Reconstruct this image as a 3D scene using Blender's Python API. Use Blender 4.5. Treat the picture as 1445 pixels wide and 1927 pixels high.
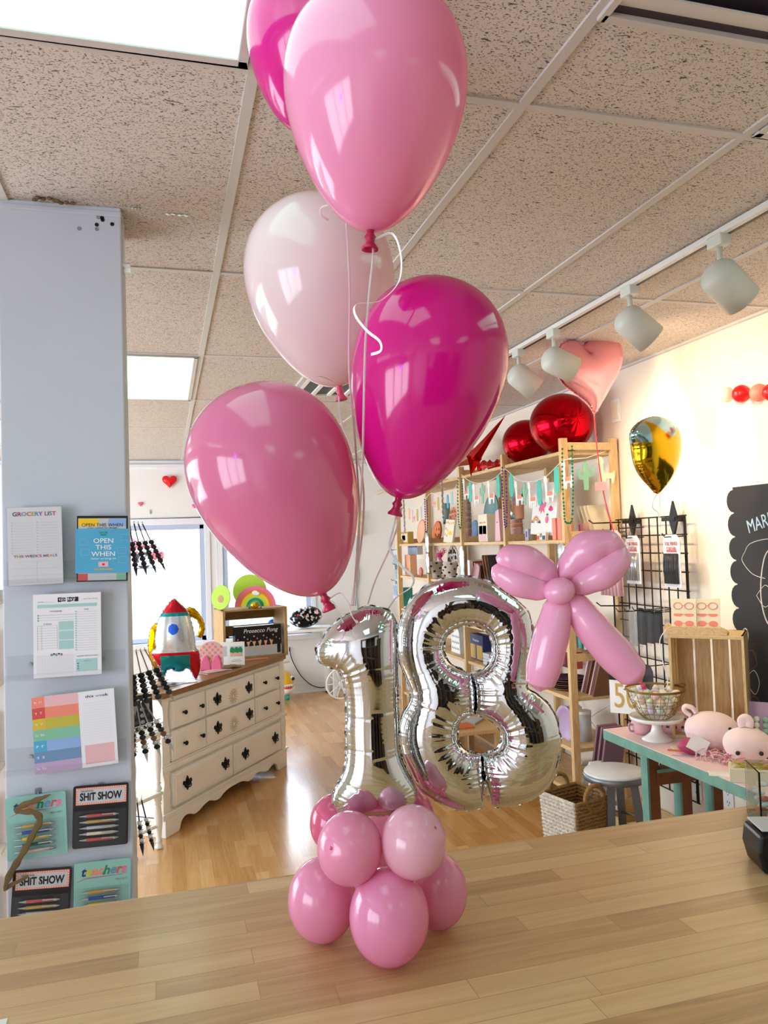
import bpy, bmesh, math, random
import numpy as np
from mathutils import Matrix, Vector, noise
from math import sin, cos, pi, radians, sqrt, atan2

random.seed(7)
S = bpy.context.scene
for o in list(bpy.data.objects): bpy.data.objects.remove(o)
COL = S.collection

# ------------------------------------------------------------------ camera
W, H = 1445.0, 1927.0
FPX = 1447.0
CZ = 1.68                       # camera height
YAW, PITCH, ROLL = radians(15.93), radians(2.29), radians(-1.90)
ROT = Matrix.Rotation(-YAW, 3, 'Z') @ Matrix.Rotation(pi/2 + PITCH, 3, 'X') @ Matrix.Rotation(ROLL, 3, 'Z')
CAM = Vector((0, 0, CZ))
cd = bpy.data.cameras.new('camera'); cam = bpy.data.objects.new('camera', cd); COL.objects.link(cam)
cd.sensor_fit = 'HORIZONTAL'; cd.sensor_width = 36.0; cd.lens = 36.0*FPX/W
cd.clip_start = 0.02; cd.clip_end = 400
cam.matrix_world = Matrix.Translation(CAM) @ ROT.to_4x4()
S.camera = cam

# ------------------------------------------------------------------ colour management, world
vs = S.view_settings
vs.view_transform = 'Standard'; vs.look = 'None'; vs.gamma = 1.0; vs.use_curve_mapping = False
vs.exposure = 0.32
WORLD_STRENGTH = 7.5
PANEL = 2.3                     # radiance of the fluorescent panels
SPOT_W = 20.0
wd = bpy.data.worlds.new('sky'); S.world = wd; wd.use_nodes = True
nt = wd.node_tree; bg = nt.nodes['Background']
tcn = nt.nodes.new('ShaderNodeTexCoord'); sep = nt.nodes.new('ShaderNodeSeparateXYZ')
rmp = nt.nodes.new('ShaderNodeValToRGB')
nt.links.new(tcn.outputs['Generated'], sep.inputs[0]); nt.links.new(sep.outputs['Z'], rmp.inputs['Fac'])
rmp.color_ramp.elements[0].position = 0.0; rmp.color_ramp.elements[0].color = (.86, .92, 1, 1)
rmp.color_ramp.elements[1].position = 0.6; rmp.color_ramp.elements[1].color = (.66, .80, 1, 1)
nt.links.new(rmp.outputs['Color'], bg.inputs['Color']); bg.inputs['Strength'].default_value = WORLD_STRENGTH

ZC = 2.673; XR = 2.635; YB = 8.81; XL = -3.2; YN = -3.0     # room shell
GX, GY = 0.197, 1.565                                        # a crossing of the ceiling grid
TRX = 1.77                                                   # ceiling track

def portal(loc, rot, sx, sy):
    l = bpy.data.lights.new('window_portal', 'AREA'); l.shape = 'RECTANGLE'; l.size = sx; l.size_y = sy
    l.cycles.is_portal = True
    o = bpy.data.objects.new('window_portal', l); COL.objects.link(o); o.location = loc; o.rotation_euler = rot
portal((0.2, YB+0.12, 1.31), (radians(-90), 0, 0), 3.0, 1.4)
portal((XL-0.12, 5.4, 1.4), (0, radians(-90), 0), 1.7, 5.2)
portal((XL-0.12, -0.95, 1.4), (0, radians(-90), 0), 1.7, 3.1)

# ------------------------------------------------------------------ placing helpers
def ray(px, py): return ROT @ Vector(((px-W/2)/FPX, -(py-H/2)/FPX, -1.0))
def atX(px, py, x): r = ray(px, py); return CAM + r*(x/r.x)
def atY(px, py, y): r = ray(px, py); return CAM + r*(y/r.y)
def atZ(px, py, z): r = ray(px, py); return CAM + r*((z-CZ)/r.z)
def atD(px, py, d): return CAM + ray(px, py)*d
def atP(px, py, P, n):
    r = ray(px, py); return CAM + r*(((P-CAM).dot(n))/r.dot(n))

# ------------------------------------------------------------------ materials
def lin(h):
    if isinstance(h, (tuple, list)): return (*h[:3], 1)
    h = h.lstrip('#'); c = [int(h[i:i+2], 16)/255 for i in (0, 2, 4)]
    return tuple(x/12.92 if x <= .04045 else ((x+.055)/1.055)**2.4 for x in c) + (1,)
MATS = {}
def nn(m, t): return m.node_tree.nodes.new(t)
def mat(name, col='#888888', rough=.5, metal=0., spec=.5, coat=0., trans=0., ior=1.45, alpha=1., emit=None, es=0.,
        var=0., vscale=20., bump=0., bscale=200., sheen=0.):
    if name in MATS: return MATS[name]
    m = bpy.data.materials.new(name); m.use_nodes = True; MATS[name] = m
    b = m.node_tree.nodes['Principled BSDF']; L = m.node_tree.links
    b.inputs['Base Color'].default_value = lin(col); b.inputs['Roughness'].default_value = rough
    b.inputs['Metallic'].default_value = metal; b.inputs['Specular IOR Level'].default_value = spec
    b.inputs['Coat Weight'].default_value = coat; b.inputs['Transmission Weight'].default_value = trans
    b.inputs['IOR'].default_value = ior; b.inputs['Alpha'].default_value = alpha
    b.inputs['Sheen Weight'].default_value = sheen
    if emit: b.inputs['Emission Color'].default_value = lin(emit); b.inputs['Emission Strength'].default_value = es
    if var or bump:
        tc = nn(m, 'ShaderNodeTexCoord')
    if var:
        n = nn(m, 'ShaderNodeTexNoise'); n.inputs['Scale'].default_value = vscale; n.inputs['Detail'].default_value = 4
        L.new(tc.outputs['Object'], n.inputs['Vector'])
        hs = nn(m, 'ShaderNodeHueSaturation'); mp = nn(m, 'ShaderNodeMapRange')
        mp.inputs['From Min'].default_value = .25; mp.inputs['From Max'].default_value = .75
        mp.inputs['To Min'].default_value = 1-var; mp.inputs['To Max'].default_value = 1+var
        L.new(n.outputs['Fac'], mp.inputs['Value']); L.new(mp.outputs[0], hs.inputs['Value'])
        hs.inputs['Color'].default_value = lin(col); L.new(hs.outputs[0], b.inputs['Base Color'])
    if bump:
        n2 = nn(m, 'ShaderNodeTexNoise'); n2.inputs['Scale'].default_value = bscale; n2.inputs['Detail'].default_value = 3
        L.new(tc.outputs['Object'], n2.inputs['Vector'])
        bp = nn(m, 'ShaderNodeBump'); bp.inputs['Strength'].default_value = bump; bp.inputs['Distance'].default_value = .002
        L.new(n2.outputs['Fac'], bp.inputs['Height']); L.new(bp.outputs[0], b.inputs['Normal'])
    return m

def latex(name, col, deep, tr=.30, rough=.13):
    """balloon rubber: glossy, lets some light through, denser colour towards neck"""
    m = bpy.data.materials.new(name); m.use_nodes = True; MATS[name] = m
    N, L = m.node_tree.nodes, m.node_tree.links
    b = N['Principled BSDF']; out = N['Material Output']
    b.inputs['Roughness'].default_value = rough; b.inputs['Coat Weight'].default_value = .35
    b.inputs['Coat Roughness'].default_value = .04; b.inputs['Specular IOR Level'].default_value = .6
    b.inputs['Base Color'].default_value = lin(col)
    t = nn(m, 'ShaderNodeBsdfTranslucent'); t.inputs['Color'].default_value = lin(deep)
    mx = nn(m, 'ShaderNodeMixShader'); mx.inputs['Fac'].default_value = tr
    L.new(b.outputs[0], mx.inputs[1]); L.new(t.outputs[0], mx.inputs[2]); L.new(mx.outputs[0], out.inputs['Surface'])
    return m

def wood(name, c1, c2, scale=(1, 1, 1), rough=.45, knots=False, bump=.0):
    """grain running along object X"""
    m = bpy.data.materials.new(name); m.use_nodes = True; MATS[name] = m
    N, L = m.node_tree.nodes, m.node_tree.links; b = N['Principled BSDF']
    tc = nn(m, 'ShaderNodeTexCoord'); mp = nn(m, 'ShaderNodeMapping'); L.new(tc.outputs['Object'], mp.inputs[0])
    mp.inputs['Scale'].default_value = scale
    n = nn(m, 'ShaderNodeTexNoise'); n.inputs['Scale'].default_value = 9; n.inputs['Detail'].default_value = 8
    n.inputs['Roughness'].default_value = .62; n.inputs['Distortion'].default_value = .6
    L.new(mp.outputs[0], n.inputs['Vector'])
    r = nn(m, 'ShaderNodeValToRGB'); r.color_ramp.elements[0].position = .3; r.color_ramp.elements[1].position = .68
    r.color_ramp.elements[0].color = lin(c1); r.color_ramp.elements[1].color = lin(c2)
    L.new(n.outputs['Fac'], r.inputs[0]); L.new(r.outputs[0], b.inputs['Base Color'])
    b.inputs['Roughness'].default_value = rough
    return m

def planks(name, dark, mid, light, bw, bh, rough, rot=0., grain=(3, 40), coat=0.):
    """rows of staggered strips: bw length, bh width, metres"""
    m = bpy.data.materials.new(name); m.use_nodes = True; MATS[name] = m
    N, L = m.node_tree.nodes, m.node_tree.links; b = N['Principled BSDF']
    tc = nn(m, 'ShaderNodeTexCoord'); mp = nn(m, 'ShaderNodeMapping'); L.new(tc.outputs['Object'], mp.inputs[0])
    mp.inputs['Rotation'].default_value = (0, 0, rot)
    sx = nn(m, 'ShaderNodeSeparateXYZ'); L.new(mp.outputs[0], sx.inputs[0])
    def math_(op, a, c=None):
        q = nn(m, 'ShaderNodeMath'); q.operation = op
        for i, v in enumerate((a, c)):
            if v is None: continue
            if isinstance(v, (int, float)): q.inputs[i].default_value = v
            else: L.new(v, q.inputs[i])
        return q.outputs[0]
    row = math_('FLOOR', math_('DIVIDE', sx.outputs['Y'], bh))
    wn = nn(m, 'ShaderNodeTexWhiteNoise'); wn.noise_dimensions = '1D'; L.new(row, wn.inputs['W'])
    xs = math_('ADD', math_('DIVIDE', sx.outputs['X'], bw), math_('MULTIPLY', wn.outputs['Value'], 7.3))
    colc = math_('FLOOR', xs)
    cmb = nn(m, 'ShaderNodeCombineXYZ'); L.new(row, cmb.inputs[0]); L.new(colc, cmb.inputs[1])
    wn2 = nn(m, 'ShaderNodeTexWhiteNoise'); wn2.noise_dimensions = '3D'; L.new(cmb.outputs[0], wn2.inputs['Vector'])
    # grain
    gm = nn(m, 'ShaderNodeMapping'); gm.inputs['Scale'].default_value = (grain[0], grain[1], 1)
    add = nn(m, 'ShaderNodeVectorMath'); add.operation = 'ADD'
    sc = nn(m, 'ShaderNodeVectorMath'); sc.operation = 'SCALE'; sc.inputs['Scale'].default_value = 5
    L.new(wn2.outputs['Color'], sc.inputs[0]); L.new(mp.outputs[0], add.inputs[0]); L.new(sc.outputs[0], add.inputs[1])
    L.new(add.outputs[0], gm.inputs[0])
    g = nn(m, 'ShaderNodeTexNoise'); g.inputs['Scale'].default_value = 1; g.inputs['Detail'].default_value = 7
    g.inputs['Roughness'].default_value = .6; g.inputs['Distortion'].default_value = 1.2; L.new(gm.outputs[0], g.inputs['Vector'])
    f = math_('ADD', math_('MULTIPLY', wn2.outputs['Value'], .42), math_('MULTIPLY', g.outputs['Fac'], .70))
    r = nn(m, 'ShaderNodeValToRGB'); e = r.color_ramp.elements
    e[0].position = .22; e[0].color = lin(dark); e[1].position = .88; e[1].color = lin(light)
    q = e.new(.52); q.color = lin(mid)
    L.new(f, r.inputs[0])
    # seams
    fy = math_('FRACT', math_('DIVIDE', sx.outputs['Y'], bh)); fx = math_('FRACT', xs)
    seam = math_('MINIMUM', math_('GREATER_THAN', fy, .0012/bh), math_('GREATER_THAN', fx, .0012/bw))
    sm = nn(m, 'ShaderNodeMix'); sm.data_type = 'RGBA'
    L.new(seam, sm.inputs['Factor']); sm.inputs['A'].default_value = lin(dark); L.new(r.outputs[0], sm.inputs['B'])
    L.new(sm.outputs['Result'], b.inputs['Base Color'])
    b.inputs['Roughness'].default_value = rough; b.inputs['Coat Weight'].default_value = coat; b.inputs['Coat Roughness'].default_value = .12
    return m

def ceiling_mat():
    m = bpy.data.materials.new('fissured_tile'); m.use_nodes = True; MATS['fissured_tile'] = m
    N, L = m.node_tree.nodes, m.node_tree.links; b = N['Principled BSDF']
    tc = nn(m, 'ShaderNodeTexCoord')
    def fis(scale, lo, hi, mapsc, dist=1.5):
        mp = nn(m, 'ShaderNodeMapping'); mp.inputs['Scale'].default_value = mapsc; L.new(tc.outputs['Object'], mp.inputs[0])
        n = nn(m, 'ShaderNodeTexNoise'); n.inputs['Scale'].default_value = scale; n.inputs['Detail'].default_value = 2.5
        n.inputs['Distortion'].default_value = dist; L.new(mp.outputs[0], n.inputs['Vector'])
        r = nn(m, 'ShaderNodeMapRange'); r.inputs['From Min'].default_value = lo; r.inputs['From Max'].default_value = hi
        L.new(n.outputs['Fac'], r.inputs['Value']); return r.outputs[0]
    a = fis(70, .30, .345, (.55, 2.0, 1), .8)      # long fissures along X
    c = fis(240, .34, .43, (.8, 1.3, 1), .3)    # pinholes
    mn = nn(m, 'ShaderNodeMath'); mn.operation = 'MULTIPLY'; L.new(a, mn.inputs[0]); L.new(c, mn.inputs[1])
    mx = nn(m, 'ShaderNodeMix'); mx.data_type = 'RGBA'; L.new(mn.outputs[0], mx.inputs['Factor'])
    mx.inputs['A'].default_value = lin('#5d5048'); mx.inputs['B'].default_value = lin('#d9cfc6')
    L.new(mx.outputs['Result'], b.inputs['Base Color']); b.inputs['Roughness'].default_value = .95
    bp = nn(m, 'ShaderNodeBump'); bp.inputs['Strength'].default_value = .5; bp.inputs['Distance'].default_value = .003
    L.new(mn.outputs[0], bp.inputs['Height']); L.new(bp.outputs[0], b.inputs['Normal'])
    return m

ceiling_mat()
planks('counter_laminate', '#a47d52', '#c79f6e', '#dfbd8c', .62, .052, .36, 0., (2.2, 36), .15)
planks('floor_laminate', '#b07a40', '#cb9558', '#dfb077', .38, .068, .24, radians(90), (3, 40), .3)
wood('pine', '#c59a62', '#e6c794', (14, 14, 1.2), .55)
wood('pine_h', '#c59a62', '#e8cb9a', (14, 1.2, 14), .55)
wood('crate_pine', '#c4a06c', '#ecd09c', (14, 14, 1.2), .6)
wood('aged_pine', '#9c7746', '#c9a26c', (14, 14, 1.2), .6); wood('aged_pine_x', '#94703f', '#c29a62', (1.6, 20, 20), .6)
wood('oak_top', '#7d5426', '#a87a42', (1.5, 22, 22), .38)
wood('crate_x', '#c09c68', '#e6ca96', (1.6, 20, 20), .6)
wood('dark_wood', '#4a3422', '#6b4d33', (3, 3, 3), .6)
def P(n, *a, **k): mat(n, *a, **k)
P('wall_cream', '#efe3d4', .85, var=.02, vscale=3, bump=.08, bscale=60)
P('wall_white', '#eeeeee', .85, var=.02, vscale=3, bump=.08, bscale=60)
P('pillar_white', '#c2c8d2', .6, bump=.15, bscale=25, var=.03, vscale=2.2)
P('grid_white', '#cfcac6', .5)
P('trim_white', '#e9edf4', .4)
P('frame_sky_tint', '#bccbe6', .4)  # blue cast of the sky light put into the frame colour
P('glass', '#ffffff', .0, trans=1., ior=1.02, spec=.3)
def film(name, tint, clear, rough=.08, bump=.6, bscale=45):
    m = bpy.data.materials.new(name); m.use_nodes = True; MATS[name] = m; L = m.node_tree.links; b = m.node_tree.nodes['Principled BSDF']
    b.inputs['Base Color'].default_value = lin(tint); b.inputs['Roughness'].default_value = rough; b.inputs['Specular IOR Level'].default_value = 1.
    t = nn(m, 'ShaderNodeBsdfTransparent'); x = nn(m, 'ShaderNodeMixShader'); x.inputs[0].default_value = clear
    L.new(b.outputs[0], x.inputs[1]); L.new(t.outputs[0], x.inputs[2]); L.new(x.outputs[0], m.node_tree.nodes['Material Output'].inputs['Surface'])
    if bump:
        tc = nn(m, 'ShaderNodeTexCoord'); n = nn(m, 'ShaderNodeTexNoise'); n.inputs['Scale'].default_value = bscale; L.new(tc.outputs['Object'], n.inputs['Vector'])
        p = nn(m, 'ShaderNodeBump'); p.inputs['Strength'].default_value = bump; p.inputs['Distance'].default_value = .003; L.new(n.outputs['Fac'], p.inputs['Height']); L.new(p.outputs[0], b.inputs['Normal'])
film('clear_bag', '#6a6e74', .92)
film('acrylic', '#8a949c', .95, .04, 0)
P('jar_glass', '#eef4f4', .03, trans=1., ior=1.3)
P('chrome', '#d8dadc', .035, metal=1.)
P('foil_seam', '#c9ccd0', .16, metal=1., bump=.6, bscale=60)
P('foil_red', '#c3091c', .14, metal=1., bump=.25, bscale=14)
P('foil_red2', '#d81608', .16, metal=1., bump=.3, bscale=18)
P('foil_pink', '#f7a9b6', .2, metal=.7, bump=.5, bscale=14)
P('foil_gold', '#c9a21c', .14, metal=1., bump=.6, bscale=12)
P('foil_gold2', '#d9a400', .16, metal=1., bump=.9, bscale=30)
P('foil_aqua', '#9fc6d2', .16, metal=.9, bump=.5, bscale=14)
P('foil_silver', '#cfd4d6', .22, metal=.85, bump=.8, bscale=26)
P('packet_silver', '#a4a7ad', .3, metal=.6, bump=.5, bscale=30)
P('foil_teal', '#1f8c93', .2, metal=.6, bump=.5, bscale=22)
P('foil_redr', '#c41e2e', .2, metal=.7, bump=.6, bscale=26)
P('foil_purple', '#5b2bc4', .15, metal=.7)
P('foil_blue', '#2a5fc8', .2, metal=.7)
P('white', '#f2f1ee', .5); P('paper', '#eceaf0', .6); P('black', '#0c0c0e', .45); P('satin_black', '#111114', .3)
P('cream_paint', '#fdfcf6', .42, var=.03, vscale=8); P('cream_dark', '#d8c9ae', .5)
P('lamp_white', '#d5d8d0', .35); P('rail_white', '#e2e2e0', .35); P('iron', '#101114', .4, metal=.3)
P('chalk_black', '#2b2d33', .8, var=.18, vscale=5); P('chalk', '#d4d2cf', .95); P('chalk_blue', '#a9c2d6', .95); P('chalk_red', '#8a4a4a', .95)
P('teal_paint', '#6f9d8e', .55, var=.18, vscale=16, bump=.3, bscale=30); P('rust_paint', '#7d4522', .6, var=.25, vscale=12)
P('pink_top', '#f2d3d2', .55, var=.04, vscale=6)
P('wire_gold', '#9c7c4a', .35, metal=.8); P('ceramic', '#efece8', .18, coat=.5)
P('plush', '#f8dad8', .95, sheen=.5, bump=.6, bscale=160, var=.05, vscale=20); P('plush_lilac', '#b9a0c0', .9, sheen=.4, bump=.5, bscale=120)
P('rope_white', '#cfc3b4', .95, var=.35, vscale=70, bump=1., bscale=90); P('rope_tan', '#9b7445', .95, var=.35, vscale=60, bump=1., bscale=90)
P('stool_gray', '#8d9196', .35, metal=.5); P('stool_top', '#e2e6ea', .3, var=.05, vscale=12)
P('steel', '#b9bcc0', .3, metal=1.)
P('ribbon', '#f2dbe2', .3, spec=.8); P('ribbon_white', '#f4f0f4', .25, spec=.8); P('ribbon_red', '#e02838', .4)
P('brown_paper', '#6e5a38', .75, bump=1., bscale=30, var=.2, vscale=30)
P('green_beads', '#0c7a4a', .15, metal=.5); P('purple_beads', '#5a2c9a', .15, metal=.5); P('silver_beads', '#d5d6dc', .1, metal=.9)
P('grass', '#7c8468', .9, var=.35, vscale=3); P('asphalt', '#6e6e72', .9); P('car_red', '#c23a44', .3, coat=.5); P('tyre', '#202020', .8)
latex('latex_pink', '#f9a6d0', '#f878a8', .34); latex('latex_blush', '#f6e8ee', '#efb0ac', .36)
latex('latex_magenta', '#e61494', '#dc0868', .30); latex('latex_rose', '#e684ae', '#e85c8a', .32)
latex('latex_pearl', '#f5a0c4', '#f47ea4', .25, .2); latex('latex_pearl_pale', '#f7bdd2', '#f596b0', .25, .2)
latex('latex_deep', '#e46a92', '#dc4468', .25); latex('latex_bow', '#ffb6da', '#fb8cbc', .22, .2)
P('knot_red', '#b01048', .3); P('knot_pink', '#d84a72', .3)
for n_, c_ in dict(p_red='#d0524f', p_yellow='#d2b83a', p_olive='#c1b545', p_green='#86bfa2', p_blue='#8fb0e0', p_slate='#6f90b8', p_lilac='#bfa3c8',
                   p_pinkl='#e8b8be', p_navy='#25336b', p_teal='#3f9a92', p_tealc='#5fb0aa', p_mint='#9fd0c4', p_gray='#8a8d92', p_lgray='#c4c6cc',
                   p_sky='#4fa8d0', p_black='#15161a', p_orange='#e0763a', p_coral='#ee8a76', p_peach='#f0b490', p_pink='#ef6e98', p_hot='#e8288c',
                   p_gold='#c8a452', p_magenta='#b83a68', p_cream='#efe4c8', p_brown='#8a5a3a', p_lime='#b4d83a', p_avo='#b0d238', p_dgreen='#1f8a5a',
                   p_aqua='#4fc4b0', p_dteal='#7fa0a4', p_red2='#e2161c', p_yel2='#f4c81c', p_purple='#8a4cc8', p_white='#f4f4f4',
                   mauve='#8a6a7c', e_mint='#cfeadf', e_pink='#f6dada', e_cream='#f6efdc', e_peach='#f6ddc8', e_lilac='#ded0e8', e_green='#cfe6c8', t_teal='#8fc4bc', t_mint='#a9cfcd', cork='#b88a5a', m_dark='#3a2f38', pen_gold='#d99c3a', pen_blue='#2447a8', pen_green='#1d6b4a',
                   pen_blush='#e8c8bc', cow='#e8e2da').items(): P(n_, c_, .5)

# ------------------------------------------------------------------ mesh helpers
class MB:
    def __init__(s): s.V = []; s.F = []; s.MI = []; s.SM = []; s.mats = []; s.T = Matrix.Identity(4)
    def slot(s, m):
        if m not in s.mats: s.mats.append(m)
        return s.mats.index(m)
    def add(s, vs_, fs, m, sm=False):
        k = len(s.V); s.V += [s.T @ Vector(v) for v in vs_]; i = s.slot(m)
        for f in fs: s.F.append([k+q for q in f]); s.MI.append(i); s.SM.append(sm)
        return s
    def bx(s, x0, x1, y0, y1, z0, z1, m):
        v = [(x0,y0,z0),(x1,y0,z0),(x1,y1,z0),(x0,y1,z0),(x0,y0,z1),(x1,y0,z1),(x1,y1,z1),(x0,y1,z1)]
        return s.add(v, [(0,3,2,1),(4,5,6,7),(0,1,5,4),(1,2,6,5),(2,3,7,6),(3,0,4,7)], m)
    def box(s, c, sz, m, R=None):
        T0 = s.T.copy(); s.T = s.T @ Matrix.Translation(c) @ (R.to_4x4() if R is not None else Matrix.Identity(4))
        s.bx(-sz[0]/2, sz[0]/2, -sz[1]/2, sz[1]/2, -sz[2]/2, sz[2]/2, m); s.T = T0; return s
    def bar(s, a, b, w, t, m, up=(0,0,1)):
        a, b = Vector(a), Vector(b); d = (b-a); L = d.length; d.normalize(); u = Vector(up)
        if abs(d.dot(u)) > .98: u = Vector((0,1,0))
        x = d.cross(u).normalized(); z = x.cross(d)
        R = Matrix((x, d, z)).transposed()
        return s.box((a+b)/2, (w, L, t), m, R)
    def tube(s, pts, r, m, n=10, closed=False, sm=True, cap=True, flat=1., side=None):
        pts = [Vector(p) for p in pts]; N = len(pts)
        rs = r if isinstance(r, (list, tuple)) else [r]*N
        vs_ = []; prev = None
        for i, p in enumerate(pts):
            if closed: t = pts[(i+1) % N]-pts[i-1]
            else: t = pts[min(i+1, N-1)]-pts[max(i-1, 0)]
            if t.length < 1e-9: t = Vector((0,0,1))
            t.normalize()
            if prev is None:
                u = Vector(side) if side is not None else (Vector((0,0,1)) if abs(t.z) < .9 else Vector((0,1,0)))
            else: u = prev
            u = (u - t*u.dot(t))
            if u.length < 1e-6: u = t.orthogonal()
            u.normalize(); w = t.cross(u); prev = u
            for k in range(n):
                a = 2*pi*k/n; vs_.append(p + (u*cos(a) + w*sin(a)*flat)*rs[i])
        fs = []
        for i in range(N if closed else N-1):
            j = (i+1) % N
            for k in range(n):
                l = (k+1) % n; fs.append((i*n+k, i*n+l, j*n+l, j*n+k))
        if not closed and cap: fs += [tuple(range(n))[::-1], tuple((N-1)*n+k for k in range(n))]
        return s.add(vs_, fs, m, sm)
    def cyl(s, a, b, r0, m, r1=None, n=16, sm=True):
        r1 = r0 if r1 is None else r1
        a, b = Vector(a), Vector(b); t = (b-a).normalized(); u = t.orthogonal().normalized(); w = t.cross(u)
        vs_ = [p+(u*cos(2*pi*k/n)+w*sin(2*pi*k/n))*r for p, r in ((a, r0), (b, r1)) for k in range(n)]
        s.add(vs_, [(k, (k+1) % n, n+(k+1) % n, n+k) for k in range(n)], m, sm)
        s.add(vs_, [tuple(range(n))[::-1], tuple(range(n, 2*n))], m, False); return s
    def lathe(s, prof, m, n=24, o=(0,0,0), R=None, sm=True, sq=1.):
        o = Vector(o); R = R if R is not None else Matrix.Identity(3); vs_ = []
        for r, z in prof:
            for k in range(n): a = 2*pi*k/n; vs_.append(o + R @ Vector((r*cos(a), r*sin(a)*sq, z)))
        fs = [(i*n+k, i*n+(k+1) % n, (i+1)*n+(k+1) % n, (i+1)*n+k) for i in range(len(prof)-1) for k in range(n)]
        if prof[0][0] > 1e-6: fs.append(tuple(range(n))[::-1])
        if prof[-1][0] > 1e-6: fs.append(tuple((len(prof)-1)*n+k for k in range(n)))
        return s.add(vs_, fs, m, sm)
    def ball(s, c, r, m, n=20, k=12, R=None):
        r = (r, r, r) if isinstance(r, (int, float)) else r; c = Vector(c); R = R if R is not None else Matrix.Identity(3)
        vs_ = []
        for i in range(k+1):
            a = pi*i/k
            for j in range(n): b = 2*pi*j/n; vs_.append(c + R @ Vector((r[0]*sin(a)*cos(b), r[1]*sin(a)*sin(b), r[2]*cos(a))))
        fs = [(i*n+j, (i+1)*n+j, (i+1)*n+(j+1) % n, i*n+(j+1) % n) for i in range(k) for j in range(n)]
        return s.add(vs_, fs, m, True)
    def prism(s, out, y0, y1, m, mside=None):
        n = len(out)
        ar = sum(out[i][0]*out[(i+1) % n][1]-out[(i+1) % n][0]*out[i][1] for i in range(n))
        if ar < 0: out = out[::-1]
        a = [(x, y0, z) for x, z in out]; b = [(x, y1, z) for x, z in out]
        s.add(a+b, [tuple(range(n)), tuple(range(n, 2*n))[::-1]], m)
        s.add(a+b, [(i, n+i, n+(i+1) % n, (i+1) % n) for i in range(n)], mside or m); return s
    def build(s, name, parent=None, kind=None, bev=0., world=False, sub=0):
        me = bpy.data.meshes.new(name)
        V = s.V
        if world and parent is not None:
            inv = wmat(parent).inverted(); V = [inv @ v for v in V]
        me.from_pydata([tuple(v) for v in V], [], s.F)
        for m in s.mats: me.materials.append(MATS[m])
        me.polygons.foreach_set('material_index', s.MI); me.polygons.foreach_set('use_smooth', s.SM)
        bm = bmesh.new(); bm.from_mesh(me); bmesh.ops.remove_doubles(bm, verts=bm.verts, dist=1e-6)
        bmesh.ops.recalc_face_normals(bm, faces=bm.faces); bm.to_mesh(me); bm.free()
        o = bpy.data.objects.new(name, me); COL.objects.link(o)
        if parent is not None: o.parent = parent
        if kind: o['kind'] = kind
        if bev:
            b = o.modifiers.new('bevel', 'BEVEL'); b.width = bev; b.segments = 2; b.limit_method = 'ANGLE'
        if sub:
            b = o.modifiers.new('sub', 'SUBSURF'); b.levels = sub; b.render_levels = sub
        return o

def wmat(o):
    m = Matrix.LocRotScale(o.location, o.rotation_euler, o.scale)
    return (wmat(o.parent) @ m) if o.parent else m
def thing(name, label, cat, loc=(0,0,0), rz=0., group=None, rx=0., ry=0.):
    o = bpy.data.objects.new(name, None); COL.objects.link(o); o.empty_display_size = .05
    o.location = loc; o.rotation_euler = (rx, ry, rz); o['label'] = label; o['category'] = cat
    if group: o['group'] = group
    return o
def tag(o, label, cat, group=None, kind=None):
    o['label'] = label; o['category'] = cat
    if group: o['group'] = group
    if kind: o['kind'] = kind
    return o
def dup(o, parent=None):
    c = o.copy(); COL.objects.link(c)
    if parent is not None: c.parent = parent
    for ch in [q for q in bpy.data.objects if q.parent == o]: dup(ch, c)
    return c
def spline(pts, k=8, closed=False):
    pts = [Vector(p) for p in pts]; n = len(pts); out = []
    for i in range(n if closed else n-1):
        if closed: p0, p1, p2, p3 = pts[i-1], pts[i], pts[(i+1) % n], pts[(i+2) % n]
        else: p0, p1, p2, p3 = pts[max(i-1,0)], pts[i], pts[i+1], pts[min(i+2,n-1)]
        for j in range(k):
            t = j/k
            out.append(.5*((2*p1)+(p2-p0)*t+(2*p0-5*p1+4*p2-p3)*t*t+(3*p1-p0-3*p2+p3)*t**3))
    if not closed: out.append(pts[-1])
    return out
def ip(vals, k=8):   # interpolate radii the way spline() samples
    out = []
    for i in range(len(vals)-1):
        for j in range(k): t = j/k; t = t*t*(3-2*t); out.append(vals[i]*(1-t)+vals[i+1]*t)
    return out+[vals[-1]]

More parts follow.
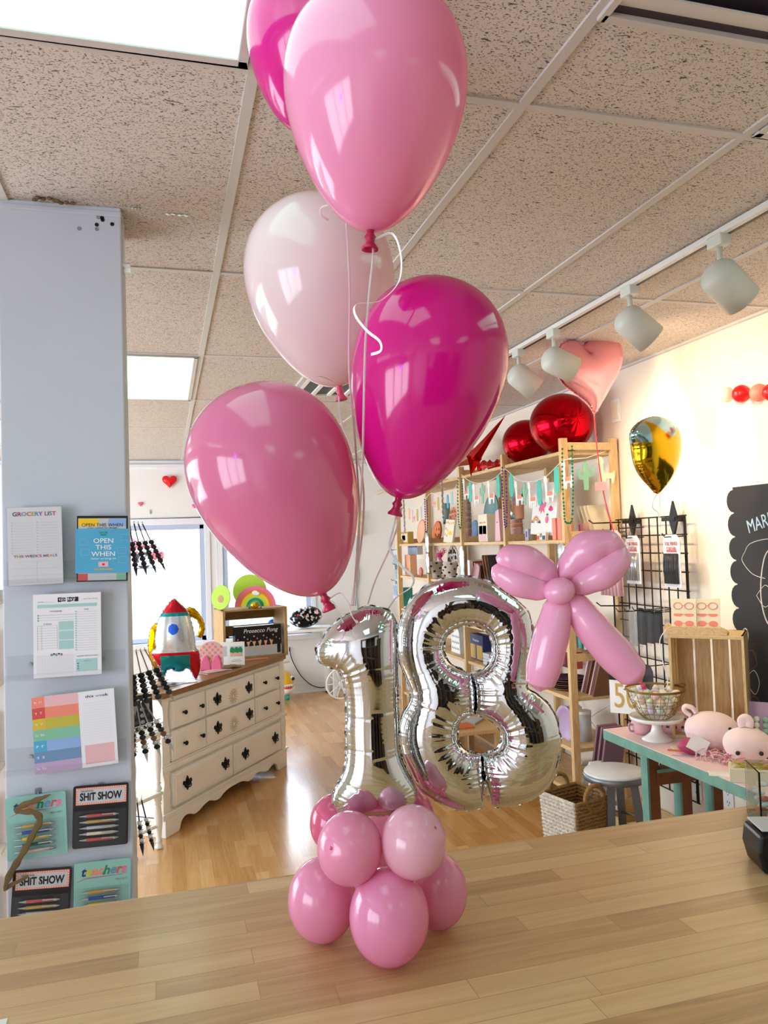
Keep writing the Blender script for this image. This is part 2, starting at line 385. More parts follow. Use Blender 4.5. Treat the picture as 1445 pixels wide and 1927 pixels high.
FONTS = {}
def text(body, size, m, parent, x, z, y=0., name='lettering', w=None, h=None, colors=None, align='CENTER', shear=0., bold=0., rz=0., ext=.0004, frame=None, lead=1.):
    """letters standing in the XZ plane of the parent, read from -Y"""
    cu = bpy.data.curves.new('t', 'FONT'); cu.body = body; cu.size = size; cu.align_x = align; cu.align_y = 'CENTER'
    cu.extrude = ext; cu.shear = shear; cu.offset = bold*.45; cu.space_line = lead; cu.resolution_u = 3
    mats = [m] if not colors else list(dict.fromkeys(colors))
    for q in mats: cu.materials.append(MATS[q])
    if colors:
        k = 0
        for i, ch in enumerate(body):
            if ch in ' \n': continue
            cu.body_format[i].material_index = mats.index(colors[k % len(colors)]); k += 1
    to = bpy.data.objects.new('t', cu); COL.objects.link(to)
    dg = bpy.context.evaluated_depsgraph_get(); me = bpy.data.meshes.new_from_object(to.evaluated_get(dg))
    bpy.data.objects.remove(to); bpy.data.curves.remove(cu)
    me.name = name
    xs = [v.co.x for v in me.vertices]; ys = [v.co.y for v in me.vertices]
    sx = (w/(max(xs)-min(xs))) if w else 1.; sy = (h/(max(ys)-min(ys))) if h else sx if w else 1.
    M4 = Matrix.Translation((x, y, z)) @ Matrix.Rotation(rz, 4, 'Y') @ Matrix.Rotation(pi/2, 4, 'X') @ Matrix.Diagonal((sx, sy, 1, 1))
    if w and align == 'CENTER': M4 = M4 @ Matrix.Translation((-(max(xs)+min(xs))/2, -(max(ys)+min(ys))/2, 0))
    if frame is not None: M4 = frame @ M4
    me.transform(M4)
    o = bpy.data.objects.new(name, me); COL.objects.link(o); o.parent = parent
    return o

# ================================================================== ROOM SHELL
b = MB(); b.bx(XL, XR, YN, YB, -.05, 0, 'floor_laminate'); b.build('floor', kind='structure')
b = MB(); b.bx(XL-.1, XR+.1, YN-.1, YB+.1, ZC, ZC+.08, 'fissured_tile'); b.build('ceiling', kind='structure')
b = MB()
k = -6
while GX+.61*k < XR-.03:
    x = GX+.61*k
    if x > XL+.03: b.bx(x-.0125, x+.0125, YN, YB, ZC-.006, ZC+.001, 'grid_white')
    k += 1
for j in range(-3, 6):
    y = GY+1.22*j
    b.bx(XL, XR, y-.0125, y+.0125, ZC-.005, ZC+.001, 'grid_white')
b.build('trim_1', kind='structure')                    # the T-bar grid
b = MB(); b.bx(XL, XR, YB-.02, YB, ZC-.045, ZC-.006, 'trim_white'); b.bx(XL, XR, YB-.05, YB, ZC-.075, ZC-.05, 'trim_white')
b.bx(XR-.02, XR, YN, YB, ZC-.012, ZC, 'grid_white'); b.build('trim_2', kind='structure')
b = MB(); b.bx(XR, XR+.12, YN, YB, 0, ZC, 'wall_cream'); b.build('wall_right', kind='structure')
def wall_holes(name, axis, c0, c1, a0, a1, holes, m):
    """wall slab with rectangular openings; axis 'x': spans X, thickness in Y"""
    b = MB()
    def put(p0, p1, z0, z1):
        if p1-p0 < 1e-4 or z1-z0 < 1e-4: return
        if axis == 'x': b.bx(p0, p1, c0, c1, z0, z1, m)
        else: b.bx(c0, c1, p0, p1, z0, z1, m)
    p = a0
    for h0, h1, z0, z1 in sorted(holes):
        put(p, h0, 0, ZC); put(h0, h1, 0, z0); put(h0, h1, z1, ZC); p = h1
    put(p, a1, 0, ZC)
    b.build(name, kind='structure')
WZ0, WZ1 = .67, 1.955
wall_holes('wall_back', 'x', YB, YB+.12, XL, XR, [(-1.30, .42, WZ0, WZ1), (.615, 1.60, WZ0, WZ1)], 'wall_white')
wall_holes('wall_left', 'y', XL-.12, XL, YN, YB, [(-2.5, .6, .55, 2.25), (2.8, 8.0, .55, 2.25)], 'wall_white')
wall_holes('wall_near', 'x', YN-.12, YN, XL, XR, [], 'wall_white')
def window(n, x0, x1, z0, z1):
    e = MB(); y0, y1 = YB-.03, YB+.10; w = .055
    for a in ((x0, x0+w, z0, z1), (x1-w, x1, z0, z1), (x0, x1, z0, z0+w), (x0, x1, z1-w, z1)):
        e.bx(a[0], a[1], YB+.0, y1, a[2], a[3], 'frame_sky_tint')
    o = e.build('window_%d' % n, kind='structure', bev=.006)
    g = MB(); g.bx(x0+w, x1-w, YB+.06, YB+.066, z0+w, z1-w, 'glass'); g.build('pane', o)
    c = MB()
    for a in ((x0-.06, x0, z0-.06, z1+.075), (x1, x1+.06, z0-.06, z1+.075), (x0-.06, x1+.06, z1, z1+.075)):
        c.bx(a[0], a[1], YB-.018, YB+.001, a[2], a[3], 'trim_white')
    c.bx(x0-.08, x1+.08, YB-.07, YB+.001, z0-.055, z0, 'trim_white'); c.build('window_frame', o, bev=.005)
window(1, -1.30, .42, WZ0, WZ1); window(2, .615, 1.60, WZ0, WZ1)
def unseen_window(n, axis, c, a0, a1, z0, z1):
    e = MB()
    for t in (a0, (2*a0+a1)/3, (a0+2*a1)/3, a1-.06):
        if axis == 'y': e.bx(c-.1, c-.02, t, t+.06, z0, z1, 'frame_sky_tint')
        else: e.bx(t, t+.06, c-.1, c-.02, .4, 2.3, 'frame_sky_tint')
    e.build('window_%d' % n, kind='structure')
unseen_window(3, 'y', XL, -2.5, .6, .55, 2.25); unseen_window(4, 'y', XL, 2.8, 8.0, .55, 2.25)  # near left opening is unseen, added as daylight fill for the foreground
b = MB(); b.bx(XL, XR, YB-.014, YB, 0, .11, 'trim_white'); b.build('baseboard_back', kind='structure')
b = MB(); b.bx(XR-.014, XR, YN, YB, 0, .10, 'trim_white'); b.build('baseboard_right', kind='structure')
# pillar with the stationery
PY = 2.303; PX0, PX1 = -.428, -.104
b = MB(); b.bx(PX0, PX1, PY, PY+.24, 0, ZC, 'pillar_white'); b.bx(PX0-.002, PX1+.002, PY-.004, PY+.242, ZC-.03, ZC-.012, 'pillar_white')
b.build('wall_pillar', kind='structure', bev=.004)

# ---- lamps and vents let into the ceiling
def ceiling_light(x0, y0, label):
    t = thing('ceiling_light', label, 'light', (x0+.305, y0+.61, ZC), group='fluorescent panels in the ceiling grid')
    b = MB()
    for a in ((-.29, -.268, -.595, .595), (.268, .29, -.595, .595), (-.29, .29, -.595, -.573), (-.29, .29, .573, .595)):
        b.bx(a[0], a[1], a[2], a[3], -.012, -.001, 'grid_white')
    b.build('frame', t, bev=.003)
    b = MB(); b.bx(-.268, .268, -.573, .573, -.008, -.003, 'diffuser'); b.build('diffuser', t)
def diffuser_mat():
    m = mat('diffuser', '#dff5ee', .3, emit='#a8f8e4', es=PANEL); L = m.node_tree.links
    tc = nn(m, 'ShaderNodeTexCoord'); mp = nn(m, 'ShaderNodeMapping'); mp.inputs['Rotation'].default_value = (0, 0, radians(45))
    mp.inputs['Scale'].default_value = (115, 115, 115); L.new(tc.outputs['Object'], mp.inputs[0])
    ck = nn(m, 'ShaderNodeTexChecker'); ck.inputs['Scale'].default_value = 1; L.new(mp.outputs[0], ck.inputs['Vector'])
    ck.inputs['Color1'].default_value = lin('#b4f6e6'); ck.inputs['Color2'].default_value = lin('#8fd8c6')
    L.new(ck.outputs['Color'], m.node_tree.nodes['Principled BSDF'].inputs['Emission Color'])
diffuser_mat()
ceiling_light(GX-.61, GY-1.22, 'large glowing fluorescent ceiling panel at the top left of the photo')
ceiling_light(GX-.61, GY+2.44, 'small glowing fluorescent ceiling panel just right of the pillar')
ceiling_light(GX+1.22, GY-1.22, 'glowing ceiling panel whose corner just shows at the right edge below the grey vent')
ceiling_light(GX-.61, GY-3.66, 'fluorescent ceiling panel behind the camera on the left')
ceiling_light(GX+1.22, GY-3.66, 'fluorescent ceiling panel behind the camera on the right')
ceiling_light(GX-3.05, GY-1.22, 'unseen fluorescent ceiling panel added for light far to the left of the pillar')  # this panel and those below are unseen, added to brighten the deep room
ceiling_light(GX-3.05, GY+2.44, 'unseen fluorescent ceiling panel added for light in the room beyond the pillar on the left')
for k_, y_ in enumerate((3.66, 6.10)): ceiling_light(GX-1.83, y_, ('nearer', 'farther')[k_]+' fluorescent ceiling panel added for light, hidden behind the pillar')  # out of view, added to light the back wall and ceiling
t = thing('ceiling_vent', 'large grey louvred ceiling vent in the top right corner', 'vent', (GX+.61, GY-.915, ZC))
b = MB(); b.bx(.0125, .5975, .0, .6, -.004, -.001, 'm_dark')
b.build('backing', t)
b = MB()
for i in range(5): b.box((.305, .06+i*.12, -.012), (.58, .085, .004), 'grid_white', Matrix.Rotation(radians(22), 3, 'X'))
b.build('louvre', t)
b = MB(); b.bx(.0125, .5975, .585, .603, -.014, 0, 'grid_white'); b.bx(.0125, .5975, -.003, .015, -.014, 0, 'grid_white'); b.bx(.005, .02, -.003, .603, -.014, 0, 'grid_white'); b.bx(.59, .605, -.003, .603, -.014, 0, 'grid_white'); b.build('frame', t)
t = thing('ceiling_vent', 'ceiling vent with white slats over a dark opening, just above the pink balloon', 'vent', (GX+.61, GY+2.76, ZC))
b = MB(); b.bx(.0125, .5975, .0, .62, -.003, -.001, 'm_dark'); b.build('backing', t)
b = MB()
for i in range(6): b.bx(.02+i*.107, .045+i*.107, .02, .60, -.016, -.004, 'white')
b.build('slat', t); b = MB()
for a in ((.0, .6, -.01, .02), (.0, .6, .60, .63), (-.01, .02, 0, .62), (.585, .61, 0, .62)): b.bx(*a, -.014, -.001, 'grid_white')
b.build('frame', t)
t = thing('ceiling_vent', 'small square ceiling vent beside the left edge of the pink balloon', 'vent', (.22, 7.15, ZC))
b = MB(); b.bx(0, .36, 0, .42, -.004, -.001, 'm_dark'); b.build('backing', t)
b = MB()
for i in range(4): b.bx(.0, .36, .03+i*.1, .075+i*.1, -.014, -.004, 'steel')
b.build('slat', t)

# ---- the street outside
b = MB(); b.add([(-14, YB+.6, -.3), (14, YB+.6, -.3), (14, YB+9, 1.15), (-14, YB+9, 1.15)], [(0, 1, 2, 3)], 'grass')
b.bx(-14, 14, YB+9, YB+17, 1.0, 1.15, 'asphalt'); tag(b.build('grass_bank', kind='structure'), 'sunlit grass bank outside the windows', 'grass', kind='structure')
t = thing('guard_rail', 'pale guard rail at the top of the grass bank outside the window', 'railing', (0, YB+9.3, 1.15))
b = MB(); b.bx(-9, 9, -.04, 0, .5, .58, 'white'); b.bx(-9, 9, -.04, 0, .2, .28, 'white'); b.build('rail', t)
for i in range(10): q = MB(); q.bx(-8+i*1.8, -7.9+i*1.8, -.02, .06, 0, .6, 'white'); q.build('post', t)
t = thing('parked_car', 'red car parked beyond the guard rail outside the window', 'car', (-1.6, YB+15.2, 1.15)); t.scale = (.75, .75, .75)
b = MB(); b.prism([(-2, .35), (-2.05, .7), (-1.8, .85), (-1.1, .92), (-.6, 1.35), (.7, 1.38), (1.3, .95), (1.95, .85), (2.1, .6), (2.05, .35)], 0, 1.7, 'car_red'); b.build('body', t, bev=.06)
b = MB(); b.prism([(-.95, .95), (-.52, 1.3), (.62, 1.32), (1.1, .95)], -.01, 1.71, 'p_slate'); b.build('window', t)
for x in (-1.3, 1.3): q = MB(); q.cyl((x, -.02, .34), (x, .2, .34), .34, 'tyre', n=24); q.cyl((x, -.03, .34), (x, -.02, .34), .2, 'steel', n=20); q.build('wheel', t)

# ---- behind the camera: rack and door added for dark bands mirrored in the foil
t = thing('reflection_rack', 'unseen tall dark wooden rack added behind the counter for dark bands in the foil numbers', 'rack', (.35, -1.9, 0))
b = MB()
for x in (-1.0, -.5, .0, .5, 1.0): b.bx(x-.03, x+.03, -.2, .2, 0, 2.2, 'dark_wood')
b.build('upright', t); b = MB()
for z in (.1, .6, 1.1, 1.6, 2.15): b.bx(-1.03, 1.03, -.2, .2, z, z+.03, 'dark_wood')
b.bx(-.5, .5, -.2, -.19, 0, 2.2, 'satin_black')
b.bx(-1.0, -.5, -.2, -.19, 0, 1.6, 'dark_wood'); b.bx(.5, 1.0, -.2, -.19, 0, 1.6, 'dark_wood'); b.build('shelf', t)
o = MB(); o.bx(1.45, 2.35, YN-.01, YN+.05, 0, 2.1, 'dark_wood'); o = o.build('reflection_door_1', kind='structure')  # unseen door, added to darken the foil reflections
t = thing('purple_lamp', 'small purple glowing lamp, seen as violet glints on the balloons', 'lamp', (-1.25, .1, 2.05))
P('purple_glow', '#9a30ff', .4, emit='#9a20ff', es=30.)
b = MB(); b.ball((0, 0, 0), .055, 'purple_glow'); b.build('bulb', t); b = MB(); b.cyl((0, 0, .05), (0, 0, ZC-2.05), .012, 'black'); b.build('stem', t)

# ================================================================== COUNTER
b = MB(); b.bx(-1.6, 2.3, -.35, 1.62, .96, 1.0, 'counter_laminate')
cobj = b.build('shop_counter', bev=.003); tag(cobj, 'long wood-grain laminate shop counter filling the foreground', 'counter')
b = MB(); b.bx(-1.55, 2.25, 1.50, 1.53, 0, .96, 'white'); b.bx(-1.55, 2.25, -.3, -.27, .0, .96, 'white'); b.build('body', cobj)

# ================================================================== TRACK WITH SPOTS
t = thing('ceiling_track', 'long white lighting track fixed along the ceiling on the right', 'light track', (TRX, 0, ZC))
b = MB(); b.bx(-.018, .018, .5, 6.6, -.026, -.006, 'rail_white'); b.build('rail', t, bev=.002)
b = MB(); b.bx(.006, .0185, .5, 6.6, -.0275, -.012, 'black'); b.build('groove', t)
heads = [((1352, 440), (1352, 535), 'nearest and largest white cylinder spotlight on the ceiling track'),
         ((1184, 538), (1187, 613), 'second nearest white cylinder spotlight on the ceiling track'),
         ((1041, 619), (1042, 683), 'white cylinder spotlight overlapping the pink heart balloon'),
         ((975, 655), (978, 713), 'farthest white cylinder spotlight, its left side behind the magenta balloon')]
hd = [Vector(v).normalized() for v in ((.70, .05, -.55), (.72, -.10, -.62), (.82, -.05, -.36), (.70, -.1, -.6))]
for (tp, cc, lab), d, pw in zip(heads, hd, (.42, .6, 1.1, 1.3)):
    P0 = atX(*tp, TRX); P0.z = ZC-.03; y = P0.y
    t = thing('track_spotlight', lab, 'spotlight', (TRX, y, ZC-.026), group='white spotlights on the ceiling track')
    cz_ = atX(*cc, TRX).z - t.location.z
    b = MB(); b.bx(-.022, .022, -.035, .035, -.034, .006, 'lamp_white'); b.build('adapter', t, bev=.005)
    b = MB(); b.cyl((0, 0, -.03), (0, 0, -.115), .0095, 'lamp_white'); b.ball((0, 0, -.125), .017, 'lamp_white'); b.build('stem', t)
    R = d.to_track_quat('Z', 'Y').to_matrix()
    c = Vector((0.02, 0, cz_))
    b = MB(); r = .062; L_ = .165
    prof = [(0.001, -L_*.5)] + [(r*sin(a), -L_*.5+r*.75*(1-cos(a))) for a in [pi/2*i/7 for i in range(1, 8)]] + [(r*1.01, L_*.5), (r*.94, L_*.5), (r*.90, L_*.2), (.001, L_*.15)]
    b.lathe(prof, 'lamp_white', 36, c, R)
    b.build('shade', t)
    P('lamp_glow', '#fff0d0', .4, emit='#ffdca8', es=12.)
    b = MB(); b.lathe([(.001, .016), (.03, .02), (.048, .036), (.001, .04)], 'lamp_glow', 24, c, R); b.build('bulb', t)
    l = bpy.data.lights.new('spot', 'SPOT'); l.energy = SPOT_W*pw; l.color = (1, .78, .50); l.spot_size = radians(125); l.spot_blend = .8; l.shadow_soft_size = .04
    lo = bpy.data.objects.new('spot_light', l); COL.objects.link(lo); lo.location = t.location + c + d*(L_*.5+.01)
    lo.rotation_euler = (-d).to_track_quat('Z', 'Y').to_euler()

# ================================================================== BALLOON ARRANGEMENT ON THE COUNTER
def teardrop(top, bot, width, d0, d1, lm, km, label, name='latex_balloon', kk=.27, group='tall latex balloons of the bouquet', ysq=1.):
    """pixel ends top/bottom of the rubber, its width, camera depths of both ends"""
    A = atD(*top, d0); B = atD(*bot, d1); ax = (A-B); Lg = ax.length; ax.normalize()
    t = thing(name, label, 'balloon', B, group=group)
    R_ = width*(d0+d1)/2/FPX/2
    R = ax.to_track_quat('Z', 'Y').to_matrix()
    prof = []; N = 46
    nrm = max(sin(a)*(1+kk*cos(a)) for a in [pi*i/200 for i in range(201)])
    for i in range(N+1):
        a = pi*i/N
        r = R_*sin(a)*(1+kk*cos(a))/nrm
        prof.append((max(r, .0035 if i == N else 1e-5), Lg*(.5+.5*cos(a))))
    b = MB(); b.lathe(prof, lm, 64, R=R, sm=True); b.build('rubber', t)
    b = MB(); q = Lg/.4
    b.lathe([(.010, .012), (.0065, .002), (.0055, -.004), (.009, -.010), (.0062, -.014), (.0075, -.019), (.013, -.026), (.0125, -.029), (.006, -.026), (.001, -.02)], km, 20, R=R)
    b.build('knot', t)
    return t
teardrop((612, -45), (572, 250), 262, 1.39, 1.39, 'latex_magenta', 'knot_red', 'deep magenta latex balloon at the top, mostly hidden behind the big pink one')
teardrop((713, -18), (697, 434), 345, 1.14, 1.14, 'latex_pink', 'knot_red', 'biggest pink latex balloon at the top centre of the bouquet')
teardrop((575, 372), (638, 727), 280, 1.56, 1.56, 'latex_blush', 'knot_pink', 'pale blush almost white latex balloon with a red knot', kk=.20)
teardrop((845, 527), (750, 938), 290, 1.27, 1.27, 'latex_magenta', 'knot_red', 'deep magenta latex balloon right of centre, curly ribbon over its top', kk=.26)
teardrop((445, 732), (608, 1118), 308, 1.27, 1.27, 'latex_rose', 'knot_red', 'dusky pink latex balloon leaning left, lowest of the tall ones', kk=.24)

def ribbon(pts, label, m='ribbon', w=.0018, name='curling_ribbon', group='ribbons of the balloon bouquet', k=10, cat='ribbon', flat=.12):
    Q = spline([atD(*p) for p in pts], k)
    t = MB(); t.tube(Q, w, m, n=8, flat=flat, side=(1, .2, 0)); o = t.build(name); tag(o, label, cat, group); return o
ribbon([(700, 452, 1.14), (702, 480, 1.14), (694, 560, 1.13), (687, 660, 1.12), (684, 790, 1.14), (681, 900, 1.22), (672, 1040, 1.31), (664, 1140, 1.34)], 'straight pale ribbon running from the biggest pink balloon down over the magenta one')
ribbon([(650, 395, 1.30), (655, 470, 1.30), (658, 560, 1.31), (657, 700, 1.32), (668, 830, 1.29), (676, 960, 1.31), (674, 1060, 1.33), (668, 1140, 1.345)], 'thin ribbon hanging straight in front of the blush balloon')
ribbon([(650, 396, 1.30), (630, 386, 1.29), (606, 390, 1.29), (604, 404, 1.29), (618, 414, 1.30)], 'short curl of ribbon at the top of the blush balloon')
ribbon([(704, 452, 1.14), (738, 440, 1.14), (754, 480, 1.14), (750, 530, 1.13), (715, 566, 1.12), (672, 572, 1.12), (668, 592, 1.11), (690, 622, 1.11), (714, 642, 1.10), (716, 660, 1.10), (698, 667, 1.11)], 'springy white curl of ribbon hooked over the magenta balloon', 'ribbon_white', .0024)
ribbon([(637, 745, 1.52), (640, 780, 1.51), (648, 815, 1.48), (668, 850, 1.40), (684, 920, 1.34), (680, 1020, 1.34), (660, 1140, 1.35)], 'white ribbon tied under the knot of the blush balloon')
ribbon([(632, 722, 1.45), (600, 708, 1.40), (572, 722, 1.38), (560, 745, 1.38)], 'fine loop of ribbon left of the blush balloon knot', 'ribbon', .0016)
ribbon([(748, 955, 1.27), (742, 985, 1.27), (733, 1030, 1.28), (752, 1062, 1.29), (776, 1084, 1.3), (774, 1104, 1.31), (745, 1125, 1.33), (728, 1150, 1.35)], 'curling ribbon swinging from the magenta balloon knot towards the foil eight', 'ribbon_white', .0022)
ribbon([(756, 955, 1.27), (748, 990, 1.28), (730, 1040, 1.3), (705, 1095, 1.33), (690, 1145, 1.35)], 'straight ribbon from the magenta balloon knot to the foil one')
ribbon([(618, 1128, 1.27), (640, 1116, 1.27), (654, 1134, 1.28), (662, 1160, 1.33)], 'bowed ribbon at the knot of the dusky pink balloon')
ribbon([(616, 1130, 1.27), (628, 1134, 1.26), (640, 1160, 1.26), (646, 1172, 1.26)], 'short loose ribbon end below the dusky pink balloon knot', 'ribbon_white')

# ---- foil numbers
def foil(name, label, cat, outline, holes, seams, depth, yaw, ox, oy, s, cell, puff, m='chrome', group=None, wr=1., skirt=.005, pinch=.55, seed=1, zoff=0., mats=None, lamp=None):
    """mylar shape: outline traced, blown up like a sealed foil bag (membrane solve), puckered along its seams"""
    rng = np.random.default_rng(seed)
    vx = Vector((cos(yaw), sin(yaw), 0)); nz = Vector((-sin(yaw)*-1, -cos(yaw), 0))
    nz = Vector((sin(yaw), -cos(yaw), 0))
    C = atD(ox+sum(p[0] for p in outline)/len(outline)/s, oy+sum(p[1] for p in outline)/len(outline)/s, depth)
    def to2(p):
        q = atP(ox+p[0]/s, oy+p[1]/s, C, nz)-C; return (q.dot(vx), q.z)
    def dense(pl, closed=True, k=5):
        return [(v.x, v.y) for v in spline([Vector((*to2(p), 0)) for p in pl], k, closed)]
    O = dense(outline); Hs = [dense(h) for h in holes]; Sm = [dense(q, False, 6) for q in seams]
    O_ = np.array(O); x0, z0 = O_.min(0)-2*cell; x1, z1 = O_.max(0)+2*cell
    nx, nz_ = int((x1-x0)/cell)+2, int((z1-z0)/cell)+2
    X, Z = np.meshgrid(x0+cell*np.arange(nx), z0+cell*np.arange(nz_), indexing='ij')
    def inside(poly, X, Z):
        p = np.array(poly); q = np.roll(p, -1, 0); c = np.zeros(X.shape, bool)
        for (ax, az), (bx_, bz) in zip(p, q):
            if az == bz: continue
            m_ = ((az > Z) != (bz > Z)) & (X < (bx_-ax)*(Z-az)/(bz-az)+ax); c ^= m_
        return c
    ins = inside(O, X, Z)
    for h in Hs: ins &= ~inside(h, X, Z)
    def segd(poly, closed, X, Z):
        p = np.array(poly); n = len(p)
        best = np.full(X.shape, 9.); bx2 = X.copy(); bz2 = Z.copy(); par = np.zeros(X.shape); acc = 0.
        for i in range(n if closed else n-1):
            a, c = p[i], p[(i+1) % n]; d = c-a; L2 = (d*d).sum()+1e-12
            t = np.clip(((X-a[0])*d[0]+(Z-a[1])*d[1])/L2, 0, 1); qx, qz = a[0]+t*d[0], a[1]+t*d[1]
            dd = np.hypot(X-qx, Z-qz); m_ = dd < best
            best[m_] = dd[m_]; bx2[m_] = qx[m_]; bz2[m_] = qz[m_]; par[m_] = acc+(t*sqrt(L2))[m_]; acc += sqrt(L2)
        return best, bx2, bz2, par
    curves = [(O, True)]+[(h, True) for h in Hs]
    def curv(poly):
        p = np.array(poly); n = len(p); kk = max(2, int(.012/(np.hypot(*(p-np.roll(p, 1, 0)).T).mean()+1e-9)))
        a = p-np.roll(p, kk, 0); c = np.roll(p, -kk, 0)-p
        an = np.abs(np.arctan2(a[:, 0]*c[:, 1]-a[:, 1]*c[:, 0], (a*c).sum(1))); L_ = (np.hypot(*a.T)+np.hypot(*c.T))/2
        k_ = an/(L_+1e-9); k_ = sum(np.roll(k_, q) for q in range(-3, 4))/7
        return k_
    CU = np.zeros(X.shape); D = np.full(X.shape, 9.); BX = X.copy(); BZ = Z.copy(); PR = np.zeros(X.shape)
    for cpoly, cl in curves:
        d_, qx, qz, pr = segd(cpoly, cl, X, Z); m_ = d_ < D
        D[m_] = d_[m_]; BX[m_] = qx[m_]; BZ[m_] = qz[m_]; PR[m_] = pr[m_]
        kv = curv(cpoly); ar_ = np.r_[0, np.cumsum(np.hypot(*(np.roll(np.array(cpoly), -1, 0)-np.array(cpoly)).T))][:-1]
        CU[m_] = np.interp(pr, ar_, kv)[m_]
    SD = np.full(X.shape, 9.)
    for q in Sm:
        d_, qx, qz, pr = segd(q, False, X, Z); SD = np.minimum(SD, d_)
        m_ = d_ < D; PR[m_] = pr[m_]
    free = ins & (SD > cell*.6)
    u = np.zeros(X.shape); w = 1.9
    par_ = (np.add.outer(np.arange(nx), np.arange(nz_)) % 2).astype(bool)
    for it in range(520):
        for ph in (par_, ~par_):
            nb = (np.roll(u, 1, 0)+np.roll(u, -1, 0)+np.roll(u, 1, 1)+np.roll(u, -1, 1)+cell*cell)/4
            m_ = free & ph; u[m_] += w*(nb-u)[m_]
    Hh = puff*np.sqrt(np.maximum(2*u, 0))
    DD = np.minimum(D, SD)
    ph1 = PR*2*pi/.0088; ph2 = PR*2*pi/.0057
    wv = .6*np.sin(ph1+1.5*np.sin(PR*21))+.4*np.sin(ph2+2*np.sin(PR*13))
    fade = np.exp(-(DD/(.011+.010*np.clip(CU/25, 0, 1)))**1.5)*np.clip(DD/.004, 0, 1)
    amp = wr*(.018+.12*np.clip((CU-13)/14, 0, 1))*(.45+.55*np.sin(PR*17+seed)**2); amp = np.where(SD < D, .12*wr, amp)
    Hf = Hh*(1+amp*wv*fade)
    cre = np.exp(-(np.mod(PR+.02*np.sin(PR*9), .061)-.03)**2/.0020**2)*np.exp(-(DD/.028)**2)
    Hf = Hf*(1-.03*wr*cre)
    # snap grid points just outside onto the outline
    near = np.zeros(X.shape, bool)
    cellin = ins[:-1, :-1] | ins[1:, :-1] | ins[1:, 1:] | ins[:-1, 1:]
    fullin = ins[:-1, :-1].astype(int)+ins[1:, :-1]+ins[1:, 1:]+ins[:-1, 1:]
    use = fullin >= 2
    t = thing(name, label, cat, C+nz*zoff, group=group)
    XX, ZZ = X.copy(), Z.copy(); out = ~ins; XX[out] = BX[out]; ZZ[out] = BZ[out]
    b = MB()
    idx = -np.ones(X.shape, int); V = []; F = []
    II, JJ = np.nonzero(use)
    def vid(i, j, side):
        key = (i, j, side if ins[i, j] else 0)
        if key not in mp_:
            mp_[key] = len(V)
            h = (Hf[i, j] if ins[i, j] else 0)*side
            V.append(vx*XX[i, j]+Vector((0, 0, ZZ[i, j]))+nz*h)
        return mp_[key]
    mp_ = {}
    for i, j in zip(II.tolist(), JJ.tolist()):
        for sd in (1, -1):
            f = [vid(i, j, sd), vid(i+1, j, sd), vid(i+1, j+1, sd), vid(i, j+1, sd)]
            F.append(f if sd == 1 else f[::-1])
    me_m = m
    b.add(V, F, me_m, True)
    if mats:
        for fi, f in enumerate(b.F):
            c = sum((b.V[q] for q in f), Vector())/4
            b.MI[fi] = b.slot(mats(c.dot(vx), c.z, x0, x1, z0, z1))
    ob = b.build('foil_body', t)
    # the flat welded skirt
    for q, (cpoly, cl) in enumerate(curves):
        p = [Vector((a, c, 0)) for a, c in cpoly]; n = len(p); sk = MB(); V = []; F = []
        area = sum(p[i].x*p[(i+1) % n].y-p[(i+1) % n].x*p[i].y for i in range(n)); sg = 1 if area > 0 else -1
        if q > 0: sg = -sg
        s_ = 0.; res = []
        for i in range(n):
            a, c = p[i], p[(i+1) % n]; L_ = (c-a).length; kk = max(1, int(L_/.003))
            for e in range(kk): res.append(a.lerp(c, e/kk))
        n = len(res)
        for i in range(n):
            tg = (res[(i+1) % n]-res[i-1]); tg.normalize(); nr = Vector((tg.y, -tg.x, 0))*sg
            s_ += (res[i]-res[i-1]).length
            wob = .0006*wr*sin(s_*2*pi/.0105)+.0008*sin(s_*300); ex = skirt*(.7+.3*sin(s_*2*pi/.031)+.2*sin(s_*170))
            for qv, ww in ((res[i], 0), (res[i]+nr*ex, wob)):
                V.append(vx*qv.x+Vector((0, 0, qv.y))+nz*ww)
        for i in range(n): j = (i+1) % n; F.append((2*i, 2*i+1, 2*j+1, 2*j))
        sk.add(V, F, 'foil_seam' if m == 'chrome' else m, True); sk.build('seam', t)
    return t
ONE = [(45,500),(62,462),(110,395),(170,333),(250,290),(320,262),(400,272),(455,305),(476,350),(478,440),(480,560),(484,700),(488,850),(492,1000),(505,1080),(540,1165),(578,1240),(585,1290),(562,1345),(500,1385),(340,1400),(195,1395),(152,1362),(132,1310),(150,1245),(185,1180),(205,1090),(207,950),(205,800),(195,685),(165,612),(110,590),(62,565)]
foil('foil_number_balloon', 'chrome silver foil number one balloon standing on the pink balloon base', 'balloon', ONE, [], [], 1.33, radians(-14), 580, 1050, 2.89, .0017, .74, skirt=.003, seed=3)
EIGHT = [(870,104),(940,116),(1010,146),(1085,198),(1150,245),(1200,305),(1216,380),(1217,470),(1205,560),(1192,650),(1190,705),(1240,740),(1300,790),(1345,860),(1366,950),(1370,1050),(1352,1150),(1320,1220),(1250,1290),(1160,1332),(1060,1347),(1004,1347),(984,1290),(966,1215),(957,1235),(954,1290),(948,1350),(900,1366),(840,1372),(770,1352),(700,1322),(640,1282),(590,1230),(552,1150),(520,1080),(498,1000),(495,920),(515,850),(548,790),(560,735),(535,660),(500,570),(484,470),(493,370),(522,290),(562,222),(622,166),(700,126),(780,106)]
H1 = [(735,490),(755,425),(805,382),(870,366),(940,380),(985,420),(1002,490),(990,555),(950,605),(885,628),(815,600),(760,560)]
H2 = [(808,960),(820,905),(850,868),(905,852),(960,866),(1020,905),(1050,960),(1040,1015),(1000,1052),(940,1066),(870,1052),(825,1012)]
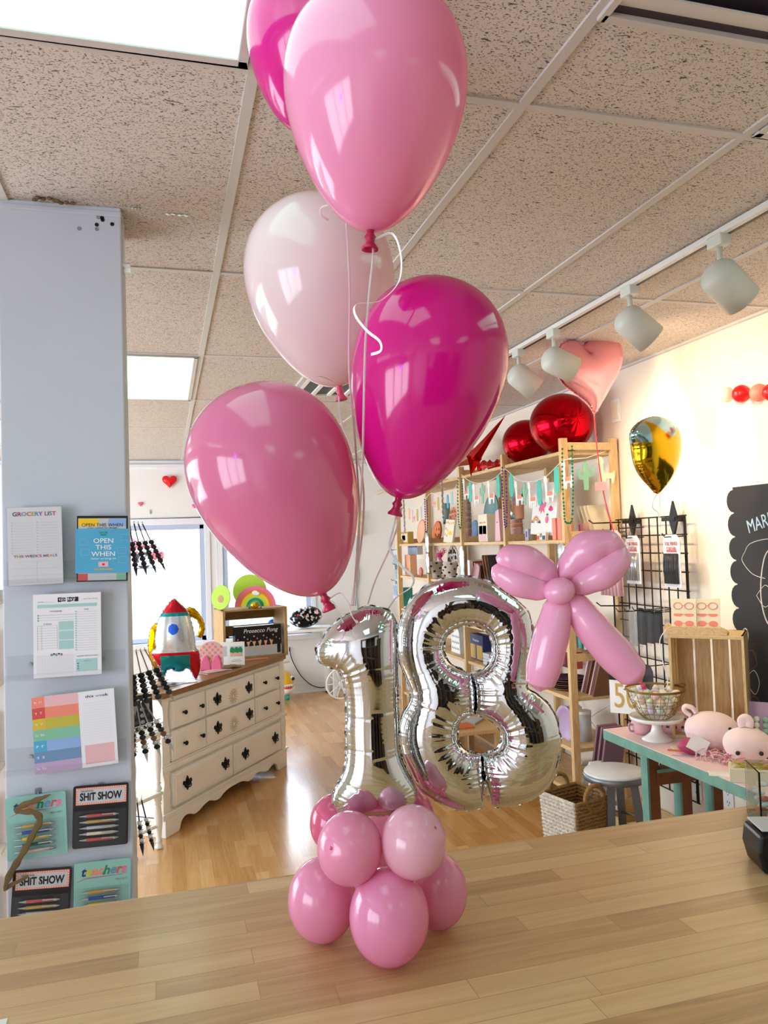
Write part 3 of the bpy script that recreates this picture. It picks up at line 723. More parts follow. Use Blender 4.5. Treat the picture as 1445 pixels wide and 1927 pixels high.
foil('foil_number_balloon', 'chrome silver foil number eight balloon with two round openings', 'balloon', EIGHT, [H1, H2], [[(885, 625), (905, 700), (910, 780), (905, 855)], [(942, 1064), (948, 1120), (958, 1235)]], 1.38, radians(-20), 580, 1050, 2.89, .0017, .74, skirt=.003, seed=5)

# ---- round base balloons
def base_ball(cx, cy, rx, rz_, m, label, d=None, pit=None, tilt=0, sit=False, km='knot_pink'):
    if sit:
        lo_, hi = 1.0, 2.0
        for _ in range(40):
            d = (lo_+hi)/2; zc = atD(cx, cy, d).z
            if zc - rz_*d/FPX > 1.0005: lo_ = d
            else: hi = d
    c = atD(cx, cy, d); r = rx*d/FPX; r2 = rz_*d/FPX
    t = thing('base_balloon', label, 'balloon', c, group='small round balloons at the foot of the bouquet')
    b = MB(); n, k = 48, 32; vs_ = []; R = Matrix.Rotation(tilt, 3, 'Y')
    pd = None
    if pit:
        q = atD(cx+pit[0], cy+pit[1], d)-c; f = (CAM-c).normalized(); q = q/r; L2 = q.length; pd = (q + f*sqrt(max(.05, 1-min(.9, L2*L2)))).normalized()
    for i in range(k+1):
        a = pi*i/k
        for j in range(n):
            e = 2*pi*j/n; v = R @ Vector((r*sin(a)*cos(e), r*sin(a)*sin(e), r2*cos(a)))
            if pd is not None:
                ang = v.normalized().angle(pd); v = v*(1-.05*math.exp(-(ang/.09)**2))
            vs_.append(v)
    b.add(vs_, [(i*n+j, (i+1)*n+j, (i+1)*n+(j+1) % n, i*n+(j+1) % n) for i in range(k) for j in range(n)], m, True)
    b.build('rubber', t)
    if pd is not None:
        b = MB(); b.ball(pd*r*.952, .0035, km, 12, 8); b.build('tip', t)
    return t
base_ball(732, 1724, 75, 88, 'latex_pink', 'front pink base balloon, lowest and nearest on the counter', pit=(26, 55), sit=True)
base_ball(606, 1693, 64, 76, 'latex_pearl', 'left base balloon of the lower ring resting on the counter', sit=True)
base_ball(822, 1676, 57, 69, 'latex_pearl', 'right base balloon of the lower ring resting on the counter', sit=True)
base_ball(716, 1600, 60, 68, 'latex_pearl', 'hidden back balloon of the lower ring', d=1.50)
base_ball(658, 1596, 61.5, 67, 'latex_pearl', 'upper left base balloon below the foil one', d=1.25, pit=(-34, 0))
base_ball(778, 1584, 61.5, 67, 'latex_pearl_pale', 'upper right pale base balloon below the foil eight', d=1.25, pit=(44, -28))
base_ball(628, 1549, 45, 53, 'latex_deep', 'darker pink base balloon peeking out behind on the left', d=1.43)
base_ball(772, 1534, 44, 50, 'latex_deep', 'base balloon peeking out between the foil one and eight', d=1.43)

# ---- the twisted bow
def bow():
    d = 1.285
    t = thing('balloon_bow', 'pink twisted modelling-balloon bow tied in front of the foil eight', 'balloon bow', atD(1052, 1112, d))
    def saus(pts, rad, name, mid=None):
        ctrl = [atD(*p) for p in pts]; Q = spline(ctrl, 10); rr = ip([x*d/FPX for x in rad], 10)
        b = MB(); b.tube(Q, rr, 'latex_bow', n=28); return b
    def tapered(pts, rad, name):
        b = saus(pts, rad, name); b.build(name, t, world=True)
    # left loop: out along the top, back along the bottom
    def loop(up, lo, ru, rl):
        b = MB()
        for pts, rad in ((up, ru), (lo, rl)):
            Q = spline([atD(*p) for p in pts], 10); rr = ip([x*d/FPX for x in rad], 10); b.tube(Q, rr, 'latex_bow', n=28)
        b.build('loop', t, world=True)
    loop([(1046, 1098, d), (1020, 1074, d), (990, 1058, d-.005), (960, 1052, d-.005), (938, 1060, d)],
         [(1042, 1110, d), (1010, 1106, d-.005), (975, 1096, d-.01), (948, 1080, d-.005), (936, 1062, d)],
         [11, 27, 31, 27, 13], [11, 24, 27, 24, 13])
    loop([(1060, 1100, d), (1076, 1062, d), (1105, 1035, d-.005), (1140, 1024, d-.005), (1166, 1038, d)],
         [(1066, 1108, d), (1100, 1096, d-.01), (1135, 1078, d-.015), (1160, 1056, d-.01), (1166, 1036, d)],
         [11, 26, 35, 27, 18], [11, 24, 30, 26, 18])
    tapered([(1054, 1118, d), (1048, 1150, d-.01), (1036, 1200, d-.015), (1024, 1250, d-.015), (1017, 1282, d-.01), (1014, 1301, d-.01)], [13, 28, 33, 33, 28, 4], 'tail')
    tapered([(1066, 1118, d), (1088, 1146, d-.005), (1120, 1188, d-.01), (1158, 1232, d-.01), (1188, 1264, d-.01), (1206, 1284, d-.01)], [13, 28, 33, 35, 30, 4], 'tail')
    b = MB(); c = atD(1052, 1112, d-.03); R = Matrix.Rotation(radians(12), 3, 'Y') @ ROT
    b.ball(c, (29*d/FPX, 25*d/FPX, .026), 'latex_bow', 32, 20, R=ROT @ Matrix.Rotation(radians(12), 3, 'Z')); b.build('knot_bubble', t, world=True)
    for px, py in ((1210, 1290),):
        b = MB(); c = atD(px, py, d-.01); b.ball(c, .004, 'knot_pink', 12, 8); b.ball(c+Vector((.002, 0, -.005)), (.005, .005, .002), 'knot_pink', 12, 8); b.build('knot', t, world=True)
bow()

# ================================================================== STATIONERY ON THE PILLAR
def zp1(x, y): return (x/4.588, 900+y/4.588)
def zp2(x, y): return (x/4.281, 1280+y/4.281)
class Sheet:
    """flat-ish goods hung on the pillar: local x,z in fractions of width/height, front at y=-t"""
    def __init__(s, name, label, cat, bl, br, tl, gap, th, group=None, hfix=None):
        y = PY-gap
        A, B_, C_ = atY(*bl, y), atY(*br, y), atY(*tl, y)
        ang = atan2(B_.z-A.z, B_.x-A.x); s.w = (B_-A).length; s.h = hfix or (C_-A).length; s.t = th; s.ang = ang
        R = Matrix.Rotation(-ang, 4, 'Y'); up = R @ Vector((0, 0, 1))
        c = (A+B_)/2 + up*s.h/2
        s.o = thing(name, label, cat, c, group=group, ry=-ang)
    def bx(s, b, x0, x1, z0, z1, m, y0=None, y1=0.):
        y0 = -s.t if y0 is None else y0
        b.bx((x0-.5)*s.w, (x1-.5)*s.w, y0, y1, (z0-.5)*s.h, (z1-.5)*s.h, m)
    def ink(s, b, x0, x1, z0, z1, m, lift=.0004): s.bx(b, x0, x1, z0, z1, m, -s.t-lift, -s.t+.0001)
    def txt(s, body, m, x, z, w=None, h=None, lift=.0006, **k):
        return text(body, .01, m, s.o, (x-.5)*s.w, (z-.5)*s.h, -s.t-lift, w=w*s.w if w else None, h=h*s.h if h else None, ext=.0002, **k)

def ledge(x0, z0, x1, z1, label):
    A = atY(x0, z1, PY); B_ = atY(x1, z0, PY); t = thing('acrylic_ledge', label, 'ledge', ((A.x+B_.x)/2, PY, A.z), group='clear acrylic ledges screwed to the pillar')
    w = (B_.x-A.x)/2; h = .06
    b = MB(); b.bx(-w, w, -.0045, -.0015, 0, h, 'acrylic'); b.bx(-w, w, -.05, -.0015, -.003, -.0001, 'acrylic'); b.bx(-w, w, -.05, -.047, .0001, .014, 'acrylic'); b.build('tray', t)
    for x in (-w*.62, w*.62): q = MB(); q.cyl((x, 0, .035), (x, -.007, .035), .005, 'steel', n=12); q.build('screw', t)
ledge(12, 1070, 241, 1100, 'clear acrylic ledge under the grocery list pad and the blue card pack')
ledge(14, 1237, 236, 1277, 'clear acrylic ledge under the today planner pad')
ledge(14, 1400, 238, 1452, 'clear acrylic ledge under the rainbow weekly planner')

CC = ['p_navy', 'p_magenta', 'p_dteal', 'p_red', 'p_olive', 'p_slate', 'p_purple', 'p_magenta', 'p_navy', 'p_teal', 'p_red']
s_ = Sheet('grocery_list_pad', 'white grocery list notepad with multicoloured heading, top left on the pillar', 'notepad', zp1(80, 930), zp1(550, 905), zp1(68, 258), .028, .008)
b = MB(); s_.bx(b, 0, 1, 0, 1, 'paper')
for c0 in (.07, .53):
    for k in range(12): s_.ink(b, c0, c0+.41, .80-k*.036, .8012-k*.036+.001, 'p_lgray'); s_.ink(b, c0, c0+.02, .80-k*.036, .812-k*.036, 'p_lgray')
for z in (.21, .12, .035): s_.ink(b, .07, .95, z, z+.003, 'p_lgray')
s_.ink(b, .52, .525, .035, .30, 'p_lgray'); s_.ink(b, .07, .95, .30, .302, 'p_lgray')
b.build('page', s_.o); s_.txt('GROCERY LIST', 'p_navy', .5, .915, .80, .055, colors=CC, bold=.0004)
s_.txt("THIS WEEK'S MEALS", 'p_navy', .5, .37, .80, .036, colors=CC[3:]+CC[:3], bold=.0003)
b = MB(); s_.bx(b, -.02, 1.02, -.01, 1.01, 'clear_bag', -.0105, -.0099); b.build('wrapper', s_.o)

s_ = Sheet('letter_card_pack', 'blue-sleeved OPEN THIS WHEN letter writing card pack at the top right of the pillar', 'card pack', zp1(663, 895), zp1(1103, 885), zp1(658, 325), .032, .014)
b = MB(); s_.bx(b, 0, 1, 0, 1, 'p_black', -.006)
s_.bx(b, .03, .97, .02, .96, 'p_lgray', -.012, -.006); s_.bx(b, .03, .42, .84, .955, 'p_yel2', -.0125, -.012); s_.bx(b, .03, .22, .02, .12, 'p_red', -.0125, -.012)
s_.bx(b, .78, .97, .02, .12, 'p_green', -.0125, -.012); s_.bx(b, .62, .97, .84, .955, 'p_blue', -.0125, -.012); b.build('card', s_.o)
text('OPEN THIS WHEN', .01, 'p_black', s_.o, 0, .36*s_.h, -.0128, w=.80*s_.w, h=.05*s_.h, ext=.0002)
text('you need to laugh', .01, 'p_black', s_.o, 0, .315*s_.h, -.0128, w=.6*s_.w, h=.025*s_.h, ext=.0002, shear=.3)
b = MB(); s_.bx(b, -.02, 1.03, .13, .80, 'p_sky', -.016, -.001)
s_.bx(b, .43, .62, .225, .30, 'p_pinkl', -.0166, -.016); s_.bx(b, .34, .72, .175, .195, 'p_gold', -.0166, -.016); s_.bx(b, .50, .55, .245, .275, 'p_red2', -.017, -.016)
for x, z in ((.05, .55), (.08, .40), (.82, .28), (.80, .42), (.86, .62)):
    for q in ((0, .17, 0, .006), (0, .17, .09, .096), (0, .008, 0, .096), (.162, .17, 0, .096)): s_.bx(b, x+q[0], min(x+q[1], 1.02), z+q[2], z+q[3], 'p_blue', -.0163, -.016)
b.build('sleeve', s_.o)
s_.t = .016
s_.txt('EASTON\nPRESS', 'p_dgreen', .52, .725, .16, .06); s_.txt('OPEN\nTHIS\nWHEN', 'p_white', .52, .52, .46, .27, lead=1., bold=.0001)
s_.txt('letter writing kit', 'p_white', .53, .345, .5, .035, shear=.3)

s_ = Sheet('today_planner_pad', 'white today planner pad with pale teal blocks in the middle of the pillar', 'notepad', zp1(295, 1725), zp1(880, 1685), zp1(290, 1005), .028, .009)
b = MB(); s_.bx(b, 0, 1, 0, 1, 'paper')
I = s_.ink
I(b, .06, .94, .835, .875, 't_mint'); I(b, .06, .60, .745, .748, 'p_gray'); I(b, .06, .60, .715, .717, 'p_gray'); I(b, .06, .60, .685, .687, 'p_gray')
for z in (.735, .705, .675): I(b, .06, .085, z, z+.02, 't_teal')
for k in range(3): I(b, .37, .59, .56-k*.115, .665-k*.115, 't_mint')
for k in range(10): I(b, .06, .35, .62-k*.03, .6215-k*.03, 'p_gray')
I(b, .06, .063, .33, .62, 'p_gray'); I(b, .12, .123, .33, .62, 'p_gray'); I(b, .348, .351, .33, .62, 'p_gray')
for k in range(17): I(b, .62, .94, .77-k*.029, .7715-k*.029, 'p_gray'); I(b, .615, .635, .772-k*.029, .785-k*.029, 't_teal')
I(b, .62, .94, .05, .20, 't_mint')
for k in range(14): I(b, .05, .59, .04+k*.017, .0408+k*.017, 'p_lgray'); 
for k in range(22): I(b, .05+k*.025, .0515+k*.025, .04, .27, 'p_lgray')
for z in (.14, .11, .08): I(b, .64, .66, z, z+.012, 'white')
for i, x in enumerate((.36, .42, .50, .55, .61)): I(b, x, x+.055, .90+(i % 2)*.006, .955-(i % 2)*.004, 'p_black', .0005)
for i in range(5): I(b, .25+i*.035, .28+i*.035, .255+.006*(i % 2), .28+.006*(i % 2), 'p_black', .0005)
b.build('page', s_.o)
s_.txt('today', 'p_white', .50, .928, .25, .045, lift=.001); s_.txt('notes', 'p_white', .337, .268, .15, .018, lift=.001)
s_.txt('DATE __/__/__', 'p_gray', .18, .905, .22, .014); s_.txt('M T W T F S S', 'p_gray', .85, .925, .2, .014)
s_.txt('TOP PRIORITIES', 'p_gray', .33, .79, .18, .016); s_.txt('TO DO', 'p_gray', .78, .80, .07, .016); s_.txt('SCHEDULE', 'p_gray', .21, .64, .12, .018)
s_.txt('WATER OOOOOOOO', 'p_gray', .79, .235, .32, .014); s_.txt('DON\'T', 'p_gray', .78, .175, .08, .014)

def week(bl, br, tl, label, gap, titled):
    s_ = Sheet('weekly_planner', label, 'planner', bl, br, tl, gap, .006, group='rainbow weekly planners on the lowest ledge')
    b = MB(); s_.bx(b, 0, 1, 0, 1, 'paper')
    cs = ['p_pinkl', 'p_coral', 'p_olive', 'p_green', 'p_blue', 'p_slate', 'p_lilac']
    for k, c in enumerate(cs): s_.ink(b, 0, .53, 1-(k+1)/7, 1-k/7, c)
    dk = ['p_red', 'p_red', 'p_yellow', 'p_teal', 'p_sky', 'p_slate', 'p_purple']
    for k, c in enumerate(cs): s_.ink(b, .0, .10, 1-(k+1)/7, 1-k/7, ['p_coral', 'p_red', 'p_yellow', 'p_green', 'p_sky', 'p_slate', 'p_lilac'][k], .0006)
    for k in range(16): s_.ink(b, .58, .95, .84-k*.032, .841-k*.032, 'p_lgray')
    s_.ink(b, .58, .96, .04, .29, 'p_pinkl'); b.build('page', s_.o)
    for k, c in enumerate(['M', 'T', 'W', 'TH', 'F', 'S', 'Su']): s_.txt(c, 'p_white', .05, 1-(k+.5)/7, .03+.02*(len(c) > 1), .03, lift=.001)
    if titled: s_.txt('this week', 'p_gray', .77, .93, .3, .035, colors=['p_red', 'p_navy', 'p_slate', 'p_navy', 'p_lilac', 'p_blue', 'p_gray', 'p_navy'], bold=.0003)
week(zp2(287, 757), zp2(905, 672), zp2(275, 140), 'back rainbow weekly planner, its left edge showing behind the front one', .022, False)
week(zp2(330, 752), zp2(955, 662), zp2(318, 132), 'front rainbow striped weekly planner headed this week', .032, True)

def pen(parent, x, z, L, col, r=.0042, y=-.010):
    P_ = MB(); P_.lathe([(.0006, 0), (.0016, .004), (r*.95, .018), (r, .022)], 'steel', 12, (0, 0, 0)); tip = P_
    q = MB(); R = Matrix.Rotation(pi/2, 3, 'Y')
    q.lathe([(r, .020), (r, L*.86)], col, 12, (x-L/2, y, z), R); pen_ = q.build('pen', parent)
    q = MB(); q.lathe([(.0006, 0), (.0016, .004), (r*.95, .018), (r, .022)], 'steel', 12, (x-L/2, y, z), R); q.build('tip', pen_)
    q = MB(); q.lathe([(r*.98, L*.86), (r*.9, L*.94), (.002, L*.95), (.002, L)], 'steel', 12, (x-L/2, y, z), R)
    q.bx(x+L*.08, x+L*.40, y-r-.002, y-r-.001, z-.0015+r*.8, z+.0015+r*.8, 'steel'); q.build('clip', pen_)
def penset(kind, bl, br, tl, label, hook, pens=5):
    s_ = Sheet('pen_set', label, 'pen set', bl, br, tl, .016, .003, group='pen sets hanging on the pillar', hfix=.168)
    b = MB(); rr = .006; w, h = s_.w, s_.h
    def rrect(x0, x1, z0, z1, r=rr):
        return [(cx+r*cos(a), cz+r*sin(a)) for cx, cz, a0 in ((x1-r, z1-r, 0), (x0+r, z1-r, 90), (x0+r, z0+r, 180), (x1-r, z0+r, 270)) for a in [radians(a0+q) for q in (0, 30, 60, 90)]]
    cols = ['pen_gold', 'pen_blue', 'p_yel2', 'pen_green', 'pen_blush'] if kind == 'teachers' else ['p_red', 'p_gold', 'p_lgray', 'p_cream', 'p_red']
    b.prism(rrect(-w/2, w/2, -h/2, h/2), -.003, 0, 't_teal' if kind == 'teachers' else 'satin_black')
    if kind == 'teachers':
        Q = [((x-.5)*w, (z-.5)*h) for x, z in ((.04, .69), (.2, .735), (.5, .745), (.8, .75), (.95, .775), (.8, .755), (.5, .755), (.2, .745), (.06, .70))]
        b.prism(Q, -.0034, -.003, 'p_magenta')
    else:
        s_.ink(b, .05, .96, .69, .965, 'p_coral'); s_.ink(b, .085, .925, .72, .935, 'p_lgray', .0006)
        for i in range(22):
            for z in (.705, .95): s_.ink(b, .06+i*.041, .078+i*.041, z-.006, z+.006, 'p_cream', .0007)
        for i in range(6):
            for x in (.0675, .9425): s_.ink(b, x-.009, x+.009, .735+i*.038, .75+i*.038, 'p_cream', .0007)
    b.build('card', s_.o)
    if kind == 'teachers':
        s_.txt('teachers', 'p_navy', .53, .85, .80, .15, shear=.25, bold=.0006, colors=['p_navy', 'p_yellow', 'p_coral', 'p_coral', 'p_dgreen', 'p_slate', 'p_red', 'p_pink'])
        s_.txt('PEN SET', 'p_gray', .83, .68, .2, .03)
    else:
        s_.txt('SHiT SHOW', 'p_black', .5, .82, .76, .13, bold=.0009); s_.txt('WELCOME TO THE', 'p_black', .25, .91, .22, .025, lift=.001)
    for k in range(pens):
        z = h*(.02 - k*.095)
        if kind == 'teachers': z = h*(.03-k*.098)
        pen(s_.o, -.004, z, .102, cols[k])
    b = MB(); s_.bx(b, .03, .97, .04, .62, 'clear_bag', -.0168, -.0160); b.build('blister', s_.o)
    # hook
    p = atY(*hook, PY); hk = thing('adhesive_hook', 'clear adhesive hook above the ' + ' '.join(label.split(',')[0].split(' on the ')[0].split()[:9]), 'hook', (p.x, PY, p.z), group='clear adhesive hooks on the pillar')
    q = MB(); q.prism(rrect(-.009, .009, -.013, .013, .004), -.003, 0, 'acrylic'); q.build('pad', hk)
    q = MB(); q.tube([(0, -.003, .004), (0, -.006, -.004), (0, -.007, -.018), (0, -.020, -.021), (0, -.021, -.014)], .0014, 'steel', 8); q.build('wire', hk)
penset('teachers', zp2(60, 1465), zp2(548, 1390), zp2(62, 1000), 'teal teachers pen set on the left, partly covered by brown twisted paper', zp2(310, 905))
penset('show', zp2(582, 1360), zp2(1030, 1315), zp2(592, 932), 'black pen set with red and cream pens, upper right of the pillar bottom', zp2(818, 858))
penset('show', zp2(78, 2055), zp2(555, 2010), zp2(95, 1620), 'lower black pen set at bottom left, cut off by the counter edge', zp2(333, 1555))
penset('teachers', zp2(592, 1985), zp2(1050, 1925), zp2(600, 1565), 'lower teal teachers pen set beside the right pillar edge', zp2(832, 1478))
# twisted brown paper hanging over the first pen set
pts = [(410, 918), (345, 945), (270, 975), (190, 1005), (135, 1045), (180, 1062), (260, 1062), (315, 1100), (310, 1160), (270, 1230), (235, 1300), (185, 1390), (135, 1470), (85, 1550), (50, 1640), (36, 1700)]
rad = [.001, .006, .008, .008, .007, .007, .008, .009, .009, .008, .009, .008, .009, .009, .007, .002]
Q = spline([atY(*zp2(*p), PY-.045) for p in pts], 6); rr = [x*(1+.16*sin(i*.8)) for i, x in enumerate(ip(rad, 6))]
b = MB(); b.tube(Q, rr, 'brown_paper', n=7, flat=.3, side=(1, 0, .3), sm=False)
Q = spline([atY(*zp2(*p), PY-.040) for p in [(45, 1690), (90, 1650), (150, 1620), (228, 1578)]], 6); b.tube(Q, ip([.003, .006, .005, .004], 6), 'brown_paper', n=9, flat=.3, side=(1, 0, .3), sm=False)
tag(b.build('twisted_paper'), 'strip of dark brown twisted paper hanging over the left pen set', 'paper')
# black and grey dots near the top of the pillar
for i, (x, y, c) in enumerate([(192, 410, 'm_dark'), (193, 414, 'black'), (182, 423, 'black'), (211, 422, 'black'), (149, 430, 'p_gray'), (185, 409, 'p_gray'), (182, 431, 'p_gray')]):
    p = atY(x, y, PY); q = MB(); q.cyl((p.x, PY, p.z), (p.x, PY-.0015, p.z), .0055, 'black' if c == 'm_dark' else c, n=16)
    lab = {0: 'upper black dot of the touching pair near the pillar top', 1: 'lower black dot of the touching pair near the pillar top', 2: 'black dot left of the touching pair on the pillar', 3: 'black dot nearest the right edge of the pillar top',
           4: 'grey dot farthest left on the pillar top', 5: 'grey dot beside the touching pair of black dots', 6: 'grey dot just under the left black dot'}[i]
    tag(q.build('round_sticker'), lab, 'sticker', 'dot stickers on the pillar top')
b = MB(); A = atX(228, 392, PX1+.004); B_ = atX(240, 462, PX1+.004)
b.bx(PX1, PX1+.006, PY+.02, PY+.10, 2.52, 2.665, 'foil_silver'); b.bx(PX1, PX1+.022, PY+.02, PY+.10, 2.515, 2.52, 'foil_silver')
tag(b.build('tape_strip'), 'wrinkled shiny tape strip on the pillar side under the ceiling', 'tape')
for (px, py, w, lab) in ((335, 403, .07, 'larger shiny tape scrap stuck to the ceiling right of the pillar'), (256, 391, .035, 'smaller shiny tape scrap stuck to the ceiling near the pillar')):
    p = atZ(px, py, ZC); b = MB(); V = []; n = 9
    for i in range(n):
        for j in (0, 1): V.append((p.x-w/2+w*i/(n-1), p.y-.006+.012*j+.002*sin(i*2), ZC-.002-.002*(i % 2)))
    b.add(V, [(2*i, 2*i+2, 2*i+3, 2*i+1) for i in range(n-1)], 'foil_silver'); tag(b.build('tape_scrap'), lab, 'tape', 'tape scraps on the ceiling')
p = atZ(100, 372, ZC); b = MB()
for i in range(9): b.ball((p.x+.012*(i-4)+.004*sin(i*5), p.y+.004*cos(i*3), ZC-.008+.004*sin(i*7)), (.008, .006, .005), 'brown_paper', 8, 6)
tag(b.build('frayed_tape'), 'frayed brown tape scrap at the ceiling above the pillar', 'tape')

# ---- strips of clipped trinkets hanging beside the pillar
def strip_fan(px, py, y, n, L, beadm, cardm, label, spread, group='strips of carded trinkets beside the pillar', beads=5, bs=.008, back=(.0, .0)):
    p = atY(px, py, y); 
    rod = None
    for i in range(n):
        t = thing('trinket_strip', label[i], 'trinket strip', (p.x+.012*i, y-.03*i*0+.02*i, p.z), group=group)
        a = radians(spread[0]+(spread[1]-spread[0])*i/max(1, n-1)); d = Vector((sin(a), 0, -cos(a)))
        b = MB(); b.bar((0, 0, 0), d*L*.45, .004, .0012, cardm, up=(0, 1, 0)); b.bar(d*L*.42, d*L, .010, .0012, cardm, up=(0, 1, 0)); 
        b.add([tuple(d*L+Vector((-.006*cos(a), 0, -.006*sin(a)*-1*0))), tuple(d*L+Vector((.006, 0, 0))), tuple(d*(L+.03))], [(0, 1, 2)], cardm); b.build('card', t)
        s0 = L*.42
        for k in range(beads):
            q = MB(); c = d*(s0+(L-s0)*(k+.4)/beads)+Vector((0, -.004, 0)); q.ball(c, (bs, bs*.7, bs*.8), beadm[k % len(beadm)], 10, 6)
            q.bar(c+Vector((-.9*bs, 0, .4*bs)), c+Vector((1.3*bs, 0, .9*bs)), .003, .003, 'steel'); q.build('trinket', t)
        q = MB(); q.tube([(0, .03, .004), (0, 0, .006), (0, -.012, .003)], .0015, 'steel', 6); q.build('hook', t)
def labs(where, n, ords=('leftmost', 'second from left', 'third from left', 'rightmost')):
    o = ords if n == 4 else ('left', 'right')
    return ['%s trinket strip of the fan %s' % (o[i], where) for i in range(n)]
strip_fan(244, 985, 2.52, 4, .14, ['m_dark'], 'm_dark', labs('hanging in front of the bright window', 4), (6, 24), beads=5, bs=.0095)
strip_fan(248, 1228, 2.50, 4, .165, ['black', 'black', 'm_dark'], 'steel', labs('at dresser-top height beside the pillar', 4), (2, 27), beads=6, bs=.011)
strip_fan(249, 1332, 2.50, 4, .15, ['foil_silver', 'black', 'm_dark', 'p_brown'], 'steel', labs('beside the rainbow planner', 4), (0, 28), beads=6, bs=.010)
strip_fan(258, 1510, 2.50, 2, .135, ['p_white', 'satin_black'], 'satin_black', labs('lowest beside the pillar', 2), (5, 12), beads=6, bs=.007)

# ================================================================== DRESSER AND ITS CORNER
DR = thing('dresser', 'long cream painted dresser with black pulls, wooden top and scalloped base', 'dresser', (-.045, 4.75, 0), rz=atan2(1.22, .895))
DL, DD_ = 1.513, .46
b = MB()
b.bx(.03, DL-.03, .01, DD_, .10, .80, 'cream_paint'); b.bx(.03, DL-.03, DD_-.02, DD_, 0, .1, 'dark_wood')  # dark foot panel added to stand for the shade under the dresser
b.build('body', DR)
b = MB()      # wooden top with moulded edge
for (e, z0, z1) in ((.030, .812, .84), (.018, .803, .813), (.036, .838, .843)):
    pts = [(-e+.03, -e), (DL+e-.03, -e), (DL+e, -e+.03), (DL+e, DD_+.01), (-e, DD_+.01), (-e, -e+.03)]
    b.add([(x, y, z0) for x, y in pts]+[(x, y, z1) for x, y in pts], [tuple(range(6))[::-1], tuple(range(6, 12))]+[(i, (i+1) % 6, 6+(i+1) % 6, 6+i) for i in range(6)], 'oak_top')
b.build('top', DR, bev=.003)
b = MB()
for z0, z1, e in ((.375, .405, .018), (.405, .418, .010), (.10, .125, .012), (.125, .138, .020), (.795, .805, .008)): b.bx(-.002-e, DL+.002+e, -e, .02, z0, z1, 'cream_paint')
b.build('moulding', DR, bev=.003)
for x0 in (0., DL-.066):      # wavy corner pilasters
    o_ = x0
    for z0, z1 in ((.418, .795), (.138, .375)):
        b = MB(); n = 18; L_, R_ = [], []
        for i in range(n+1):
            s = i/n; wv = .006*sin(2*pi*s*1.0)+.004*cos(4*pi*s)
            L_.append((x0-.004-wv if x0 == 0 else x0+.006+wv, z0+(z1-z0)*s)); R_.append((x0+.060+wv if x0 == 0 else x0+.070-wv, z0+(z1-z0)*s))
        b.prism(L_+R_[::-1], -.010, .03, 'cream_paint'); b.build('pilaster', DR, bev=.003)
# scalloped skirt
def skirt_pts():
    P_ = [(0, .10), (0, -.0), (.13, .0)]
    Q = [(.14, .012), (.16, .05), (.20, .068), (.25, .06), (.29, .045), (.34, .048), (.40, .066), (.46, .072), (.52, .052), (.575, .05), (.62, .066), (.68, .078), (.7565, .08)]
    P_ += [(v.x, v.y) for v in spline([Vector((a, c, 0)) for a, c in Q], 4)]
    M_ = [(DL-x, z) for x, z in P_[::-1]]
    return P_ + M_
b = MB(); b.prism(skirt_pts(), -.016, .006, 'cream_paint'); b.bx(0, .02, 0, DD_, 0, .1, 'cream_paint'); b.bx(DL-.02, DL, 0, DD_, 0, .1, 'cream_paint'); b.build('skirt', DR, bev=.003)
def fleur(parent, x, z):
    b = MB(); s = .042
    shp = [(0, 1), (.18, .72), (.34, .42), (.26, .22), (.42, .32), (.75, .48), (.92, .30), (.95, .02), (.72, -.15), (.52, -.10), (.62, -.35), (.42, -.55), (.25, -.50), (.2, -.72), (0, -1)]
    out = shp+[(-a, c) for a, c in shp[::-1][1:-1]]
    b.prism([(x+a*s*1.15, z+c*s*1.05) for a, c in out], -.030, -.024, 'iron')
    b.ball((x, -.032, z+.008), (.010, .006, .022), 'iron', 14, 8)
    b.tube(spline([(x-.026, -.030, z+.002), (x-.018, -.042, z-.016), (x, -.045, z-.022), (x+.018, -.042, z-.016), (x+.026, -.030, z+.002)], 5), .0035, 'iron', 8)
    b.build('pull', parent, bev=.001)
def knob(parent, x, z):
    b = MB(); b.lathe([(.007, 0), (.006, .012), (.013, .018), (.014, .026), (.008, .031), (.001, .032)], 'iron', 16, (x, -.022, z), Matrix.Rotation(pi/2, 3, 'X')); b.build('knob', parent)
def drawer(x0, x1, z0, z1, pulls, kind):
    b = MB(); b.bx(x0, x1, -.020, .012, z0, z1, 'cream_paint'); b.bx(x0+.018, x1-.018, -.024, -.019, z0+.016, z1-.016, 'cream_paint')
    o = b.build('drawer', DR, bev=.004)
    for px, pz in pulls: (fleur if kind == 'f' else knob)(o, px, pz)
    return o
for z0, z1, zc in ((.615, .775, .695), (.425, .60, .51)):
    drawer(.075, .425, z0, z1, [(.184, zc-.002), (.365, zc-.002)], 'k')
    o = drawer(.442, 1.040, z0, z1, [(.557, zc+.002), (.958, zc+.002)], 'f')
    q = MB()
    for k in range(16):
        a = radians(22.5*k+7); q.bar((.757+.012*cos(a), -.0245, zc-.02+.012*sin(a)), (.757+.055*cos(a), -.0245, zc-.02+.05*sin(a)), .007, .003, 'cream_dark', up=(0, 1, 0))  # carved rays in a darker cream than the drawer face
    q.build('carved_shell', o)
    drawer(1.056, 1.415, z0, z1, [(1.17, zc-.002), (1.355, zc-.002)], 'k')
drawer(.080, .738, .158, .355, [(.208, .262), (.635, .258)], 'f'); drawer(.750, 1.418, .152, .352, [(.889, .256), (1.318, .259)], 'f')

ZT = .843
def on_top(px, py): return atZ(px, py, ZT)
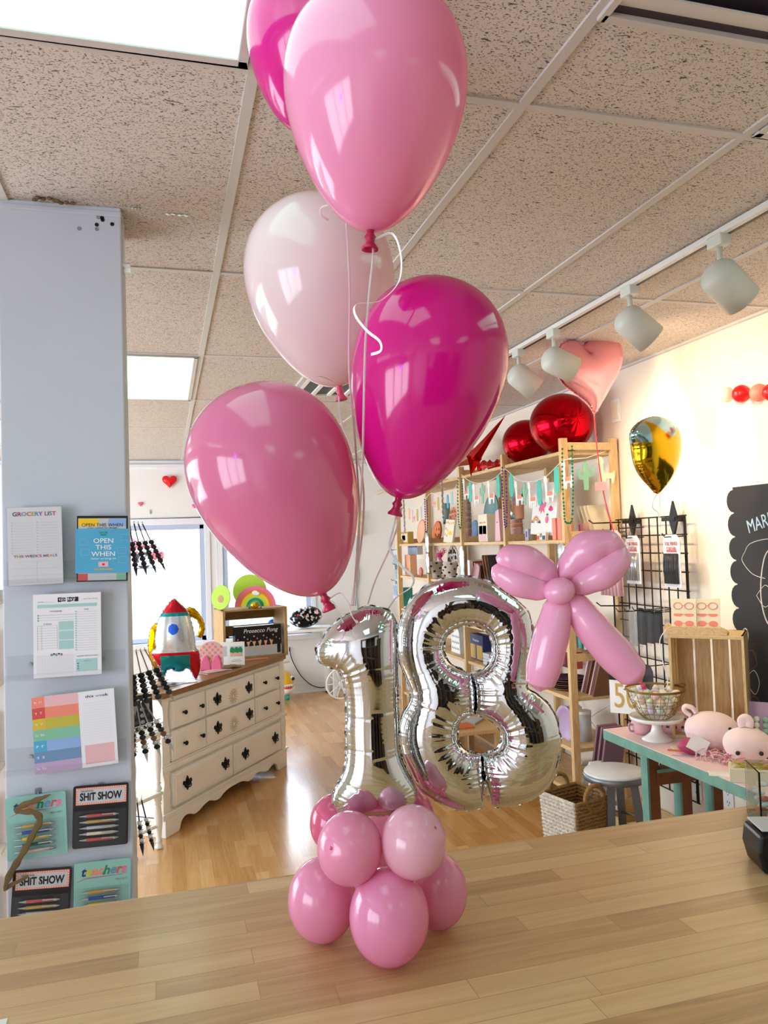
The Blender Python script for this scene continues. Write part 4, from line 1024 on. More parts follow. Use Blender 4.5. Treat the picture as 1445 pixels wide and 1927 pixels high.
# rocket foil balloon
def px_outline(pts, ox, oy, s): return pts
RK = [(245,172),(290,210),(330,250),(355,310),(375,390),(385,470),(388,500),(412,530),(422,590),(420,650),(398,712),(382,705),(360,660),(330,640),(300,660),(255,662),(225,645),(195,655),(175,700),(160,690),(150,640),(115,590),(92,545),(100,520),(122,505),(116,450),(125,380),(140,310),(165,262),(205,205)]
def rk_m(x, z, x0, x1, z0, z1):
    u = (x-x0)/(x1-x0); v = (z-z0)/(z1-z0)
    if v > .83: return 'foil_redr'
    if v > .78: return 'foil_teal'
    if (u-.48)**2*.40+(v-.635)**2 < .0040: return 'foil_blue'
    if v > .36: return 'foil_silver'
    if v > .325: return 'foil_redr' 
    if u < .22 or u > .78: return 'foil_redr'
    return 'foil_teal'
foil('rocket_balloon', 'silver, red and teal rocket-shaped foil balloon standing on the dresser', 'balloon', RK, [], [[(240, 662), (246, 640)]], 4.86, radians(-8), 260, 1080, 3.6125, .0045, .55, m='foil_silver', wr=.5, skirt=.006, seed=8, mats=rk_m)
foil('gold_number_balloon', 'gold foil balloon behind the rocket balloon', 'balloon', [(345,230),(385,240),(420,280),(445,330),(450,380),(430,430),(400,420),(420,380),(410,330),(380,300),(330,300),(300,420),(200,560),(180,700),(120,690),(90,600),(70,520),(75,420),(95,360),(140,330),(200,350),(260,330),(300,260)], [], [], 5.05, radians(-8), 260, 1080, 3.6125, .005, .5, m='foil_gold2', wr=.5, skirt=.004, seed=9)
# gingham slipper card, framed cards
def standing(name, label, cat, px, py, w, h, th, m, lean=12, yaw=None, z=ZT, group=None):
    p = atZ(px, py, z); t = thing(name, label, cat, p, rz=(-YAW-.0 if yaw is None else yaw), rx=-radians(lean), group=group)
    return t
t = standing('gingham_card', 'pink gingham oval display card with pink slipper shapes beside the rocket', 'card', 397, 1262, .2, .23, .01, 'p_pinkl', 14)
b = MB(); w, h = .17, .20; out = [(-w/2, 0)]+[(w/2*cos(a), h*.62+h*.38*sin(a)) for a in [pi*(1-i/14) for i in range(15)]]+[(w/2, 0)]
b.prism(out, -.004, 0, 'p_pinkl')
for i in range(8):
    for j in range(9):
        x, z = -w/2+.02*(i+.5)+.002, .01+.02*(j+.5)
        if (i+j) % 2 == 0 and (abs(x) < w/2-.01) and z < h*.62+h*.36*sqrt(max(0, 1-(x/(w/2))**2))-.006: b.bx(x-.008, x+.008, -.0045, -.004, z-.008, z+.008, 'p_coral')
b.build('card', t)
for x in (-.035, .04):
    q = MB(); q.prism([(x-.035, .0), (x-.03, .06), (x-.01, .10), (x+.012, .10), (x+.03, .05), (x+.035, 0)], -.018, -.005, 'p_pink'); q.build('slipper', t, bev=.004)
for px, py, yo, lab, art in ((418, 1252, .02, 'white framed card standing behind, left of the cactus print', 0), (444, 1252, 0, 'white framed card with a green cactus print on the dresser', 1)):
    t = standing('framed_card', lab, 'card', px, py, 0, 0, 0, '', 13, yaw=-YAW+radians(8), group='white cards on the dresser')
    b = MB(); b.bx(-.062, .062, -.006+yo, yo, 0, .165, 'white'); b.bx(-.040, .048, -.0066+yo, -.006+yo, .062, .135, 'p_lgray'); b.build('card', t)
    q = MB()
    if art:
        for cx in (-.025, .005, .032): q.prism([(cx+.017*cos(a), .105+.024*sin(a)) for a in [2*pi*i/12 for i in range(12)]], -.0072, -.0066, 'p_dgreen')
        for cx in (-.03, .0, .03): q.bx(cx-.01, cx+.01, -.0074, -.0066, .066, .09, 'p_peach')
        q.bx(-.03, .04, -.0068, -.006, .028, .031, 'p_gray'); q.bx(-.02, .03, -.0068, -.006, .04, .042, 'p_gray')
    else: q.bx(-.035, -.015, -.0072+yo, -.006+yo, .03, .12, 'satin_black')
    q.build('print', t)
# flat foil packets
for i, (px, py, a, w, m, lab) in enumerate([(330, 1285, 20, .24, 'packet_silver', 'silver flat packet in front of the rocket balloon'), (345, 1280, 5, .20, 'clear_bag', 'clear flat packet lying on the silver packet by the rocket'), (312, 1290, 35, .18, 'packet_silver', 'silver flat packet at the left end of the dresser top'),
                                            (405, 1264, 30, .20, 'p_pinkl', 'flat pink packet lying before the gingham card'), (430, 1258, 45, .17, 'p_brown', 'flat brown packet lying before the cactus card')]):
    p = on_top(px, py); b = MB(); n = 8; V = []
    for ii in range(n+1):
        for jj in range(n+1): u, v = ii/n, jj/n; V.append(((u-.5)*w, (v-.5)*w*.6, .003+.007*i % .016+.006*sin(pi*u)*sin(pi*v)+.0015*sin(ii*2.3+jj*1.7)))
    b.add(V, [(r*(n+1)+c, (r+1)*(n+1)+c, (r+1)*(n+1)+c+1, r*(n+1)+c+1) for r in range(n) for c in range(n)], m, True); b.bx(-w/2, w/2, -w*.3, w*.3, .0, .003, m)
    o = b.build('flat_packet'); o.location = p; o.rotation_euler = (0, 0, radians(a)); tag(o, lab, 'packet', 'flat packets on the dresser')
# wooden crate on its side with a game box inside
t = thing('wooden_crate', 'pine crate on its side on the dresser with a black game box inside', 'crate', (.40, 5.86, ZT), rz=radians(10))
cw, ch, cdp = .50, .37, .30
b = MB(); 
b.bx(0, .018, 0, cdp, 0, ch, 'aged_pine'); b.build('end_panel', t); b = MB(); b.bx(cw-.018, cw, 0, cdp, 0, ch, 'aged_pine'); b.build('end_panel', t)
for z in (0, ch-.012):
    for k in range(3): q = MB(); q.bx(0, cw, .005+k*.1, .088+k*.1, z, z+.012, 'aged_pine_x'); q.build('slat', t)
for k in range(3): q = MB(); q.bx(0, cw, cdp-.01, cdp, .02+k*.125, .10+k*.125, 'aged_pine_x'); q.build('slat', t)
t2 = thing('game_box', 'black party game box with pink flowers and glasses standing inside the crate', 'box', (.40+.09, 5.90, ZT+.013), rz=radians(10))
b = MB(); b.bx(0, .36, 0, .07, 0, .225, 'satin_black'); b.bx(0, .36, -.0008, 0, 0, .075, 'p_lgray'); b.build('box', t2)
text('Prosecco Pong', .05, 'p_white', t2, .20, .185, -.0012, w=.27, h=.04, shear=.25)
q = MB()
for i in range(14): q.ball((.02+.025*i, -.001, .13-.02*sin(i*2.1)), (.006, .001, .006), 'p_pink' if i % 3 == 0 else 'p_lgray', 8, 6)
for i in range(5):
    x = .10+.045*i; q.prism([(x-.014, .11), (x+.014, .11), (x+.006, .085), (x+.002, .05), (x+.012, .045), (x-.012, .045), (x-.002, .05), (x-.006, .085)], -.0018, -.0008, 'p_peach')
q.prism([(.325, .01), (.325, .07), (.333, .10), (.333, .125), (.343, .125), (.343, .10), (.352, .07), (.352, .01)], -.002, -.0008, 'black')
q.build('picture', t2)
b = MB(); o = atZ(485, 1252, ZT); b.bx(-.12, .10, -.045, .0, 0, .006, 'p_coral'); o2 = b.build('flat_packet'); o2.location = (.62, 5.83, ZT+.001); o2.rotation_euler = (0, 0, radians(12)); tag(o2, 'flat pink packet lying in front of the crate', 'packet')
# on top of the crate
ZK = ZT+ch
c = atY(415, 1144, 5.95)
t = thing('avocado_plate', 'small round avocado-shaped plate leaning on the crate top', 'plate', (c.x, 5.95, ZK+.001), rz=radians(-35), rx=-radians(8))
r1 = .094
b = MB(); b.prism([(r1*.86*cos(a), r1+r1*sin(a)) for a in [2*pi*i/28 for i in range(28)]], -.008, 0, 'p_avo'); b.build('plate', t, bev=.002)
q = MB(); q.prism([(.024*cos(a), r1-.012+.028*sin(a)) for a in [2*pi*i/18 for i in range(18)]], -.010, -.008, 'cork'); q.build('stone', t)
c = atY(470, 1125, 6.02)
t = thing('avocado_plate', 'large lime green round plate standing behind the rainbow plate', 'plate', (c.x, 6.03, ZK+.001), rz=-YAW, rx=-radians(6)); r1 = .128
b = MB(); b.prism([(r1*1.02*cos(a), r1+r1*sin(a)) for a in [2*pi*i/32 for i in range(32)]], -.008, 0, 'p_avo'); b.build('plate', t, bev=.002)
c = atY(481, 1160, 5.95)
t = thing('rainbow_plate', 'rainbow arch plate on a gold stand on top of the crate', 'plate', (c.x, 5.95, ZK+.012), rz=-YAW, rx=-radians(10))
rs = [(.157, 'p_pink'), (.132, 'p_orange'), (.108, 'p_yel2'), (.086, 'p_lime'), (.067, 'p_dgreen'), (.045, 'p_aqua')]
b = MB()
for i, (r, m) in enumerate(rs): b.prism([(r*cos(a), r*sin(a)) for a in [pi*j/24 for j in range(25)]], -.006-.0006*i, -.0006*i, m)
b.build('plate', t); q = MB(); q.ball((.0, -.012, .105), (.024, .003, .018), 'white', 14, 8); q.ball((.018, -.012, .098), (.018, .003, .014), 'white', 14, 8); q.build('cloud', t)
t2 = thing('plate_stand', 'small gold wire stand holding the rainbow plate', 'stand', (c.x, 5.945, ZK), rz=-YAW)
q = MB()
for x in (-.045, .045): q.tube([(x, .05, 0), (x, 0, .004), (x, -.045, .004), (x, -.048, .03)], .003, 'wire_gold', 8); q.tube([(x, .0, .0), (x, .03, .07)], .003, 'wire_gold', 8)
q.tube([(-.045, -.03, .004), (.045, -.03, .004)], .003, 'wire_gold', 8); q.build('wire', t2)
q = MB(); q.ball((0, -.03, .025), (.032, .012, .028), 'foil_gold', 16, 10); q.build('medallion', t2)

# white spindle corner shelf left of the dresser
t = thing('spindle_shelf', 'white painted shelf with turned spindle posts beside the dresser', 'shelf', (-.20, 4.46, 0))
def spindle(x, y, z0, z1, name='spindle'):
    L_ = z1-z0; q = MB()
    pr = [(.012, 0), (.022, .02), (.024, .05), (.016, .09), (.014, .12), (.020, .14), (.014, .16), (.017, .3), (.021, .42), (.023, .55), (.019, .68), (.014, .80), (.020, .83), (.014, .86), (.021, .9), (.021, 1.)]
    q.lathe([(r, z*L_) for r, z in pr], 'cream_paint', 16, (x, y, z0)); q.build(name, t)
posts = [(0, 0), (.13, .14), (-.25, .10), (-.12, .26)]
for x, y in posts:
    spindle(x, y, 0, .30); spindle(x, y, .32, .64); 
for z in (.30, .64):
    q = MB(); V = [(.02, -.03), (.16, .13), (-.11, .30), (-.28, .10)]
    q.add([(x, y, z) for x, y in V]+[(x, y, z+.02) for x, y in V], [(0, 3, 2, 1), (4, 5, 6, 7), (0, 1, 5, 4), (1, 2, 6, 5), (2, 3, 7, 6), (3, 0, 4, 7)], 'cream_paint'); q.build('shelf_board', t, bev=.003)
q = MB(); q.tube([(0, 0, .13), (.13, .14, .13)], .009, 'cream_paint', 10); q.tube([(0, 0, .64), (0, 0, .70)], .014, 'cream_paint', 10); q.ball((.13, .14, .68), .02, 'cream_paint', 12, 8); q.tube([(.13, .14, .66), (.02, .16, .66)], .012, 'cream_paint', 10); q.build('rail', t)
b = MB(); b.bx(-.07, .09, 0, .012, 0, .20, 'satin_black')
for i in range(14): b.ball((-.04+.035*(i % 4), -.001, .05+.035*(i//4)), (.013, .002, .011), 'm_dark' if i % 2 else 'p_gray', 8, 6)
o = b.build('patterned_card'); o.location = (-.17, 4.60, .662); o.rotation_euler = (-.15, 0, .3); tag(o, 'black card with grey florals on the white spindle shelf', 'card')

# ================================================================== FAR CORNER
t = thing('side_table', 'small white table under the far window', 'table', (0, 0, 0))
tz = .765
b = MB(); b.bx(.95, 1.80, 8.30, 8.74, tz-.03, tz, 'white'); b.build('table_top', t, bev=.008)
for x, y in ((1.76, 8.34), (1.74, 8.70), (1.0, 8.34), (1.0, 8.70)):
    q = MB(); q.bx(x-.022, x+.022, y-.022, y+.022, .02, tz-.03, 'white'); o = q.build('leg', t); q = MB(); q.bx(x-.02, x+.02, y-.02, y+.02, 0, .02, 'black'); q.build('foot', o)
c = atY(575, 1168, 8.5); b = MB(); n, k = 40, 24; vs_ = []
for i in range(k+1):
    a = pi*i/k
    for j in range(n): e = 2*pi*j/n; vs_.append((.185*sin(a)*cos(e), .12*sin(a)*sin(e), .118*cos(a)))
def confetti():
    m = bpy.data.materials.new('confetti_foil'); m.use_nodes = True; MATS['confetti_foil'] = m; N, L = m.node_tree.nodes, m.node_tree.links; b_ = N['Principled BSDF']
    tc = nn(m, 'ShaderNodeTexCoord'); v = nn(m, 'ShaderNodeTexVoronoi'); v.inputs['Scale'].default_value = 42; L.new(tc.outputs['Object'], v.inputs['Vector'])
    r = nn(m, 'ShaderNodeValToRGB'); r.color_ramp.interpolation = 'CONSTANT'; e = r.color_ramp.elements; e[0].color = lin('#08080a'); e[1].position = .62; e[1].color = lin('#d8dce0'); q = e.new(.85); q.color = lin('#c8303a'); q = e.new(.9); q.color = lin('#08080a')
    L.new(v.outputs['Color'], r.inputs[0]); L.new(r.outputs[0], b_.inputs['Base Color']); b_.inputs['Roughness'].default_value = .15; b_.inputs['Metallic'].default_value = .5
confetti()
b.add(vs_, [(i*n+j, (i+1)*n+j, (i+1)*n+(j+1) % n, i*n+(j+1) % n) for i in range(k) for j in range(n)], 'confetti_foil', True)
o = b.build('foil_balloon'); o.location = (c.x, 8.5, tz+.122); o.rotation_euler = (0, radians(-8), 0); tag(o, 'black foil balloon with silver confetti print on the white table', 'balloon')
c = atY(530, 1175, 8.45); t = thing('foil_balloon', 'small silver pillow-shaped foil balloon on the white table', 'balloon', (c.x, 8.45, tz))
b = MB(); b.ball((0, 0, .035), (.09, .05, .032), 'foil_silver', 20, 10); b.build('foil_body', t); q = MB(); q.ball((.0, -.04, .012), (.012, .012, .01), 'p_red', 10, 6); q.ball((.02, -.04, .01), (.01, .01, .006), 'p_red', 10, 6); q.build('knot', t)
c = atY(519, 1165, 8.5); b = MB(); b.ball((0, 0, .065), .065, 'foil_blue', 24, 14); o = b.build('foil_balloon'); o.location = (c.x-.03, 8.5, tz); tag(o, 'blue foil balloon half hidden behind the crate on the white table', 'balloon')
# shark ride-on toy
P('toy_yellow', '#f0c020', .35)
p = atZ(540, 1318, 0); t = thing('shark_toy', 'yellow shark-faced wheeled toy on the floor behind the dresser', 'toy', (p.x-.07, p.y+.05, 0), rz=radians(12))
b = MB(); b.ball((0, 0, .20), (.14, .22, .135), 'toy_yellow', 28, 18); b.build('body', t)
q = MB(); q.ball((.02, -.02, .135), (.125, .205, .075), 'white', 24, 12); q.build('belly', t)
q = MB(); q.ball((.02, -.115, .165), (.085, .115, .045), 'p_red', 20, 10); q.build('mouth', t)
q = MB(); q.prism([(-.03+.012*(i), .19-.016*(i % 2)) for i in range(9)]+[(.066, .2), (-.03, .2)], -.235, -.225, 'white'); q.build('teeth', t)
q = MB(); q.ball((.09, -.155, .245), (.028, .02, .030), 'white', 14, 8); q.ball((.095, -.172, .245), (.017, .010, .019), 'black', 14, 8); q.build('eye', t)
q = MB(); q.prism([(-.04, .30), (-.02, .40), (.02, .40), (.045, .31)], -.01, .02, 'toy_yellow'); q.build('fin', t, bev=.008)
q = MB(); q.cyl((-.06, 0, .40), (.12, 0, .41), .014, 'white'); q.build('handle', t)
for x in (-.07, .08):
    q = MB(); q.cyl((x-.015, -.02, .04), (x+.015, -.02, .04), .04, 'p_aqua', n=20); q.build('wheel', t)
Q = spline([atY(*p_, YB-.02) for p_ in ((545, 1222), (549, 1240), (560, 1262), (572, 1278), (588, 1290), (606, 1294), (620, 1288))], 6)
b = MB(); b.tube(Q, .005, 'satin_black', 8); b.ball(Q[0], (.009, .009, .03), 'satin_black', 10, 6); tag(b.build('power_cable'), 'black cable trailing down the wall under the white table', 'cable')
# cart wheel
p = atY(640, 1288, 8.25); t = thing('cart_wheel', 'small cream spoked cart wheel by the white table legs', 'wheel', (p.x+.01, 8.25, .005))
r = .16; q = MB(); q.tube([(r*cos(a), 0, r+r*sin(a)) for a in [2*pi*i/32 for i in range(32)]], .010, 'cream_paint', 8, closed=True); q.build('rim', t)
for i in range(10): a = 2*pi*i/10; q = MB(); q.cyl((0, 0, r), (r*cos(a), 0, r+r*sin(a)), .005, 'cream_paint', n=8); q.build('spoke', t)
q = MB(); q.cyl((0, -.02, r), (0, .02, r), .025, 'cream_paint', n=16); q.build('hub', t)
q = MB(); q.bx(-.05, .30, .03, .06, .30, .34, 'cream_paint'); q.build('axle', t)
# hearts and cord on the back wall
def heart2(s, n=28): return [(s*16*sin(a)**3/16, s*(13*cos(a)-5*cos(2*a)-2*cos(3*a)-cos(4*a))/16) for a in [2*pi*i/n for i in range(n)]]
def puffy_heart(name, px, py, s, m, label, y=YB, group=None):
    p = atY(px, py, y-.04); b = MB(); ring = heart2(1.)
    lv = [(.0, .0), (.35, .8), (.7, 1.), (.92, .7), (1., .0)]; V = []; n = len(ring)
    for sd in (1, -1):
        for sc, dp in lv[1:]: V += [(x*sc*s, -sd*.0-sd*sqrt(max(0, 1-sc*sc))*s*.42, z*sc*s) for x, z in ring]
    b.add(V, [(q*n+i, q*n+(i+1) % n, (q+1)*n+(i+1) % n, (q+1)*n+i) for sd in (0, 1) for q in (sd*4, sd*4+1, sd*4+2) for i in range(n)]+[tuple(range(n)), tuple(range(4*n, 5*n))], m, True)
    o = b.build(name); o.location = (p.x, y-.42*s-.002, p.z); return tag(o, label, 'heart balloon' if s > .05 else 'ornament', group)
P('heart_red', '#e8141c', .25)
puffy_heart('heart_balloon', 319, 905, .080, 'heart_red', 'red heart balloon on the back wall above the window')
puffy_heart('paper_rosette', 264, 948, .028, 'p_pink', 'small pink rosette on the back wall left of the red heart')
puffy_heart('paper_rosette', 366, 952, .028, 'p_pink', 'small pink rosette on the back wall at the edge of the dusky balloon')
p = atY(282, 963, YB-.01); b = MB(); b.ball((0, 0, 0), (.012, .008, .028), 'p_lgray', 10, 6); o = b.build('wall_hook'); o.location = (p.x, YB-.008, p.z); tag(o, 'tiny grey hook on the back wall below the red heart', 'hook')
Q = spline([atY(*p_, YB-.015) for p_ in ((674, 1010), (671, 1040), (676, 1080), (672, 1120), (677, 1180))], 8)
b = MB(); b.tube(Q, .006, 'p_dteal', 8); tag(b.build('grey_cable'), 'grey cord running down the back wall behind the ribbons', 'cord')
p = atY(678, 985, YB-.05); b = MB()
for i in range(5): b.ball((.008*sin(i*2), 0, .11-.055*i), (.05+.01*sin(i*2.5), .03, .045), 'p_cream', 12, 8)
o = b.build('woven_ornament'); o.location = (p.x-.02, YB-.05, p.z); tag(o, 'cream textured ornament on the back wall beside the dusky balloon edge', 'ornament')
p = atY(718, 925, YB-.05); b = MB(); b.lathe([(.001, -.09), (.012, -.06), (.022, 0), (.02, .05), (.001, .06)], 'p_cream', 10, R=Matrix.Rotation(radians(65), 3, 'Y')); o = b.build('wall_horn'); o.location = (p.x, YB-.05, p.z); tag(o, 'small beige cone ornament on the back wall under the magenta balloon', 'ornament')

# ================================================================== WOODEN SHELVING UNIT
XF, XBK = 2.263, 2.595
PYS = [4.045, 4.865, 5.675, 6.50, 7.42]
SZ = [2.165, 1.640, 1.325, 1.0, .715, .42, .17]
SU = thing('shelving_unit', 'long open pine shelving unit along the right wall', 'shelf', (XF, PYS[0], 0))
for i, y in enumerate(PYS):
    y -= PYS[0]
    f = MB(); f.bx(-.022, .022, y-.016, y+.016, 0, 2.26, 'pine'); f.build('post', SU, bev=.002)
    f = MB(); f.bx(XBK-XF-.022, XBK-XF+.022, y-.016, y+.016, 0, 2.26, 'pine'); f.build('post', SU, bev=.002)
    f = MB()
    for z in (2.19, 1.665, .95, .30): f = MB(); f.bx(.022, XBK-XF-.022, y-.012, y+.012, z, z+.045, 'pine_h'); f.build('rung', SU, bev=.002)
for bay in range(4):
    for k, z in enumerate(SZ):
        if bay == 0 and z in (1.325,): continue
        f = MB(); f.bx(-.004, XBK-XF+.02, PYS[bay]-PYS[0]+.018, PYS[bay+1]-PYS[0]-.018, z, z+.022, 'pine_h'); f.build('shelf_board', SU, bev=.002)
q = MB()
q.cyl((.33, .05, .32), (.33, .77, .70), .003, 'steel', n=6); q.cyl((.33, .77, .32), (.33, .05, .70), .003, 'steel', n=6); q.build('cross_brace', SU)
HP = -pi/2
def yx(px, py, X): return atX(px, py, X).y
def on_shelf(name, label, cat, px, py, X, z, group=None, lean=0., rz=HP, tilt=0.):
    return thing(name, label, cat, (X, yx(px, py, X), z+.022), rz=rz, rx=-radians(lean), ry=radians(tilt), group=group)
def cup(b, z0, r, h, m, rim='white'):
    b.lathe([(.001, z0), (r*.72, z0), (r, z0+h), (r*1.04, z0+h), (r*1.04, z0+h-.004), (r*.95, z0+h-.006), (r*.7, z0+.006), (.001, z0+.006)], m, 20)
def cups(label, px, py, X, z, n, r, h, cols, step=.018, tilt=0., group='paper cup stacks on the shelf'):
    t = on_shelf('cup_stack', label, 'cups', px, py, X, z, tilt=tilt, group=group)
    for i in range(n): q = MB(); cup(q, i*step, r, h, cols[i % len(cols)]); q.build('cup', t)
    return t
def plates(label, px, py, X, z, r, m, n=1, lean=10, group=None, inner=None, rz=HP, name='party_plate', cat='plate', dots=None, smile=False):
    t = on_shelf(name, label, cat, px, py, X, z, lean=lean, rz=rz, group=group)
    for i in range(n):
        q = MB(); R = Matrix.Rotation(pi/2, 3, 'X')
        q.lathe([(.001, 0), (r*.74, 0), (r*.80, .008), (r, .012), (r, .014), (r*.79, .0105), (r*.73, .003), (.001, .003)], m, 36, (0, i*.006, r), R)
        if inner and i == 0: q.lathe([(.001, .0035), (r*.72, .0035), (.001, .0036)], inner, 32, (0, 0, r), R)
        if dots and i == 0:
            for k in range(26): a, rr_ = k*2.4, r*.93*sqrt((k+.5)/26); q.lathe([(.001, .0125), (r*(.06+.05*((k*7) % 3)), .0125), (.001, .0135)], dots, 7, (rr_*cos(a), 0, r+rr_*sin(a)), R)
        o = q.build('plate', t)
    if smile:
        q = MB(); q.tube([(r*.5*cos(a), -.006, r+r*.5*sin(a)) for a in [radians(200+14*k) for k in range(11)]], .005, 'p_brown', 6)
        for x in (-.28, .28): q.ball((x*r, -.006, r*1.25), (.006, .003, .012), 'p_brown', 8, 6)
        q.build('smile', t)
    return t
def pack(label, px, py, X, z, w, h, d, m, name='boxed_pack', cat='box', lean=0., rz=HP, group=None, deco=None, tilt=0.):
    t = on_shelf(name, label, cat, px, py, X, z, lean=lean, rz=rz, group=group, tilt=tilt)
    q = MB(); q.bx(-w/2, w/2, 0, d, 0, h, m); q.build('box', t, bev=.002)
    if deco:
        q = MB()
        for x0, x1, z0, z1, mm in deco: q.bx((x0-.5)*w, (x1-.5)*w, -.001, 0, z0*h, z1*h, mm)
        q.build('print', t)
    return t
Z2 = SZ[1]
# bay nearest the camera
cups('lower stack of unicorn cups leaning at the left of the nearest bay', 976, 1018, 2.36, Z2, 3, .042, .09, ['p_pinkl', 'p_peach', 'p_pinkl'], .03, tilt=-10)
t = cups('upper stack of unicorn cups balanced on the lower leaning stack', 976, 1018, 2.36, Z2, 3, .042, .09, ['p_peach', 'p_pinkl', 'p_lgray'], .03, tilt=-14)
t.location.z += .152; t.location.y -= .032
pl = pack('white unicorn plate pack with rainbow, cherry and cloud pictures', 1020, 1005, 2.34, Z2, .335, .34, .02, 'white', 'plate_pack', 'plates', lean=6, tilt=3)
pl.location.z += .035
q = MB()
def blob(q, cx, cz, pts, m, y=-.0018): q.prism([(cx+a, cz+c) for a, c in pts], y, -.0006, m)
blob(q, -.02, .17, [(-.05, .0), (-.03, .03), (.0, .025), (.03, .045), (.045, .04), (.04, .015), (.02, .005), (.03, -.03), (.015, -.02), (.0, -.01), (-.02, -.035), (-.025, -.01), (-.045, -.02)], 'p_pink')
blob(q, -.045, .20, [(-.02, -.01), (-.025, .03), (.0, .03), (.025, .0)], 'p_slate', -.0022)
blob(q, .09, .17, [(-.03, -.01), (-.02, .012), (.0, .02), (.02, .01), (.03, -.01), (.0, -.016)], 'p_hot')
blob(q, .05, .10, [(.022*cos(a), .024*sin(a)) for a in [2*pi*i/12 for i in range(12)]], 'p_pink'); blob(q, .05, .13, [(-.02, 0), (0, .012), (.02, 0), (0, -.006)], 'p_dgreen')
for r_, m_ in ((.05, 'p_pinkl'), (.042, 'p_orange'), (.034, 'p_yel2'), (.026, 'p_sky'), (.018, 'white')): blob(q, -.10, .075, [(r_*cos(a), r_*sin(a)) for a in [pi*i/14 for i in range(15)]], m_, -.0012-.001*(.05-r_)*100*.2)
blob(q, -.145, .075, [(-.02, 0), (-.01, .02), (.018, 0)], 'p_red'); blob(q, -.055, .075, [(-.018, 0), (.01, .02), (.024, 0)], 'p_navy')
q.build('picture', pl); q = MB(); q.bx(-.03, .03, 0, .004, .34, .365, 'p_cream'); q.build('hang_tab', pl)
pack('small grey print pack under the unicorn plates', 1018, 1018, 2.30, Z2, .12, .05, .02, 'p_cream', lean=4, deco=[(.05, .3, .1, .6, 'p_red'), (.35, .6, .4, .9, 'p_gray'), (.65, .95, .1, .6, 'p_navy')])
for i, (px, lab) in enumerate(((1043, 'left'), (1053, 'middle'), (1061, 'right'))):
    pack('%s of the three coral pink boxes in the nearest bay' % lab, px, 1018, 2.30, Z2, .046, .135, .06, 'p_coral' if i < 2 else 'p_peach', group='coral boxes')
pack('violet trinket box beside the leaning unicorn cups', 991, 1018, 2.35, Z2, .05, .08, .03, 'p_lgray', deco=[(.3, .7, .3, .8, 'p_purple')])
o = on_shelf('foil_bunch', 'crinkled green and silver foil bunch behind the unicorn cups', 'foil', 970, 990, 2.45, Z2+.11); q = MB()
for i in range(9): q.ball((.035*cos(i*2.1), .02*sin(i), .06+.04*sin(i*1.7)), (.035, .02, .04), 'foil_silver' if i % 2 else 'foil_aqua', 8, 6)
q.build('foil', o)
for i in range(4):
    pack(['first','second','third','fourth'][i]+' of the cream napkin packs leaning inside the side frame', 1096+7*i, 975, 2.50, Z2+.05, .012, .17, .12, 'p_cream', lean=0, tilt=-24, group='leaning napkin packs', name='napkin_pack', cat='napkins')
pack('pink gift pack behind the side frame of the shelving', 1092, 1000, 2.46, Z2, .06, .10, .06, 'p_pinkl', deco=[(.2, .5, .2, .9, 'p_hot')])
# second bay
cups('tall stack of floral paper cups at the left of the second bay', 878, 1020, 2.33, Z2, 14, .047, .09, ['p_pinkl', 'cow', 'p_pinkl', 'cow'], .024)
plates('big shiny blue-grey round plate standing in the second bay', 925, 1010, 2.44, Z2+.10, .135, 'p_dteal', 2, 6)
plates('small shiny blue plate behind the cup box', 893, 1018, 2.44, Z2, .09, 'p_slate', 1, 8)
t = pack('cream box of pink tumblers in the second bay', 909, 1020, 2.32, Z2, .17, .21, .08, 'p_cream', deco=[(.1, .48, .04, .58, 'p_pinkl'), (.52, .9, .04, .58, 'p_pinkl'), (.1, .48, .28, .58, 'p_peach'), (.52, .9, .28, .58, 'p_peach')])
text('TREAT CUPS', .01, 'p_coral', t, 0, .145, -.0015, w=.12, h=.012)
t = on_shelf('paper_cone', 'pink paper cone pack at the right of the second bay', 'party cone', 937, 1020, 2.33, Z2); q = MB(); q.prism([(-.05, 0), (-.028, .22), (.028, .235), (.045, 0)], 0, .05, 'p_pinkl'); q.ball((0, -.002, .14), (.006, .003, .006), 'p_gray', 8, 6); q.build('cone', t)
# third bay
plates('orange round smiley plate in the third bay', 822, 1020, 2.36, Z2, .10, 'p_orange', 3, 8, smile=True)
pack('cream patterned napkin pack with orange spots in the third bay', 842, 1022, 2.31, Z2, .21, .20, .02, 'p_cream', 'napkin_pack', 'napkins', lean=8, tilt=4,
     deco=[(x, x+.09, z, z+.09, m_) for x, z, m_ in ((.06, .8, 'p_coral'), (.25, .82, 'p_orange'), (.45, .78, 'p_gold'), (.65, .8, 'p_peach'), (.82, .82, 'p_coral'), (.1, .55, 'p_orange'), (.3, .5, 'p_coral'), (.08, .3, 'p_coral'), (.28, .25, 'p_orange'))]+[(.45, .85, .35, .5, 'p_yel2'), (.5, .6, .2, .3, 'white')])
t = on_shelf('grey_tumbler', 'slim grey cylinder standing behind the napkin pack', 'tumbler', 842, 1018, 2.48, Z2+.17); q = MB(); q.cyl((0, 0, 0), (0, 0, .19), .034, 'p_dteal', n=20); q.build('body', t)
plates('peach patterned plate behind the napkin pack', 853, 1018, 2.48, Z2+.12, .10, 'p_peach', 1, 8, dots='p_coral')
# fourth bay
plates('peach round plate in the farthest bay', 792, 1020, 2.34, Z2, .115, 'p_peach', 2, 8)
pack('gold patterned long box in the farthest bay', 760, 1022, 2.31, Z2, .27, .12, .06, 'p_gold', deco=[(.1, .9, .15, .85, 'p_cream'), (.3, .7, .3, .7, 'p_olive')])
